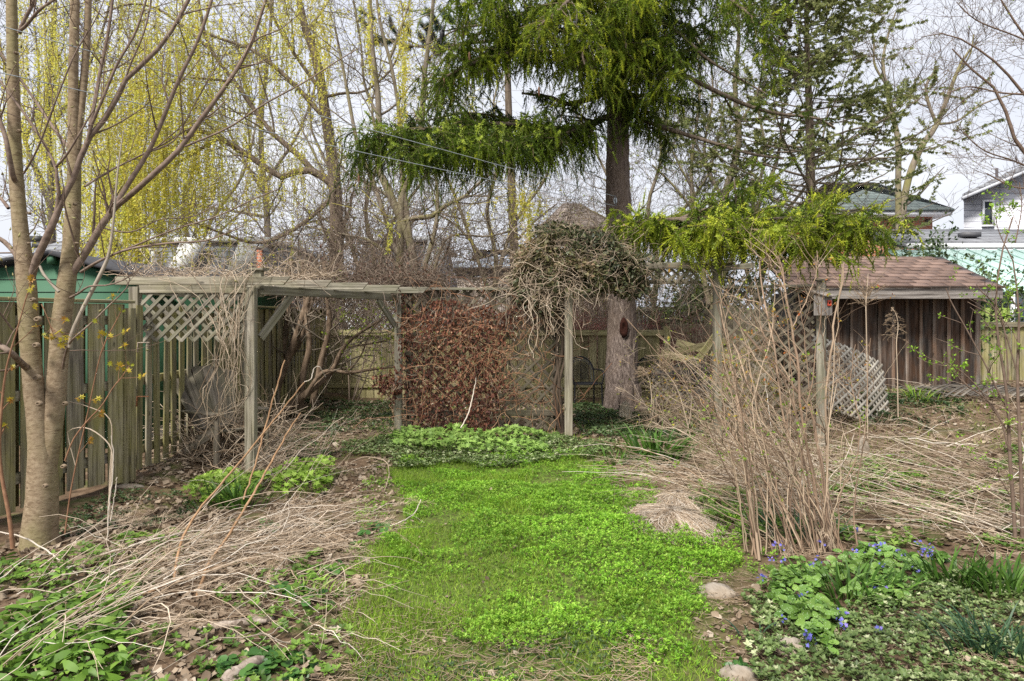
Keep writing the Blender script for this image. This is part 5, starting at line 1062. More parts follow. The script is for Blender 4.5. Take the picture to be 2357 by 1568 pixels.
# ---------------------------------------------------------------- vines
creeper_leaf = leafmat('dead red creeper leaf', [(.055, .02, .014), (.115, .04, .025), (.20, .075, .04), (.33, .19, .11)], .7, .2, pos=[0, .45, .75, 1])
vine_tan = leafmat('tan vine stem', [(.20, .14, .09), (.38, .29, .20), (.55, .45, .34)], .85, 0)
vine_red = leafmat('reddish vine stem', [(.16, .07, .04), (.30, .15, .08), (.42, .26, .15)], .85, 0)
honey_leaf = leafmat('dark honeysuckle leaf', [(.035, .045, .022), (.085, .095, .04), (.16, .14, .06), (.26, .18, .11)], .5, .15, pos=[0, .4, .8, 1])
def wander(rng, n, K, start, d0, L_, wob, pull=(0, 0, 0)):
    S = np.zeros((n, K, 3)); S[:, 0] = start; d = nrm(d0)
    for i in range(1, K):
        d = nrm(d+wob*rng.normal(size=(n, 3))+np.array(pull)); S[:, i] = S[:, i-1]+d*(np.asarray(L_)/(K-1))[:, None]
    return S
def creeper():
    rng = RN(201); x0, x1 = pxw(926, 9.6), pxw(1290, 9.5); t = empty('creeper', ((x0+x1)/2, 9.5, 0), 'dead rust red creeper covering the lattice trellis', 'creeper')
    n = 9800; x = x0+(x1-x0)*rng.random(n)**.85; z = rng.uniform(.03, 2.0, n)
    u = (x-x0)/(x1-x0); zz = z/2; edge = sstep(0, .10, u+.16*(vnoise(z, 0*z, 5, 31)-.55))
    dens = -.05+1.35*vnoise(x, z, 3.0, 3)-1.1*(1-edge)+.5*sstep(1.0, .5, u)-1.35*sstep(.5, .85, u)*sstep(1.0, .7, zz)-.45*sstep(.28, .1, zz)+.15
    top = 1.62+.42*vnoise(x*4, 0*x, 1, 5)
    k = (rng.random(n) < dens) & (z < top); x, z = x[k], z[k]; y = 9.6-.03-np.abs(rng.normal(0, .07, len(x)))-.15*vnoise(x, z, 2.2, 4)**2; n = len(x)
    d = nrm(rng.normal(0, .45, (n, 3))+[0, -.1, -1]); zf = nrm(rdir(rng, n)+[0, -1.0, .2]); CR = crumple(RN(2), 7); q = M3()
    col = np.clip(.45+.6*(vnoise(x, z, 4, 8)-.5)+rng.normal(0, .25, n), 0, 1)
    h = n//2; q.scatter(LEAF[0], LEAF[1], np.stack([x, y, z], 1)[:h], frames(d[:h], zf[:h]), rng.uniform(.03, .065, h), col[:h]); q.scatter(CR[0], CR[1], np.stack([x, y, z], 1)[h:], frames(d[h:], zf[h:]), rng.uniform(.025, .05, n-h), col[h:])
    # spill on the left post, and the small tuft low left
    m = 260; c = np.stack([x0+.02+rng.normal(0, .05, m), 9.5+rng.normal(0, .05, m), rng.uniform(.9, 2.05, m)], 1); m2 = 420; c2 = P(897, 885, 9.45)+rng.normal(0, 1, (m2, 3))*[.09, .06, .09]
    c = np.concatenate([c[rng.random(m) < .6], c2]); q.scatter(LEAF[0], LEAF[1], c, frames(rdir(rng, len(c))+[0, 0, -.8], None, rng), rng.uniform(.035, .07, len(c)), rng.random(len(c)))
    q.build('leaves', creeper_leaf, t, kind='stuff')
    # stems wandering over the panel
    n = 190; st = np.stack([rng.uniform(x0, x1, n), np.full(n, 9.55), rng.uniform(.1, 1.9, n)], 1); S = wander(rng, n, 12, st, rng.normal(size=(n, 3))*[.6, .04, 1], rng.uniform(.3, 1.2, n), .28); S[:, :, 1] = 9.5-.10*rng.random((n, 1))-.03*rng.random((n, 12)); S[:, :, 2] = np.clip(S[:, :, 2], .02, 2.2)
    q = M3(); q.tubes(S, np.full((n, 12), .0035), 3); q.build('stems', vine_red, t, kind='stuff')
    n = 380; p, tg = pick(S, n, rng); S2 = wander(rng, n, 6, p, rdir(rng, n)+[0, -.5, 0], rng.uniform(.05, .25, n), .4); q = M3(); q.tubes(S2, np.full((n, 6), .002), 3); q.build('tendrils', vine_tan, t, kind='stuff')
    # mounded tangle above the rafters and panel
    t2 = empty('creeper', P(890, 640, 9.8), 'reddish brown creeper tangle heaped on the pergola rafter ends', 'creeper')
    n = 950; st = np.stack([rng.uniform(pxw(700, 10), pxw(1010, 10), n), rng.normal(9.9, .25, n), rng.uniform(2.0, 2.25, n)], 1); S = wander(rng, n, 9, st, rng.normal(size=(n, 3))*[1, .5, .5]+[0, 0, .35], rng.uniform(.25, .8, n), .35, (0, 0, -.05)); q = M3(); q.tubes(S, np.full((n, 9), .003), 3); q.build('stems', bramble, t2, kind='stuff')
    p, _ = pick(S, 2400, rng); q = M3(); q.scatter(CR[0], CR[1], p, frames(rdir(rng, 2400), None, rng), rng.uniform(.02, .045, 2400), rng.random(2400)); q.build('leaves', leafmat('brown red creeper leaf', [(.06, .03, .022), (.15, .07, .045), (.09, .085, .05)], .7, .2), t2, kind='stuff')
creeper()
def honeysuckle():
    rng = RN(211); t = empty('honeysuckle', P(1335, 1000, 9.4)*np.array([1, 1, 0]), 'dense dark honeysuckle heaped over the gateway beside the spruce trunk', 'climber')
    # envelope blobs in picture units
    B = [(1215,665,38,40,9.6), (1255,690,34,40,9.5), (1450,660,45,28,9.5), (1240,600,60,50,9.6), (1300,570,85,45,9.5), (1370,585,75,55,9.4), (1420,620,70,50,9.4), (1330,640,95,45,9.4), (1480,615,50,28,9.5), (1210,640,38,40,9.6), (1285,530,60,18,9.6)]
    pts = []
    for x, y, rx, ry, d in B:
        n = int(rx*ry*.75); r = rng.random(n)**.4; a = rng.uniform(0, 2*PI, n); e = rng.uniform(-1, 1, n); c = np.array([P(x+rx*rr*math.cos(aa)*math.sqrt(max(0, 1-ee*ee*.6)), y+ry*rr*math.sin(aa), d+.38*ee*rr) for rr, aa, ee in zip(r, a, e)]); pts.append(c)
    p = np.concatenate(pts); k = vnoise(p[:, 0]+p[:, 1], p[:, 2], 4, 3)+.5*rng.random(len(p)) > .55; p = p[k]; n = len(p)
    S = wander(rng, n//10, 9, p[rng.integers(0, n, n//10)], rdir(rng, n//10)+[0, 0, .1], rng.uniform(.15, .6, n//10), .35, (0, 0, -.06)); q = M3(); q.tubes(S, np.full(S.shape[:2], .0025), 3); q.build('stems', vine_tan, t, kind='stuff')
    col = np.clip(.3+.9*(vnoise(p[:, 0], p[:, 2], 3.3, 6)-.35)+rng.normal(0, .2, n), 0, 1); q = M3(); q.scatter(LEAF[0], LEAF[1], p, frames(rdir(rng, n)+[0, -.3, -.2], nrm(rdir(rng, n)+[0, -.3, .8])), rng.uniform(.035, .07, n)[:, None]*np.array([1.25, 1, 1]), col)
    p2, _ = pick(S, 1500, rng); q.scatter(LEAF[0], LEAF[1], p2, frames(rdir(rng, 1500), None, rng), rng.uniform(.025, .05, 1500), rng.random(1500)); q.build('leaves', honey_leaf, t, kind='stuff')
    # hanging bare skirts
    n = 230; st = np.array([P(rng.choice([1, 0, 1])*0+(rng.uniform(1215, 1345) if rng.random() < .6 else rng.uniform(1180, 1300)), rng.uniform(600, 690), 9.35+rng.normal()*.1) for _ in range(n)]); S = wander(rng, n, 12, st, rdir(rng, n)*1.0+[-.1, -.1, -.4], rng.uniform(.25, 1.0, n), .34, (0, 0, -.10)); q = M3(); q.tubes(S, np.full((n, 12), .0034), 3, np.clip(rng.normal(.65, .25, n), 0, 1)); q.build('hanging_stems', vine_tan, t, kind='stuff')
    n = 60; st = np.array([P(rng.uniform(1350, 1640), rng.uniform(610, 680), 9.4+rng.normal()*.15) for _ in range(n)]); S = wander(rng, n, 10, st, rdir(rng, n), rng.uniform(.2, .6, n), .35, (0, 0, -.08)); q = M3(); q.tubes(S, np.full((n, 10), .003), 3); q.build('loose_stems', vine_tan, t, kind='stuff')
    # main stems up the post
    q = M3()
    for k in range(5):
        xs = 1290+rng.normal()*9; q.tubes(*limb([(xs+rng.normal()*5, 1000, 9.5), (xs-8+rng.normal()*6, 900, 9.45), (xs+rng.normal()*8, 800, 9.45), (xs-4+rng.normal()*8, 700, 9.4), (xs+rng.normal()*20, 620, 9.4)], 9.45, rng.uniform(3, 9), 20), 7, .1*rng.random(), rough=.3)
    q.build('main_stems', leafmat('shaggy vine bark', [(.07, .05, .035), (.16, .12, .085)], .95, 0), t)
honeysuckle()
def hanging_vine():
    rng = RN(221); t = empty('dry_vine', P(530, 1010, 6.9)*np.array([1, 1, 0]), 'leafless pale vine hanging from the pergola beside the front post', 'vine')
    S = []
    for k in range(30):
        xa = rng.uniform(330, 590) if k % 4 == 0 else rng.uniform(500, 590); ya = 640+rng.normal()*6; xb = 530+rng.normal()*20; p = [(xa, ya, 6.9), (xa+rng.normal()*20, ya-12, 6.9), ((xa+xb)/2+rng.normal()*25, rng.uniform(650, 740), 6.88+rng.normal()*.08), (xb, rng.uniform(740, 860), 6.88+rng.normal()*.08), (xb+rng.normal()*25-5, rng.uniform(860, 960), 6.95), (xb+rng.normal()*40, rng.uniform(940, 1050), 7.1)]
        if k % 3: p = p[2:] if k % 2 else p[:4]
        S.append(limb(p, 6.9, 2.4, 16)[0])
    S = np.array(S)+RN(1).normal(0, .010, (30, 16, 3)); q = M3(); q.tubes(S, np.full((30, 16), .003), 4, np.clip(rng.normal(.6, .25, 30), 0, 1)); P1, R1 = grow(S, np.full((30, 16), .004), 3, (.3, 1), (.12, .4), (20, 80), 7, (0, 0, -.4), .3, .5, .6, rng, absL=True, rmin=.002); q.tubes(P1, R1, 3); q.build('stems', vine_tan, t, kind='stuff')
    n = 420; st = np.array([P(rng.uniform(300, 760), 636+rng.normal()*5, 7.1+rng.uniform(0, 2.2)) for _ in range(n)]); S = wander(rng, n, 8, st, rng.normal(size=(n, 3))*[1, .7, .35]+[0, 0, .2], rng.uniform(.15, .55, n), .3, (0, 0, -.02)); q = M3(); q.tubes(S, np.full((n, 8), .003), 3); q.build('top_stems', vine_tan, t, kind='stuff')
    # brush heap at the base
    n = 900; st = np.array([G(rng.uniform(440, 650), rng.uniform(1010, 1085)) for _ in range(n)])+[0, 0, .05]; S = wander(rng, n, 8, st, rng.normal(size=(n, 3))*[1, .5, .5]+[0, 0, .7], rng.uniform(.25, 1.0, n), .28, (0, 0, -.12)); t3 = empty('brush_heap', G(550, 1060), 'brush heap of dry vines around the old slatted chair', 'brush heap'); q = M3(); q.tubes(S, np.full((n, 8), .0035), 3); q.build('stems', vine_tan, t3, kind='stuff')
    # curl of vine reaching from the fence in front
    q = M3()
    q.tubes(*limb([(175,1075),(158,1010),(160,990),(200,985),(240,1010),(258,1040),(256,1100),(250,1160),(248,1230)], 5.0, [2,2,3,3,3,2], 30), 5, .9); q.tubes(*limb([(255,1200),(252,1120),(258,1010),(250,960),(200,935),(160,925)], 5.1, [3,3,2,2], 24), 5, .8); q.build('dry_vine', vine_tan, label='single dry vine strand arching in front of the fence right of the maple', cat='vine')
hanging_vine()

# ---------------------------------------------------------------- old slatted chair, patio furniture
def slatted_chair():
    c = G(505, 1062); c[2] = Hs(c[0], c[1]); t = empty('garden_chair', c, 'old grey slatted garden chair swallowed by dry vines', 'chair'); m = M['lattice_mid']; cx, cy, cz = c
    F = nrm(np.array([.75, -.62, 0])); Sd = np.array([F[1], -F[0], 0])*-1
    def at(f, s, z): return c+F*f+Sd*s+np.array([0, 0, z])
    for i in range(6):
        k = (i-2.5); board('back_slat', at(-.05, k*.07, .32), at(-.42, k*.135, 1.02-.03*abs(k)), .125, .02, -np.cross(Sd, nrm(at(-.42, 0, .9)-at(-.05, 0, .3))), m, t)
    for i in range(6): board('seat_slat', at(.48-i*.09, -.27, .36-.02*i), at(.48-i*.09, .27, .36-.02*i), .075, .02, (0, 0, 1), m, t)
    for s in (-.29, .29):
        board('leg', at(.5, s, 0), at(.5, s, .52), .09, .025, Sd, m, t); board('rear_leg', at(-.35, s, 0), at(.45, s, .36), .1, .025, Sd, m, t); board('armrest', at(.55, s, .55), at(-.2, s, .53), .12, .02, (0, 0, 1), m, t)
    board('back_brace', at(-.24, -.3, .62), at(-.24, .3, .62), .06, .025, -F, m, t)
slatted_chair()
iron = plain('black painted iron', (.018, .018, .02), .45, .3, var=.4, sc=30)
iron_g = plain('worn grey iron', (.11, .11, .11), .5, .4, var=.5, sc=40)
def patio_chair(c, yaw, label, s=1.0):
    c = np.array(c, float); t = empty('patio_chair', c, label, 'chair'); R3 = np.array(Matrix.Rotation(yaw, 3, 'Z'))
    def T(p): return c+(np.asarray(p, float)*s) @ R3.T
    def tube(name, pts, r, m=iron, par=t, sides=6, K=20):
        q = M3(); q.tubes(resamp([T(p) for p in pts], K), np.full(K, r), sides, .5); return q.build(name, m, par, smooth=True)
    hw = .25; a = np.linspace(0, PI, 17); arch = [(hw*math.cos(x)*1.02, .20+.10*(.48+.3*math.sin(x))/.9, .62+.27*math.sin(x)) for x in a]; inner = [(hw*.82*math.cos(x), .20+.10*(.48+.3*math.sin(x))/.9, .62+.20*math.sin(x)) for x in a]
    tube('back_frame', [(hw, .20, .42)]+arch+[(-hw, .20, .42)], .015, K=34); tube('inner_arch', [(hw*.82, .20, .44)]+inner+[(-hw*.82, .20, .44)], .007, iron_g, K=34)
    q = M3()
    for i in range(1, 16):
        x = PI*i/16; e = np.array((hw*.92*math.cos(x), .19+.10*(.48+.3*math.sin(x))/.9, .62+.235*math.sin(x))); v = []
        for j in range(8): b = 2*PI*j/8; v.append(T(e+np.array([.026*math.cos(b)*math.cos(x+1.2)-.014*math.sin(b)*math.sin(x+1.2), -.006, .026*math.cos(b)*math.sin(x+1.2)+.014*math.sin(b)*math.cos(x+1.2)])))
        q.add(v, [list(range(8))], .5)
    q.build('leaf_band', iron_g, t, kind='stuff')
    # woven mesh back and seat
    q = M3()
    for sgn in (1, -1):
        for k in np.arange(-.9, .9, .019):
            pts = []
            for u in np.linspace(-.22, .22, 9):
                z = .62+k*.9+sgn*u
                lim = .62+.2*math.sqrt(max(0, 1-(u/(hw*.82))**2)) if abs(u) < hw*.82 else 0
                if .44 < z < lim: pts.append((u, .235+.05*(z-.44)*.6-.04*(1-(u/.22)**2)*0, z))
            if len(pts) > 1: q.tubes([T(pts[0]), T(pts[-1])], [.0026, .0026], 3, .5)
    q.build('mesh_back', iron, t, kind='stuff')
    q = M3()
    for k in np.arange(-.22, .23, .02): q.tubes([T((k, -.22, .43)), T((k, .20, .41))], [.002]*2, 3, .5); q.tubes([T((-.23, k, .425)), T((.23, k, .425))], [.002]*2, 3, .5)
    q.build('mesh_seat', iron, t, kind='stuff'); tube('seat_frame', [(-.25, -.23, .43), (.25, -.23, .43), (.25, .2, .42), (-.25, .2, .42), (-.25, -.23, .43)], .011, K=50)
    for sx in (-1, 1):
        tube('armrest', [(sx*.25, .22, .66), (sx*.30, .05, .66), (sx*.30, -.14, .64), (sx*.29, -.22, .58), (sx*.26, -.22, .43)], .014)
        tube('leg', [(sx*.25, -.22, .42), (sx*.26, -.24, 0)], .016, K=4); tube('leg', [(sx*.25, .2, .42), (sx*.26, .24, 0)], .016, K=4)
patio_chair((P(1346, 0, 12.5)[0], 12.6, Hs(1.3, 12.6)), rad(12), 'black mesh patio chair with arched back left of the spruce trunk', 1.02)
patio_chair((P(1478, 0, 12.7)[0], 12.7, Hs(2.4, 12.7)), rad(-35), 'black mesh patio chair half hidden right of the spruce trunk', 1.02)
patio_chair((P(1610, 0, 12.6)[0], 12.7, Hs(3.4, 12.7)), rad(150), 'black mesh patio chair turned away behind the dark lattice scrap', .98)
def patio_table():
    c = np.array([P(1550, 0, 12.2)[0], 12.3, Hs(2.9, 12.3)]); t = empty('patio_table', c, 'round black mesh patio table right of the spruce trunk', 'table'); a = np.linspace(0, 2*PI, 33)
    ring = np.stack([c[0]+.52*np.cos(a), c[1]+.52*np.sin(a), np.full(33, c[2]+.66)], 1); q = M3(); q.tubes(ring, np.full(33, .014), 6, .5); q.build('rim', iron, t, smooth=True)
    q = M3()
    for k in np.arange(-.5, .51, .028):
        h = math.sqrt(max(.0001, .52**2-k*k)); q.tubes([c+(k, -h, .655), c+(k, h, .655)], [.0035]*2, 3, .5); q.tubes([c+(-h, k, .66), c+(h, k, .66)], [.0035]*2, 3, .5)
    q.build('mesh_top', iron, t, kind='stuff')
    for k in range(4):
        b = k*PI/2+.5; q = M3(); q.tubes(resamp([c+(.45*math.cos(b), .45*math.sin(b), .65), c+(.18*math.cos(b), .18*math.sin(b), .3), c+(.42*math.cos(b), .42*math.sin(b), 0)], 10), np.full(10, .014), 6, .5); q.build('leg', iron, t, smooth=True)
patio_table()

# ---------------------------------------------------------------- clothesline, pulley, bird
wire = plain('galvanised wire', (.42, .46, .48), .4, .5, var=.1)
for (ya, yb), lb in (((49, 452), 'upper galvanised clothesline wire running to the spruce trunk pulley'), ((157, 474), 'lower galvanised clothesline wire running to the spruce trunk pulley')):
    a = P(0, ya, 4.5); b = P(1414, yb, 11.62); a2 = a-(b-a)*.55; k = np.linspace(0, 1, 40)[:, None]; c = a2*(1-k)+b*k; c[:, 2] -= .035*np.sin(PI*k[:, 0])
    q = M3(); q.tubes(c, np.linspace(.0026, .0050, 40), 6, .5); q.build('clothesline', wire, label=lb, cat='clothesline', group='clothesline wires')
def pulley():
    c = P(1415, 463, 11.62); t = empty('pulley', c, 'grey clothesline pulley hooked on the spruce trunk', 'pulley'); a = np.linspace(0, 2*PI, 25); q = M3(); q.tubes(np.stack([c[0]+.02*np.cos(a), c[1]+0*a-.02, c[2]+.05*np.sin(a)], 1), np.full(25, .011), 6, .5); q.build('wheel', wire, t)
    q = M3(); q.tubes([c+(0, -.02, .08), c+(.0, -.035, 0), c+(.01, -.02, -.09)], [.012, .014, .01], 6, .5); q.build('bracket', iron_g, t); q = M3(); q.tubes([c+(0, -.02, .08), c+(.01, .1, .11)], [.006]*2, 6, .5); q.build('hook', iron_g, t)
pulley()
def bird():
    c = P(1019, 74, 10.4); t = empty('bird', c-np.array([0, 0, .12]), 'black bird with drooping tail perched left of the spruce crown', 'bird'); bk = plain('black feathers', (.012, .012, .015), .6)
    a = resamp([c+(.035, 0, .11), c+(.022, 0, .075), c+(.0, 0, .02), c+(-.012, 0, -.04), c+(-.02, 0, -.10), c+(-.03, 0, -.19)], 22); q = M3(); r = np.interp(np.linspace(0, 1, 22), [0, .06, .15, .26, .34, .5, .65, .78, 1], [.004, .022, .026, .024, .034, .042, .032, .014, .010]); q.tubes(a, r, 12, .5); q.build('body', bk, t, smooth=True)
    for s in (-1, 1):
        q = M3(); v = [c+(.005, s*.036, .05), c+(-.012, s*.045, 0), c+(-.03, s*.03, -.10), c+(-.012, s*.03, -.03), c+(.008, s*.045, .0)]; q.add(v, [[0, 1, 2, 3, 4]]); q.build('wing', bk, t)
        q = M3(); q.tubes([c+(.01, s*.012, -.03), c+(.022, s*.012, -.075)], [.003]*2, 4, .5); q.build('leg', iron_g, t)
    q = M3(); q.tubes([c+(.045, 0, .10), c+(.075, 0, .095)], [.008, .001], 6, .5); q.build('beak', iron_g, t)
bird()
l_ = limb([(1100,60,10.4),(1060,66,10.4),(1020,84,10.4),(985,102,10.4),(960,112,10.4)], 10.4, [4,4,3,2], 14); q = M3(); q.tubes(*l_, 5, .5); q.build('perch_twig', twig_grey, bpy.data.objects['spruce_tree'])

# ---------------------------------------------------------------- ground cover
def ribbons(q, S, wd, rng, r, cup=0):
    N, K, _ = S.shape; T = np.gradient(S, axis=1); T = nrm(T); h = nrm(S[:, -1]-S[:, 0]); side = np.cross(h, np.array([0, 0, 1.])); side = nrm(np.where(np.linalg.norm(side, axis=1, keepdims=True) < .1, rdir(rng, N), side)+.5*rdir(rng, N))
    B = nrm(np.cross(T, np.cross(side[:, None], T))); L1 = S-B*wd[..., None]/2; R1 = S+B*wd[..., None]/2; v = np.stack([L1, R1], 2).reshape(N, K*2, 3)
    i = np.arange(K-1)*2; f = np.stack([i, i+1, i+3, i+2], -1); F = (f[None]+np.arange(N)[:, None, None]*2*K).reshape(-1, 4); q.add(v.reshape(-1, 3), F, np.repeat(r, 2*K)); return q
grass_m = leafmat('lawn grass', [(.11, .21, .02), (.22, .37, .03), (.36, .48, .06), (.50, .44, .22)], .55, .35, pos=[0, .5, .92, 1])
chick_m = leafmat('bright chickweed', [(.10, .22, .02), (.22, .43, .035), (.38, .58, .08)], .5, .4, vary=.4)
litter_m = leafmat('dead leaf litter', [(.11, .075, .048), (.23, .17, .115), (.36, .285, .205), (.50, .43, .34)], .85, .15, pos=[0, .4, .8, 1])
chick_d = leafmat('mid green shoot', [(.06, .12, .02), (.13, .23, .035), (.22, .33, .06)], .5, .3)
dark_gc = leafmat('dark creeping leaf', [(.025, .05, .018), (.055, .095, .03), (.11, .15, .055)], .45, .15)
varie = leafmat('variegated creeping leaf', [(.05, .085, .022), (.11, .165, .045), (.21, .27, .10), (.42, .45, .26)], .5, .2, pos=[0, .5, .8, 1])
straw_m = leafmat('dry stalk', [(.24, .165, .10), (.44, .34, .24), (.60, .50, .39), (.72, .65, .55)], .8, .1, pos=[0, .35, .75, 1])
fine_straw = leafmat('fine straw', [(.20, .14, .09), (.34, .25, .165), (.46, .36, .25)], .85, .1)
def stuff(q, name, m, label, cat_): return q.build(name, m, kind='stuff', label=label, cat=cat_)
def lawn_grass():
    rng = RN(301); x, y = ground_pts(LAWN, 5200, rng); d = vnoise(x, y, 1.6, 11)+.6*(vnoise(x, y, 4.5, 13)-.5); k = rng.random(len(x)) < np.clip(sstep(.25, .6, d)*1.1+.12, 0, 1); x, y = x[k], y[k]; n = len(x)
    tall = sstep(.5, .8, vnoise(x, y, 2.2, 17)); L_ = rng.uniform(.02, .05, n)*(1+1.3*tall); dr = nrm(np.stack([rng.normal(0, .55, n), rng.normal(0, .55, n), np.ones(n)], 1)); q = M3()
    q.scatter(BLADE[0], BLADE[1], np.stack([x, y, H(x, y)-.003], 1), frames(dr, None, rng), np.stack([rng.uniform(.0028, .005, n), L_, L_], 1), np.clip(rng.beta(2, 2.4, n)+.35*(rng.random(n) < .05), 0, 1)); stuff(q, 'lawn_grass', grass_m, 'short bright green lawn grass in the middle of the garden', 'grass')
    rng = RN(302); R_ = [(300,960),(1300,930),(1700,900),(2356,960),(2356,1060),(1700,1100),(1400,1060),(850,1060),(600,1050)]; x, y = ground_pts(R_, 240, rng); d = vnoise(x, y, 1.3, 21); k = d > .45; x, y = x[k], y[k]; n = len(x); L_ = rng.uniform(.03, .09, n); q = M3(); dr = nrm(np.stack([rng.normal(0, .6, n), rng.normal(0, .6, n), np.ones(n)], 1)); q.scatter(BLADE[0], BLADE[1], np.stack([x, y, H(x, y)], 1), frames(dr, None, rng), np.stack([np.full(n, .006), L_, L_], 1), rng.random(n)); stuff(q, 'rough_grass', grass_m, 'thin rough grass beyond the lawn under the trees', 'grass')
lawn_grass()
CHICK = [(890,1090),(1080,1100),(1250,1095),(1400,1085),(1450,1130),(1470,1190),(1540,1215),(1640,1200),(1720,1250),(1740,1300),(1620,1330),(1600,1430),(1640,1500),(1640,1568),(1640,1690),(1400,1690),(1390,1500),(1350,1420),(1250,1330),(1000,1290),(895,1262),(880,1235),(950,1195),(905,1140)]
def rosette(rng, n, tilt=.55, size=1, stem=.0):
    v = []; f = []; k = 0
    for i in range(n):
        a = i*2.4; el = rng.uniform(.1, .9)*tilt; d = np.array([math.cos(a)*math.cos(el), math.sin(a)*math.cos(el), math.sin(el)]); s = np.array([-math.sin(a), math.cos(a), 0]); u = np.cross(s, d)*-1; l = rng.uniform(.7, 1.0)
        b = np.array([0, 0, stem*i/n]); pts = [b, b+d*l*.5+s*.30*l+u*.08, b+d*l, b+d*l*.5-s*.30*l+u*.08]; v += pts; f += [[k, k+1, k+2], [k, k+2, k+3]]; k += 4
    return (np.array(v), np.array(f))
def cover(px, dens, tpls, size, m, name, label, cat_, seed, thr=.4, nsc=1.6, mound=.05, cbias=0, jit=.015, layer=1, keepfn=None, rand=(0, 1)):
    rng = RN(seed); x, y = ground_pts(px, dens, rng); c = vnoise(x, y, nsc, seed)*.65+vnoise(x, y, nsc*3.3, seed+1)*.35; k = c > thr+(keepfn(x, y) if keepfn else 0)+rng.normal(0, .07, len(x)); x, y, c = x[k], y[k], c[k]; n = len(x); z = H(x, y)+mound*sstep(thr, thr+.25, c)*rng.uniform(.4, 1, n)+mound*.6*vnoise(x, y, 7, seed+2)
    q = M3(); a = rng.uniform(0, 2*PI, n); tl = rng.normal(0, .22, (n, 2)); zz = nrm(np.stack([tl[:, 0], tl[:, 1], np.ones(n)], 1)); xx = nrm(np.cross(np.stack([-np.sin(a), np.cos(a), 0*a], 1), zz)); yy = np.cross(zz, xx); fr = np.stack([xx, yy, zz], -1); which = rng.integers(0, len(tpls), n)
    for w_ in range(len(tpls)):
        s = which == w_; q.scatter(tpls[w_][0], tpls[w_][1], np.stack([x, y, z], 1)[s], fr[s], rng.uniform(*size, s.sum()), np.clip(rng.normal((rand[0]+rand[1])/2, (rand[1]-rand[0])*.28, s.sum())+.5*(c[s]-.6), 0, 1))
    print(name, n, sum(len(f) for f in q.f)); return stuff(q, name, m, label, cat_)
r_ = RN(9); ROS = [rosette(r_, 5, 1.0, stem=.9) for _ in range(4)]; ROS5 = [rosette(r_, 5, .8) for _ in range(3)]
cover([(800,1130),(900,1060),(1420,1050),(1560,1150),(1760,1260),(1760,1330),(1680,1400),(1660,1560),(1660,1700),(780,1700),(760,1450),(840,1300)], 1500, ROS, (.010, .020), chick_m, 'chickweed', 'sparse chickweed sprigs straggling beyond the edge of the lawn', 'ground cover', 322, .60, 2.6, .02)
def grassy(x, y):
    sx = 1178+x/y*FL; sy = 730+EYE*FL/y
    g = .42*np.exp(-((sx-1050)/250)**2-((sy-1375)/100)**2)+.35*np.exp(-((sx-1150)/330)**2-((sy-1058)/22)**2)+.5*np.exp(-((sx-1150)/330)**2-((sy-1590)/110)**2)+.3*sstep(905, 860, sx-.12*(1300-sy))
    return g
cover(LAWN, 3300, ROS, (.010, .022), chick_m, 'chickweed', 'bright yellow green chickweed mat spreading over the lawn', 'ground cover', 311, .31, 1.8, .05, keepfn=grassy)
cover([(1360,1080),(1500,1075),(1560,1130),(1700,1190),(1760,1290),(1640,1360),(1600,1300),(1450,1180)], 900, ROS, (.018, .034), chick_m, 'chickweed', 'looser bright chickweed tufts beside the dry grass mound', 'ground cover', 312, .42, 1.6, .06)
cover([(780,1030),(900,1012),(1300,1012),(1420,1030),(1380,1062),(1200,1078),(950,1076),(820,1060)], 1500, ROS5, (.022, .036), varie, 'creeping_plants', 'dark variegated creeping plants in front of the cranesbill', 'ground cover', 313, .25, 1.2, .05)
cover([(1660,1480),(1760,1400),(2080,1380),(2356,1330),(2420,1440),(2420,1700),(1800,1700),(1700,1568)], 2100, ROS5, (.018, .034), varie, 'creeping_plants', 'variegated creeping plants carpeting the lower right corner', 'ground cover', 314, .36, 1.6, .05)
cover([(1060,1440),(1400,1400),(1480,1500),(1480,1700),(830,1700),(820,1500)], 1900, ROS5, (.010, .019), dark_gc, 'clover', 'low dark clover between the lawn and the camera', 'ground cover', 315, .42, 1.7, .02)
cover([(140,1200),(260,1140),(420,1125),(430,1190),(300,1220),(150,1245)], 900, ROS5, (.018, .032), dark_gc, 'creeping_plants', 'small green creeping plants by the dirt edge under the fence', 'ground cover', 316, .40, 1.8, .03)
cover([(300,1010),(700,930),(900,925),(910,1030),(700,1060),(560,1060)], 380, ROS5, (.03, .05), dark_gc, 'creeping_plants', 'green creeping plants on the leaf litter inside the pergola', 'ground cover', 317, .48, 1.3, .04)
cover([(1310,935),(1420,930),(1520,950),(1700,960),(1560,1030),(1330,1010)], 700, ROS5, (.03, .05), dark_gc, 'creeping_plants', 'dark green creeping plants around the spruce roots', 'ground cover', 318, .38, 1.3, .05)
cover([(1980,960),(2150,955),(2230,985),(2120,1010),(1990,1000)], 700, ROS5, (.03, .05), dark_gc, 'creeping_plants', 'green creeping patch among the flattened stalks below the lattice', 'ground cover', 319, .33, 1.3, .05)
cover([(1990,1060),(2356,1040),(2356,1280),(1700,1250),(1600,1130)], 420, ROS5, (.035, .06), chick_d, 'creeping_plants', 'scattered green shoots under the dry stalk bed on the right', 'ground cover', 320, .46, 1.6, .05)
cover([(0,1300),(420,1230),(760,1290),(820,1500),(600,1700),(0,1700)], 320, ROS5, (.03, .05), chick_d, 'creeping_plants', 'scattered green shoots under the dry stalk bed on the left', 'ground cover', 321, .44, 1.6, .05)
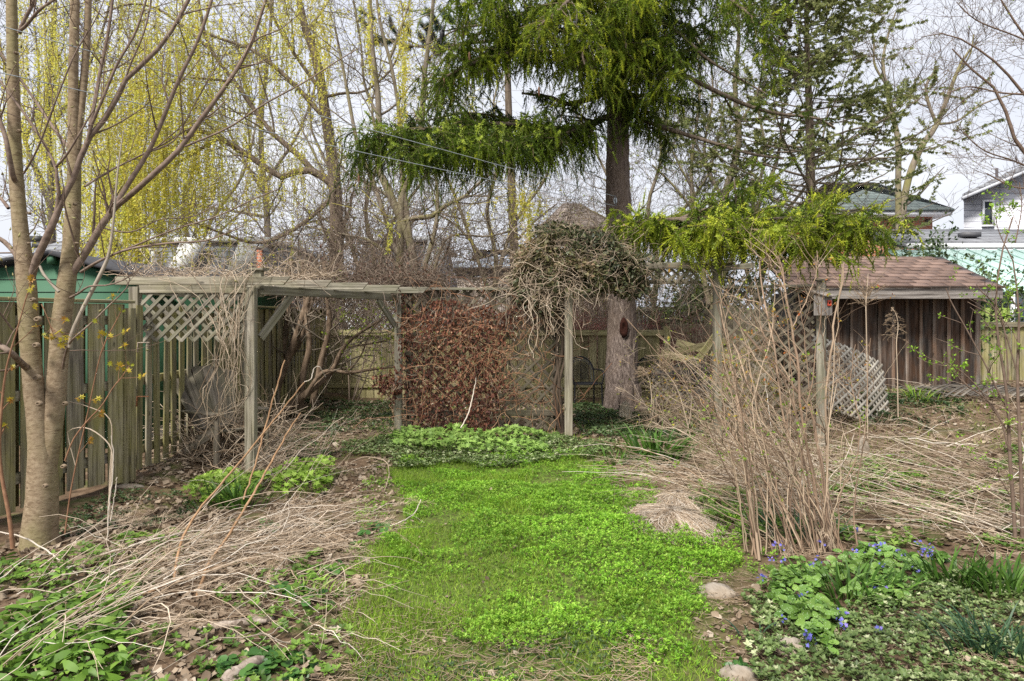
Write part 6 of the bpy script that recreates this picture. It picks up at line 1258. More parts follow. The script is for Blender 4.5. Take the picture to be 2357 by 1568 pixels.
def litter(px, dens, label, seed, size=(.03, .07), thr=.2, name='leaf_litter', lift=.02):
    rng = RN(seed); x, y = ground_pts(px, dens, rng); c = vnoise(x, y, 1.8, seed); k = c > thr+rng.normal(0, .08, len(x)); x, y = x[k], y[k]; n = len(x); q = M3(); tps = [crumple(RN(s), 7) for s in range(5)]; a = rdir(rng, n)*[1, 1, .35]; z = nrm(rng.normal(0, .5, (n, 3))+[0, 0, 1]); w_ = rng.integers(0, 5, n)
    for i in range(5): s = w_ == i; q.scatter(tps[i][0], tps[i][1], np.stack([x, y, H(x, y)+rng.uniform(.002, lift, n)], 1)[s], frames(a[s], z[s]), rng.uniform(*size, s.sum()), rng.beta(2, 2, s.sum()))
    print(name, n); return stuff(q, name, litter_m, label, 'leaf litter')
litter([(-40,1260),(130,1210),(300,1140),(450,1150),(560,1200),(700,1215),(860,1260),(860,1330),(800,1450),(700,1700),(-60,1700)], 520, 'dead brown leaves strewn under the maple and the dry stalks', 331, thr=.15)
litter([(280,1060),(430,1000),(750,925),(1400,930),(1400,960),(1300,1015),(900,1010),(800,1050),(450,1120),(290,1130)], 260, 'dead leaves on the soil inside the pergola', 332, size=(.04, .08))
litter([(1320,1000),(1480,935),(2356,920),(2356,1300),(1750,1300),(1500,1100)], 110, 'dead leaves and debris around the spruce and right bed', 333, size=(.04, .08))
litter([(1600,1330),(1740,1300),(1900,1400),(2356,1380),(2356,1700),(1600,1700)], 230, 'dead leaves between the stones in the lower right', 334, size=(.02, .055), thr=.15)
litter([(560,1110),(900,1050),(920,1120),(900,1240),(820,1330),(650,1230)], 420, 'dead leaves between the lime cranesbill and the lawn', 336, size=(.025, .055), thr=.1)
litter([(830,1700),(1450,1700),(1650,1300),(1300,1100),(930,1110)], 22, 'few curled leaves lying on the lawn', 335, size=(.02, .045), thr=.3)
# fine straw / thatch
def thatch(px, dens, label, seed, L_=(.05, .18), az=None, r=.0016, lift=.03, m=fine_straw, thr=.2, name='straw'):
    rng = RN(seed); x, y = ground_pts(px, dens, rng); k = vnoise(x, y, 2.1, seed) > thr; x, y = x[k], y[k]; n = len(x); a = rng.uniform(0, PI, n) if az is None else rng.normal(az, .45, n); l = rng.uniform(*L_, n); K = 3; S = np.zeros((n, K, 3)); u = np.linspace(-.5, .5, K)
    bend = rng.normal(0, .15, n); z0 = rng.uniform(.003, lift, n); tl = rng.normal(0, .12, n)
    for i in range(K):
        S[:, i, 0] = x+np.cos(a)*l*u[i]-np.sin(a)*bend*l*(u[i]**2*4); S[:, i, 1] = y+np.sin(a)*l*u[i]+np.cos(a)*bend*l*(u[i]**2*4)
    S[:, :, 2] = H(S[:, :, 0], S[:, :, 1])+z0[:, None]+np.abs(tl[:, None]*l[:, None]*u[None]); q = M3(); q.tubes(S, np.full((n, K), r), 3); print(name, n); return stuff(q, name, m, label, 'straw')
thatch([(560,1240),(860,1150),(930,1230),(860,1330),(820,1480),(840,1700),(300,1700),(300,1400)], 700, 'fine straw thatch left of the lawn', 341)
thatch([(800,1400),(1500,1420),(1500,1700),(800,1700)], 900, 'thin straw on the worn lawn near the camera', 342, thr=.3, L_=(.03, .14), r=.0015)
thatch([(1590,1330),(1760,1290),(1900,1400),(2356,1400),(2356,1700),(1600,1700)], 500, 'brown pine straw around the half buried stones', 343, L_=(.04, .14), r=.0014)
thatch([(1400,1030),(1700,980),(2356,950),(2356,1300),(1780,1290),(1500,1120)], 150, 'fine straw thatch under the right hand stalk bed', 344, L_=(.1, .3), r=.0022, lift=.06)
thatch([(300,1060),(900,930),(900,1030),(300,1130)], 120, 'fine twigs and straw inside the pergola', 345, L_=(.1, .3), r=.002)

# ---- dry stalk beds
def stalks(px, n, az, azs, L_, rise, arch, r, label, seed, name='dry_stalks', m=straw_m, lift=(0, .15), side=3, tufts=0, branch=0):
    rng = RN(seed); x, y = ground_pts(px, 60, rng); i = rng.integers(0, len(x), n); x, y = x[i], y[i]; a = rng.normal(az, azs, n); l = rng.uniform(*L_, n); K = 9; u = np.linspace(0, 1, K); rs = np.abs(rng.normal(0, rise, n)); ar = rng.uniform(*arch, n); z0 = rng.uniform(*lift, n); S = np.zeros((n, K, 3)); bd = rng.normal(0, .13, n)*l
    loose = rng.random(n) < .35; a = np.where(loose, rng.uniform(0, 2*PI, n), a); l = np.where(loose, l*.55, l)*rng.uniform(.6, 1.1, n); kk_ = rng.integers(2, K, n); ka = np.where(rng.random(n) < .5, rng.normal(0, .55, n), 0); z0 = z0*rng.random(n)
    hx = np.zeros(n); hy = np.zeros(n); aa = a.copy()
    for k in range(K):
        S[:, k, 0] = x+hx; S[:, k, 1] = y+hy; S[:, k, 2] = z0+rs*l*u[k]*np.where(k > kk_, .9, 1)+ar*l*math.sin(PI*u[k])
        aa = aa+np.where(k == kk_, ka, 0)+bd*.35+rng.normal(0, .05, n); hx = hx+np.cos(aa)*l/(K-1); hy = hy+np.sin(aa)*l/(K-1)
    S[:, :, 2] = np.maximum(S[:, :, 2]+rng.normal(0, .009, (n, K)), .004)+H(S[:, :, 0], S[:, :, 1]); R = (rng.lognormal(-.05, .38, n)*r)[:, None]*np.linspace(1, .45, K); q = M3(); q.tubes(S, R, side, np.clip(rng.normal(.52, .32, n), 0, 1))
    if branch: P1, R1 = grow(S, R, branch, (.4, 1), (.1, .3), (20, 50), 5, (0, 0, .1), .1, .5, .5, rng, absL=True, rmin=r*.4); q.tubes(P1, R1, 3)
    if tufts:
        j = rng.integers(0, n, tufts); T = needles(16, RN(4), .45, .9, .03); tg = nrm(S[j, -1]-S[j, -3]); m_ = rng.integers(2, 6, tufts); kk = np.repeat(np.arange(tufts), m_); p = S[j[kk], -1]-tg[kk]*rng.uniform(0, .22, len(kk))[:, None]; q.scatter(T[0], T[1], p, frames(tg[kk]+.5*rdir(rng, len(kk)), None, rng), rng.uniform(.05, .12, len(kk)), rng.uniform(.1, .5, len(kk)))
    stuff(q, name, m, label, 'dry stalks'); return S
stalks([(0,1500),(180,1350),(400,1250),(520,1260),(500,1380),(300,1500),(100,1620),(-60,1640)], 125, rad(46), .42, (.6, 1.8), .12, (.02, .16), .0030, 'bleached stalks fallen across the left bed', 351, lift=(.01, .18), tufts=20)
stalks([(300,1310),(500,1230),(640,1190),(700,1230),(640,1330),(450,1400)], 120, rad(42), .60, (.35, 1.15), .07, (.02, .14), .0026, 'tangled tan stalks lying beside the lawn', 352, lift=(.01, .18), tufts=40)
stalks([(540,1240),(660,1180),(760,1180),(740,1270),(620,1320)], 80, rad(25), .8, (.3, .8), .12, (.02, .14), .0026, 'curving stalk ends spilling on the lawn edge', 353, lift=(.01, .15), tufts=26)
stalks([(0,1250),(200,1290),(330,1400),(200,1568),(0,1568)], 48, rad(62), .40, (.6, 1.5), .18, (.02, .12), .0026, 'arching pale stalks in the lower left corner', 354, lift=(.02, .2), tufts=30)
stalks([(620,1450),(560,1330),(760,1330),(830,1420),(720,1568)], 60, rad(-25), .9, (.3, .9), .08, (.04, .16), .0024, 'loose looping stalks left of the lawn', 355, lift=(.01, .06))
stalks([(1500,1120),(1700,1040),(2356,1060),(2400,1290),(1900,1280),(1650,1230)], 130, rad(150), .85, (.6, 1.9), .14, (.02, .10), .0030, 'flattened dry stalks covering the right bed', 356, lift=(.02, .3), tufts=60)
stalks([(1900,1060),(2356,1000),(2420,1290),(1950,1280)], 85, rad(25), 1.0, (.6, 1.6), .14, (.02, .12), .0030, 'crossing dry stalks behind the lungwort', 357, lift=(.02, .35), tufts=60)
stalks([(1450,1010),(1700,960),(2356,930),(2356,1060),(1700,1080)], 80, rad(165), .9, (.5, 1.5), .14, (.02, .12), .0036, 'dry stalk drift in front of the fallen lattice', 358, lift=(.02, .25), tufts=80)
stalks([(1640,1110),(1800,1060),(1980,1120),(1900,1250),(1720,1240)], 150, rad(115), .6, (.6, 1.5), .55, (.0, .08), .0032, 'half standing dry stalks inside the thorny shrub', 359, lift=(0, .1), tufts=120, branch=1)
stalks([(1760,1150),(1900,1100),(2050,1180),(1960,1260),(1800,1240)], 80, rad(140), .32, (1.0, 2.0), .34, (.0, .06), .0028, 'fan of long pale stalks leaning left over the lawn edge', 363, lift=(0, .1), tufts=30)
stalks([(2150,1200),(2356,1150),(2400,1290),(2200,1290)], 60, rad(150), .3, (1.2, 2.4), .22, (.0, .06), .003, 'long pale stalks reaching left from the budding shrub', 364, lift=(0, .1))
stalks([(1420,1090),(1560,1050),(1650,1120),(1520,1140)], 60, rad(185), .25, (.5, 1.2), .05, (.01, .06), .003, 'pale stalks reaching left over the lawn edge', 360, lift=(.02, .12))
stalks([(500,1120),(640,1060),(760,1120),(700,1200),(560,1200)], 60, rad(60), .3, (.4, 1.1), .7, (0, .08), .0026, 'half upright stalks by the left cranesbill', 361, lift=(0, .05), tufts=20)
stalks([(1850,905),(2060,900),(2100,940),(1900,960)], 150, rad(80), .9, (.3, .8), .6, (0, .1), .004, 'dry grass tufts at the foot of the fallen lattice', 362, tufts=150, m=fine_straw)
# long individual canes in the left foreground
def cane(px, d, w_, label, m, name='cane', K=24, sides=7, twigs=0, seed=1):
    l = limb(px, d, w_, K); q = M3(); q.tubes(l[0]+RN(seed).normal(0, .0025, l[0].shape), l[1], sides, .6, rough=.1)
    if twigs: P1, R1 = grow(l[0][None], l[1][None], twigs, (.3, 1), (.05, .2), (25, 50), 5, (0, 0, .2), .1, .6, .5, RN(seed), absL=True, rmin=.0014); q.tubes(P1, R1, 3)
    return q.build(name, m, label=label, cat='cane', smooth=True)
pale_c = leafmat('bleached cane', [(.40, .32, .24), (.56, .48, .39), (.66, .60, .52)], .8, 0)
CN = [([(452,1378,4.0),(480,1300,4.3),(540,1210,4.8),(610,1090,5.5),(660,1000,6.0),(692,950,6.3)], 4.0, [8,7,6,4,3], 'orange brown cane leaning right, ending below the pergola opening', orange_b),
      ([(400,1340,4.1),(420,1240,4.4),(470,1160,4.8),(555,1060,5.4),(640,955,6.0),(700,880,6.4)], 4.0, [7,6,5,4,3], 'second orange brown cane rising towards the creeper post', orange_b),
      ([(700,880,6.4),(716,872,6.4),(722,850,6.5),(735,845,6.5),(750,868,6.6)], 6.4, [2,2,2,1.5], 'curled withered tendril tip beside the pergola opening', pale_c),
      ([(560,1150,5.4),(590,1060,5.7),(612,980,5.9),(640,880,6.1),(655,830,6.2)], 5.4, [4,4,3], 'straight pale orange stalk in front of the leaning trunks', orange_b),
      ([(255,1200,4.9),(270,1100,4.9)], 4.9, [3,2], 'short upright straw beside the fence boards', pale_c),
      ([(0,1578,3.1),(160,1470,3.5),(330,1370,4.0),(520,1300,4.5),(700,1270,5.0),(860,1260,5.2)], 3.2, [8,8,7,5,4], 'thick pale cane sweeping from the lower left corner to the lawn', orange_b),
      ([(90,1578,3.1),(300,1500,3.4),(480,1440,3.6),(620,1440,3.7),(700,1480,3.6),(730,1530,3.4),(728,1578,3.2)], 3.2, [6,6,6,5,4], 'pale cane hooping over in the lower left foreground', pale_c),
      ([(160,1578,3.1),(330,1540,3.2),(470,1490,3.4),(600,1450,3.6),(660,1446,3.7),(720,1480,3.7)], 3.2, [5,5,5,4], 'white cane beside the hooped one in the foreground', pale_c),
      ([(0,1390,4.0),(200,1290,4.4),(380,1235,4.7),(480,1220,5.0),(560,1222,5.2)], 4.2, [4,4,4,3], 'bleached cane arching under the maple', pale_c),
      ([(140,1020,5.0),(160,1012,5.0),(0,1220,5.0)][:0] or [(-10,1222,4.6),(60,1240,4.6),(120,1275,4.5),(200,1340,4.3)], 4.6, [3,4,3], 'pale cane crossing the foot of the maple trunk', pale_c),
      ([(248,1240,4.8),(252,1160,4.8),(262,1060,4.8),(256,1002,4.8)], 4.8, [3,3,2], 'thin white cane standing right of the maple', pale_c),
      ([(980,1240,5.1),(1000,1225,5.2),(1006,1205,5.3),(1005,1150,5.4)][:0] or [(845,1228,5.2),(900,1210,5.3),(950,1185,5.5),(968,1150,5.7)], 5.2, [3,3,2], 'bent straw reaching over the chickweed', pale_c),
      ([(800,1068,7.2),(840,1052,7.5),(885,1060,7.4),(895,1090,7.0),(885,1130,6.5)], 7.2, [2,2,2,1.5], 'curled brown grass wisp at the back of the lawn', vine_tan),
      ([(1060,985,9),(1078,950,9.1),(1090,900,9.2),(1096,870,9.2)], 9.1, [3,3,2], 'pale stalk against the creeper above the cranesbill', pale_c)]
for i, (p, d, w_, lb, m) in enumerate(CN): cane(p, d, w_, lb, m, seed=i, K=28)
# thorny shrub on the right
def rose():
    rng = RN(401); d = 5.9; t = empty('thorny_shrub', G(1830, 1280), 'tall thorny shrub with arching tan canes and few orange buds', 'shrub')
    base = lambda x, y=1280: tuple([x, y, EYE*FL/(y-730)])
    D_ = [([base(1748,1292),(1733,1187,4.8),(1718,1076,5.0),(1703,1001,5.2),(1690,900,5.3),(1672,780,5.5),(1655,700,5.6)], [10,8,7,6,4,3]), ([base(1740,1288),(1722,1150,4.9),(1712,1040,5.0),(1700,930,5.2),(1690,850,5.3)], [7,6,5,4,3]),
      ([base(1900,1272),(1880,1150,4.9),(1858,1030,5.0),(1840,920,5.1),(1837,856,5.2),(1822,756,5.3),(1808,673,5.4),(1798,616,5.5),(1788,590,5.5)], [10,9,8,8,7,5,4]), ([base(1888,1270),(1850,1150,5.0),(1810,990,5.2),(1792,880,5.3),(1782,806,5.4),(1768,740,5.5),(1752,656,5.6),(1748,600,5.7)], [8,7,6,6,5,4]),
      ([base(1905,1272),(1895,1100,5.0),(1868,956,5.2),(1835,899,5.3),(1765,823,5.5),(1705,756,5.7),(1655,683,5.8),(1620,620,5.9)], [9,8,7,7,6,4,3]), ([base(1910,1275),(1903,1100,5.3),(1900,960,5.4),(1902,856,5.5),(1915,780,5.5),(1920,723,5.6),(1938,656,5.6),(1940,610,5.6)], [8,7,6,6,5,4]),
      ([base(1870,1272),(1820,1120,5.1),(1760,980,5.3),(1720,880,5.4),(1690,800,5.6),(1660,740,5.7)], [7,6,5,4,3]), ([base(1850,1270),(1790,1130,5.1),(1740,1010,5.2),(1680,900,5.4),(1640,850,5.6)], [7,6,5,3]), ([base(1830,1270),(1780,1160,5.0),(1720,1040,5.1),(1650,960,5.2),(1580,900,5.4)], [6,5,4,3]),
      ([(1822,756,5.3),(1850,700,5.3),(1875,640,5.3),(1880,580,5.3)], [4,3,2]), ([(1808,673,5.4),(1780,620,5.4),(1745,590,5.4),(1715,560,5.4)], [4,3,2]), ([(1837,856,5.2),(1800,790,5.2),(1760,720,5.2),(1735,640,5.2)], [5,4,3]), ([(1902,856,5.5),(1890,760,5.5),(1880,680,5.5)], [4,3,2])]
    for k in range(52):
        xb = rng.choice([1745, 1800, 1840, 1880, 1895, 1905, 1940])+rng.normal()*12; xt = xb-rng.uniform(-60, 430)*(1 if xb > 1780 else .4); yt = rng.uniform(600, 1040)+.25*max(0, xb-xt-200); d0 = EYE*FL/(1278-730); d1 = d0+rng.uniform(-.1, .9); xm = xb*.62+xt*.38+rng.normal()*14; D_.append(([(xb, 1275+rng.normal()*6, d0), (xb*.85+xt*.15+rng.normal()*6, 1275*.75+yt*.25, d0*.8+d1*.2), (xm, 1275*.48+yt*.52, (d0+d1)/2), (xb*.25+xt*.75, 1275*.2+yt*.8, d1), (xt, yt+rng.uniform(0, 30), d1)], [rng.uniform(3, 6), 3, 2]))
    q = M3(); Ps = []; Rs = []
    mm = leafmat('tan thorny cane', [(.13, .085, .055), (.28, .19, .125), (.46, .36, .25)], .8, 0)
    for i, (p, w_) in enumerate(D_):
        l = limb(p, d, w_, 20); q = M3(); q.tubes(l[0]+rng.normal(0, .004, l[0].shape), l[1]*.78, 6, rng.random()*.9); q.build('stem', mm, t, smooth=True); Ps.append(resamp(l[0], 10, False)); Rs.append(np.linspace(l[1][0], l[1][-1], 10))
    A, B = np.array(Ps), np.array(Rs); P1, R1 = grow(A, B, 6, (.35, 1), (.12, .5), (25, 60), 7, (0, 0, .12), .12, .6, .4, rng, absL=True, rmin=.0018); P2, R2 = grow(P1, R1, 2, (.3, 1), (.06, .2), (30, 60), 5, (0, 0, .1), .12, .7, .5, rng, absL=True, rmin=.0014)
    q = M3(); q.tubes(P1, R1, 4); q.tubes(P2, R2, 3)
    p, tg = pick(A[:12], 900, rng, (.2, 1)); TH = ([[-.2, 0, 0], [.2, 0, 0], [0, 1, 0]], np.array([[0, 1, 2]])); q.scatter(TH[0], TH[1], p, frames(rdir(rng, 900), None, rng), np.full(900, .012), rng.random(900)); q.build('twigs', mm, t, kind='stuff')
    p, tg = pick(P2, 330, rng, (.6, 1)); hi = p[:, 2] > .9; p, tg = p[hi], tg[hi]; q = M3(); lf_cluster(q, p, tg, rng, 3, (.014, .032), LEAF); q.build('leaves', leafmat('orange and green opening bud', [(.45, .13, .04), (.42, .30, .05), (.25, .33, .04), (.35, .10, .04)], .5, .4), t, kind='stuff')
    p, tg = pick(A[12:], 130, rng, (.4, .95)); q = M3(); lf_cluster(q, p, tg, rng, 4, (.016, .032), LEAF); q.build('low_leaves', leafmat('green opening bud', [(.16, .30, .03), (.30, .40, .05)], .5, .4), t, kind='stuff')
rose()
t_, _ = shrub('tangled tan twigs growing through the bare right trellis', 'dry_climber', [(3.1, 9.1), (3.4, 8.95), (3.7, 8.85), (4.0, 8.7), (2.8, 9.2)], 2.1, 14, vine_tan, 411, .28, .002, (8, 4), 260, bud_green, (.02, .035), .12, r0=.006, cat_='climber')
t_, _ = shrub('dry brown weeds standing in front of the broken fence bay', 'dry_weeds', [(2.2, 10.8), (2.6, 10.4), (3.0, 10.2), (2.4, 9.9)], 1.0, 40, vine_tan, 412, .5, .002, (5, 3), 0, None, (.02, .03), .2, r0=.004, cat_='weeds')
t_, _ = shrub('budding green twigs beside the spruce trunk', 'young_shrub', [(1.95, 9.6), (2.1, 9.8), (2.35, 9.6)], 1.25, 16, vine_tan, 413, .35, .002, (6, 3), 330, bud_green, (.025, .045), .05, r0=.005, cat_='shrub')
# upright dried seed-head stalks
def plume(px, d, label, kind_, seed):
    rng = RN(seed); l = limb(px, d, [2.6, 2.2, 2, 1.5], 20); t = empty('dried_flower', l[0][0], label, 'dried flower'); q = M3(); q.tubes(l[0], l[1], 6, .7); q.build('stem', vine_tan, t, smooth=True); top = l[0][-1]
    n = 46 if kind_ == 'round' else 30; k = rng.random(n); st = l[0][-1]*k[:, None]+l[0][-7]*(1-k[:, None]) if kind_ != 'round' else np.tile(l[0][-5], (n, 1))*(1-k[:, None]*.5)+top*k[:, None]*.5
    dr = nrm(rng.normal(size=(n, 3))*[1, 1, .3]+[0, 0, .5 if kind_ != 'round' else 1.3]); S = wander(rng, n, 6, st, dr, (.13-.08*k if kind_ != 'round' else rng.uniform(.12, .26, n))*d/6, .15, (0, 0, -.16 if kind_ != 'round' else 0)); q = M3(); q.tubes(S, np.full((n, 6), .0016), 3); p, tg = pick(S, n*14, rng, (.25, 1)); T = needles(7, RN(6), .7, .6, .12); q.scatter(T[0], T[1], p, frames(tg+rdir(rng, len(p))*.5, None, rng), rng.uniform(.012, .026, len(p)), rng.random(len(p))*.7); q.build('seed_head', fine_straw, t, kind='stuff')
plume([(1996,1010),(1995,880),(1993,760),(1992,700),(1995,660),(1997,630)], 7.6, 'tall round dried seed head standing before the brown shed', 'round', 1)
plume([(2066,960),(2064,850),(2062,790),(2066,750),(2060,720),(2050,708)], 8.0, 'feathery drooping dried goldenrod plume before the dark shed wall', 'gold', 2)
plume([(1500,930,8.8),(1495,880,8.8),(1478,845,8.8)], 8.8, 'pale feathery plume leaning right of the spruce trunk', 'gold', 3)
plume([(1590,1010,8.4),(1560,900,8.4),(1525,850,8.4),(1505,835,8.4)], 8.4, 'broad feathery straw plume above the dark lattice scrap', 'round', 4)
plume([(1900,1010,8.0),(1930,850,8.0),(1925,800,8.0)], 8, 'small plume leaning against the top of the bleached lattice', 'gold', 5)

# ---------------------------------------------------------------- leafy plants
def leafy(px, n, label, cat_, name, m, seed, tpl, size, h, name_leaf='leaves', dome=True, stems=True, tilt=.5):
    """low mound of stalked leaves"""
    rng = RN(seed); x, y = ground_pts(px, 400, rng); i = rng.integers(0, len(x), n); x, y = x[i]+rng.normal(0, .01, n), y[i]; wp = wpoly(px); cx, cy = np.mean([q[0] for q in wp]), np.mean([q[1] for q in wp]); t = empty(name, (cx, cy, Hs(cx, cy)), label, cat_)
    w_ = max(q[0] for q in wp)-min(q[0] for q in wp); e = np.ones(n) if not dome else np.clip(1.15-.9*np.abs((x-cx)/(w_/2))**3, .3, 1)*(.6+.6*vnoise(x, y, 2.8, seed)); z = H(x, y)+h*e*rng.uniform(.45, 1, n)**.6; a = rng.uniform(0, 2*PI, n); d = nrm(np.stack([np.cos(a), np.sin(a), rng.normal(-.1, .25, n)], 1)); zz = nrm(rng.normal(0, tilt, (n, 3))+[0, -.25, 1]); p = np.stack([x, y, z], 1); q = M3(); q.scatter(tpl[0], tpl[1], p, frames(d, zz), rng.uniform(*size, n), np.clip(rng.normal(.45, .25, n)+.5*(e-.8), 0, 1)); q.build(name_leaf, m, t, kind='stuff')
    if stems:
        k = rng.integers(0, n, n//2); S = np.stack([np.stack([x[k]*.7+cx*.3*1, y[k], H(x[k], y[k])], 1)*[1, 1, 1], p[k]*[1, 1, .6]+[0, 0, 0], p[k]], 1); S[:, 0, 0] = x[k]-d[k, 0]*.05; S[:, 1, 2] = H(x[k], y[k])+(z[k]-H(x[k], y[k]))*.6; q = M3(); q.tubes(S, np.full((len(k), 3), .0022), 3); q.build('stalks', m, t, kind='stuff')
    return t
crane_m = leafmat('cranesbill leaf', [(.11, .20, .04), (.23, .37, .075), (.35, .50, .13)], .55, .35)
crane_l = leafmat('lime cranesbill leaf', [(.15, .26, .03), (.28, .43, .06), (.38, .52, .11)], .55, .35)
leafy([(885,1025),(930,1005),(1270,1005),(1290,1030),(1200,1052),(1000,1055),(900,1042)], 1500, 'light green cranesbill mound at the foot of the creeper trellis', 'cranesbill', 'cranesbill', crane_m, 501, LOBED, (.05, .09), .17, tilt=.45)
leafy([(412,1165),(425,1130),(500,1110),(600,1105),(600,1140),(520,1180),(440,1185)], 620, 'lime green cranesbill mound left of the dark daylily clump', 'cranesbill', 'cranesbill', crane_l, 502, LOBED, (.045, .075), .14, tilt=.45)
leafy([(590,1110),(640,1080),(730,1080),(755,1100),(740,1140),(640,1165)], 620, 'lime green cranesbill mound right of the dark daylily clump', 'cranesbill', 'cranesbill', crane_l, 503, LOBED, (.045, .075), .16, tilt=.45)
leafy([(1570,1170),(1600,1135),(1720,1140),(1740,1200),(1660,1215),(1590,1200)], 520, 'feathery blue green leaf mound under the thorny shrub', 'perennial', 'perennial', crane_m, 504, lobed(7, .3), (.03, .06), .17, tilt=.6)
def blades(cx_px, cy_px, n, h, wd, spread, label, seed, m, K=7, droop=1.0, name='daylily', cat_='daylily'):
    rng = RN(seed); c = G(cx_px, cy_px); t = empty(name, c, label, cat_); b = c[:2]+rng.normal(0, 1, (n, 2))*np.array(spread); S = np.zeros((n, K, 3)); S[:, 0, :2] = b; S[:, 0, 2] = H(b[:, 0], b[:, 1])-.01; out = nrm(np.concatenate([(b-c[:2])*1.2+rng.normal(0, .06, (n, 2)), np.zeros((n, 1))], 1)); ln = rng.uniform(.55, 1.1, n)*h*1.25; lean = rng.uniform(.15, .6, n); d = nrm(out*lean[:, None]+[0, 0, 1])
    for i in range(1, K): d = nrm(d+out*.14*droop*lean[:, None]*i/2+np.array([0, 0, -.17*droop])*(i/K)**1.5*lean[:, None]*3); S[:, i] = S[:, i-1]+d*(ln/(K-1))[:, None]
    prof = np.array([.75, 1, 1, .95, .8, .5, .08])[:K]; q = M3(); ribbons(q, S, wd*rng.uniform(.7, 1.2, (n, 1))*prof[None], rng, rng.random(n)); q.build('leaves', m, t, smooth=True, kind='stuff'); return t
lily = leafmat('daylily blade', [(.035, .085, .014), (.075, .165, .025), (.13, .25, .04)], .45, .3)
lily_b = leafmat('bluish iris blade', [(.03, .075, .04), (.055, .12, .06), (.09, .17, .08)], .45, .3)
for a in ((545,1165,95,.26,.020,(.10,.07),'dark green daylily clump between the two lime cranesbill mounds',1,lily), (1510,1060,170,.36,.026,(.16,.10),'broad green daylily clump left of the dry stalks behind the lawn',2,lily), (1420,1070,45,.18,.02,(.12,.06),'small daylily tuft at the back right corner of the lawn',3,lily),
          (1960,1375,90,.22,.016,(.16,.06),'dark daylily clump in the middle of the lungwort',4,lily), (2200,1340,90,.20,.016,(.15,.06),'dark daylily clump right of the lungwort',5,lily), (2310,1360,80,.22,.016,(.10,.06),'dark daylily clump under the budding shrub',6,lily), (2260,1500,80,.21,.010,(.12,.05),'bluish narrow bladed tuft in the lower right corner',7,lily_b), (2340,1510,70,.2,.010,(.08,.05),'bluish narrow bladed tuft cut by the right picture edge',17,lily_b),
          (1830,1240,70,.22,.012,(.14,.06),'narrow green blades inside the base of the thorny shrub',8,lily_b), (1735,1475,4,.15,.012,(.03,.01),'three separate green blades beside the half buried stone',9,lily_b), (905,1000,60,.12,.012,(.10,.06),'small grass tuft beside the left creeper post',10,lily), (1130,1480,90,.06,.004,(.06,.05),'fine blue green grass tuft in the worn lawn',11,grass_m),
          (1600,1000,60,.2,.016,(.2,.08),'green blades among the stalks right of the spruce',12,lily), (700,1380,40,.11,.018,(.10,.06),'pale green lily rosette left of the lawn',13,crane_l), (2110,975,50,.25,.014,(.10,.08),'olive grass tuft below the fallen lattice',14,grass_m), (1390,960,20,.16,.012,(.08,.05),'small green blades at the foot of the spruce',15,lily)):
    blades(*a)
broad = leafmat('broad green leaf', [(.06, .12, .02), (.12, .23, .03), (.22, .35, .055)], .5, .3)
STRAP = ([[-.10,0,0],[.10,0,0],[.17,.3,.10],[-.17,.3,.10],[.16,.65,.12],[-.16,.65,.12],[0,1,.02]], [np.array([[0,1,2,3],[3,2,4,5]]), np.array([[5,4,6]])])
leafy([(-20,1480),(60,1410),(250,1400),(330,1440),(340,1600),(-20,1640)], 650, 'bright broad leaved greens filling the lower left corner', 'perennial', 'perennial', broad, 511, STRAP, (.05, .11), .13, tilt=.7, stems=False)
leafy([(130,1370),(220,1340),(340,1350),(330,1400),(160,1410)], 130, 'green leaf clump poking through the left stalk bed', 'perennial', 'perennial', broad, 512, STRAP, (.04, .09), .10, tilt=.5, stems=False)
leafy([(0,1300),(60,1270),(260,1290),(270,1330),(60,1350),(0,1350)], 130, 'scattered green leaves below the maple trunk', 'perennial', 'perennial', broad, 513, STRAP, (.04, .08), .09, tilt=.5, stems=False)
leafy([(690,1330),(720,1300),(800,1310),(830,1350),(740,1400)], 70, 'green leaf tuft at the left edge of the lawn', 'perennial', 'perennial', broad, 514, STRAP, (.04, .08), .07, tilt=.5, stems=False)
ROUND = ([[0,.0,0],[.32,-.05,.05],[.5,.25,.08],[.42,.62,.06],[0,.85,-.02],[-.42,.62,.06],[-.5,.25,.08],[-.32,-.05,.05],[0,.35,-.03]], np.array([[8,i,(i+1) % 8] for i in range(8)]))
viol = leafmat('dark violet leaf', [(.03, .09, .02), (.06, .15, .03), (.10, .21, .045)], .4, .2)
for i, (px, n, lb) in enumerate((([(490,1540),(560,1490),(690,1500),(700,1600),(500,1640)], 110, 'round dark violet leaves in the lower left foreground'), ([(620,1370),(700,1350),(760,1400),(700,1440)], 40, 'round violet leaves left of the worn lawn'), ([(860,1200),(900,1240),(830,1280),(780,1360),(770,1310)], 40, 'round violet leaves along the lawn edge'), ([(1630,1560),(1640,1530),(1720,1530),(1730,1578)], 22, 'round violet leaves beside the half buried foreground stone'), ([(560,1220),(640,1200),(660,1240),(580,1260)], 24, 'round green leaves under the orange canes'))):
    leafy(px, n, lb, 'violets', 'violets', viol, 520+i, ROUND, (.035, .06), .06, tilt=.35)
lung = leafmat('spotted lungwort leaf', [(.09, .19, .035), (.15, .27, .05), (.22, .35, .07)], .5, .25, spots=110, vary=.45)
blue = leafmat('blue violet flower', [(.10, .10, .45), (.20, .20, .62), (.34, .22, .55)], .5, .3)
pinkf = leafmat('pink flower bud', [(.5, .1, .25), (.6, .2, .35)], .5, .3)
FL5 = ([[0,0,0]]+[[math.cos(2*PI*i/10)*(1 if i % 2 else .55), math.sin(2*PI*i/10)*(1 if i % 2 else .55), .35 if i % 2 else .2] for i in range(10)], np.array([[0, i+1, (i+1) % 10+1] for i in range(10)]))
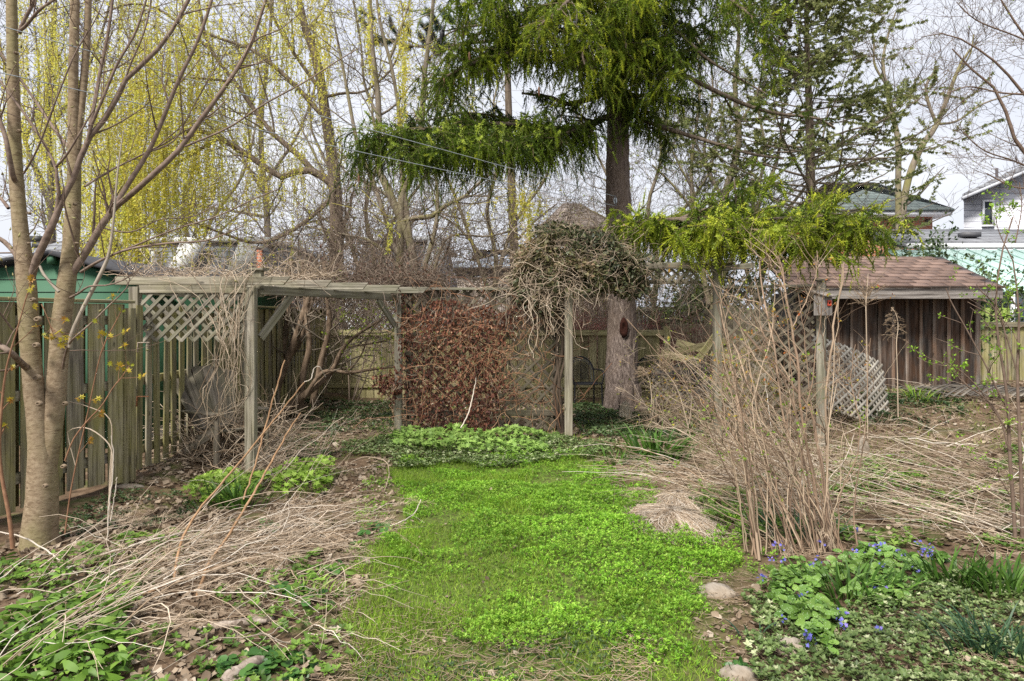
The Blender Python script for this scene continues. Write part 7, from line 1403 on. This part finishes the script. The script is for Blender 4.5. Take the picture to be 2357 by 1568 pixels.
def lungwort(px, n, label, seed, fl):
    t = leafy(px, n, label, 'lungwort', 'lungwort', lung, seed, OVAL, (.035, .08), .11, tilt=.75)
    rng = RN(seed+5); q = M3(); qs = M3(); c = np.array(W[t.name].translation)
    for x, y in fl:
        g = G(x, y+26); d = g[1]; top = P(x, y, d); qs.tubes(resamp([g, (g+top)/2+rng.normal(0, .01, 3), top], 6), np.full(6, .0022), 4, .5); m_ = 5; p = top+rng.normal(0, .012, (m_, 3)); q.scatter(FL5[0], FL5[1], p, frames(rdir(rng, m_)+[0, -.3, 0], nrm(rdir(rng, m_)*.7+[0, -.6, .6])), rng.uniform(.008, .013, m_), rng.random(m_)*.8)
    q.build('flowers', blue, t, kind='stuff'); qs.build('flower_stems', lung, t, kind='stuff')
lungwort([(1770,1330),(1800,1290),(1870,1300),(1880,1360),(1900,1440),(1830,1430),(1780,1380)], 300, 'spotted lungwort clump at the foot of the thorny shrub', 531, [(1786,1254),(1800,1256),(1773,1290),(1800,1292),(1752,1332),(1757,1326),(1825,1328),(1866,1303),(1882,1282)])
lungwort([(1880,1300),(1950,1270),(2110,1270),(2130,1340),(2110,1420),(2000,1430),(1930,1380)], 520, 'large lungwort clump with blue flowers in the right bed', 532, [(1884,1250),(1941,1280),(1966,1268),(2003,1256),(2020,1254),(2030,1253),(1990,1272),(2016,1268),(2064,1264),(2077,1282),(2026,1302),(2038,1302),(2100,1305),(2110,1315),(2036,1357),(2014,1352),(1971,1220)])
lungwort([(2100,1300),(2120,1270),(2150,1275),(2150,1320)], 40, 'small lungwort with the brightest blue flower heads', 533, [(2120,1268),(2132,1264),(2136,1258),(2126,1270),(2140,1276),(2112,1248)])
lungwort([(1800,1420),(1840,1390),(1920,1400),(1940,1450),(1870,1500),(1830,1480)], 230, 'pale spotted lungwort clump above the foreground stone', 534, [(1836,1372),(1848,1372),(1800,1425),(1937,1408),(1932,1430),(1940,1440)])
lungwort([(1850,1500),(1870,1470),(1950,1470),(1950,1520),(1880,1530)], 70, 'small lungwort sprig beside the foreground stone', 535, [(1854,1466),(1864,1470),(1866,1478),(2013,1452),(2028,1452)])
# ---------------------------------------------------------------- stones, logs, mounds
stone_m = barkmat('weathered stone', [(.14, .11, .08), (.27, .235, .19), (.38, .345, .29)], (1, 1, 1), 9, .8, .02, patch=(.24, .18, .12))
def stone(x, y, sx, sy, sz, label, seed, m=stone_m, name='stone', cat_='stone'):
    g = G(x, y); rng = RN(seed); nu, nv = 22, 12; th = np.linspace(0, 2*PI, nu+1)[:-1]; ph = np.linspace(.02, PI*.62, nv); A, B = np.meshgrid(th, ph); X = np.cos(A)*np.sin(B); Y = np.sin(A)*np.sin(B); Z = np.cos(B); k = 1+.35*(vnoise(X*2+seed, Y*2+Z, 1.3, seed)-.5)+.12*(vnoise(X*6, Y*6+Z*3, 1.5, seed+1)-.5)
    v = np.stack([g[0]+X*sx*k, g[1]+Y*sy*k, g[2]+Z*sz*k-.01], -1).reshape(-1, 3); i = np.arange(nv-1)[:, None]*nu; j = np.arange(nu)[None]; f = np.stack([i+j, i+nu+j, i+nu+(j+1) % nu, i+(j+1) % nu], -1).reshape(-1, 4); q = M3(); q.add(v, f); q.f.append(np.array([list(range(nu))], np.int32)); return q.build(name, m, smooth=True, label=label, cat=cat_, origin=g)
stone(1650, 1362, .13, .10, .06, 'rounded tan stone half buried at the right edge of the lawn', 1); stone(1815, 1490, .085, .08, .06, 'pale angular stone below the lungwort', 2); stone(1700, 1555, .09, .07, .055, 'grey stone sunk in pine straw at the bottom edge', 3)
stone(1860, 1585, .10, .06, .045, 'flat pale stone at the bottom edge under the creeping plants', 4); stone(600, 1430, .08, .05, .04, 'long tan stone under the hooped cane', 5); stone(545, 1570, .09, .06, .04, 'orange tan stone at the lower left bottom edge', 6)
stone(620, 1350, .07, .04, .035, 'weathered grey stone under the tangled left stalks', 7); stone(300, 1130, .14, .06, .03, 'flat grey slab at the foot of the fence post', 8); stone(2110, 975, .05, .05, .03, 'small red clay shard near the shed', 9, plain('red clay', (.40, .10, .05)), 'clay_shard', 'shard')
stone(1985, 1050, .08, .06, .22, 'upright pale stone block among the dry stalks', 12)
stone(1440, 968, .11, .10, .30, 'shaggy pale weathered stump beside the spruce trunk', 10, barkmat('bleached shaggy stump', [(.20, .16, .10), (.42, .36, .26), (.56, .52, .42)], (3, 3, .5), 16, 1, .03), 'stump', 'stump')
for i, (x, y, L_, rr, a, lb) in enumerate(((838,1302,.10,.018,-.5,'short grey stick at the left lawn edge'), (545,1448,.30,.02,.2,'peeling branch piece among the leaves in the left foreground'), (890,1220,.05,.012,.3,'curled pale leaf scrap on the chickweed edge'), (2225,1390,.16,.014,.9,'grey twig bundle right of the lungwort'), (560,1555,.22,.028,1.0,'rotten log piece at the bottom edge near the violets'))):
    g = G(x, y)+(0, 0, rr*.8); d = np.array([math.cos(a), math.sin(a), .05])*L_/2; q = M3(); q.tubes(resamp([g-d, g+(0, 0, .01), g+d], 8), np.array([.6, 1, 1.1, .9, 1, .95, .9, .5])*rr, 9, .5, rough=.35); q.build('stick', barkmat('stick bark %d' % i, [(.12, .09, .07), (.26, .21, .17), (.40, .35, .29)], (1, 1, 1), 30, .8, .004), label=lb, cat='stick')
def straw_mound(px, py, rx, ry, rz, label, seed, az):
    g = G(px, py); rng = RN(seed); n = 1300; t = empty('grass_mound', g, label, 'dried grass'); th = rng.uniform(0, 2*PI, n); K = 5; S = np.zeros((n, K, 3)); r0 = rng.random(n)**.7*.75
    for i in range(K):
        k = r0+.45*i/(K-1); ang = th+.5*i/(K-1)*rng.normal(0, .4, n); S[:, i, 0] = g[0]+np.cos(ang)*k*rx; S[:, i, 1] = g[1]+np.sin(ang)*k*ry; S[:, i, 2] = rz*np.clip(1-k**2, 0, 1)+.006
    S[:, :, 2] += H(S[:, :, 0], S[:, :, 1])+rng.uniform(0, .02, (n, 1)); q = M3(); q.tubes(S, np.full((n, K), .0018), 3); q.build('dry_blades', straw_m, t, kind='stuff')
    q = M3(); u = np.linspace(0, 2*PI, 21)[:-1]; rg = [np.stack([g[0]+np.cos(u)*k*rx*.97, g[1]+np.sin(u)*k*ry*.97, g[2]+rz*max(0, 1-k*k)*.95+0*u-.004], 1) for k in (1.02, .85, .65, .4, .15)]; q.add(np.concatenate(rg), [[a*20+b, a*20+(b+1) % 20, a*20+20+(b+1) % 20, a*20+20+b] for a in range(4) for b in range(20)]); q.f.append(np.array([list(range(80, 100))], np.int32)); q.build('core', fine_straw, t, smooth=True)
straw_mound(1545, 1205, .36, .50, .085, 'combed flat mound of dry ornamental grass right of the lawn', 601, 0)
straw_mound(1560, 1165, .24, .34, .10, 'smaller dry grass mound behind the combed one', 602, 0)
print('total tris', sum(len(o.data.loop_triangles) if (o.data.calc_loop_triangles() or True) else 0 for o in bpy.data.objects if o.type == 'MESH'), 'objects', len(bpy.data.objects))
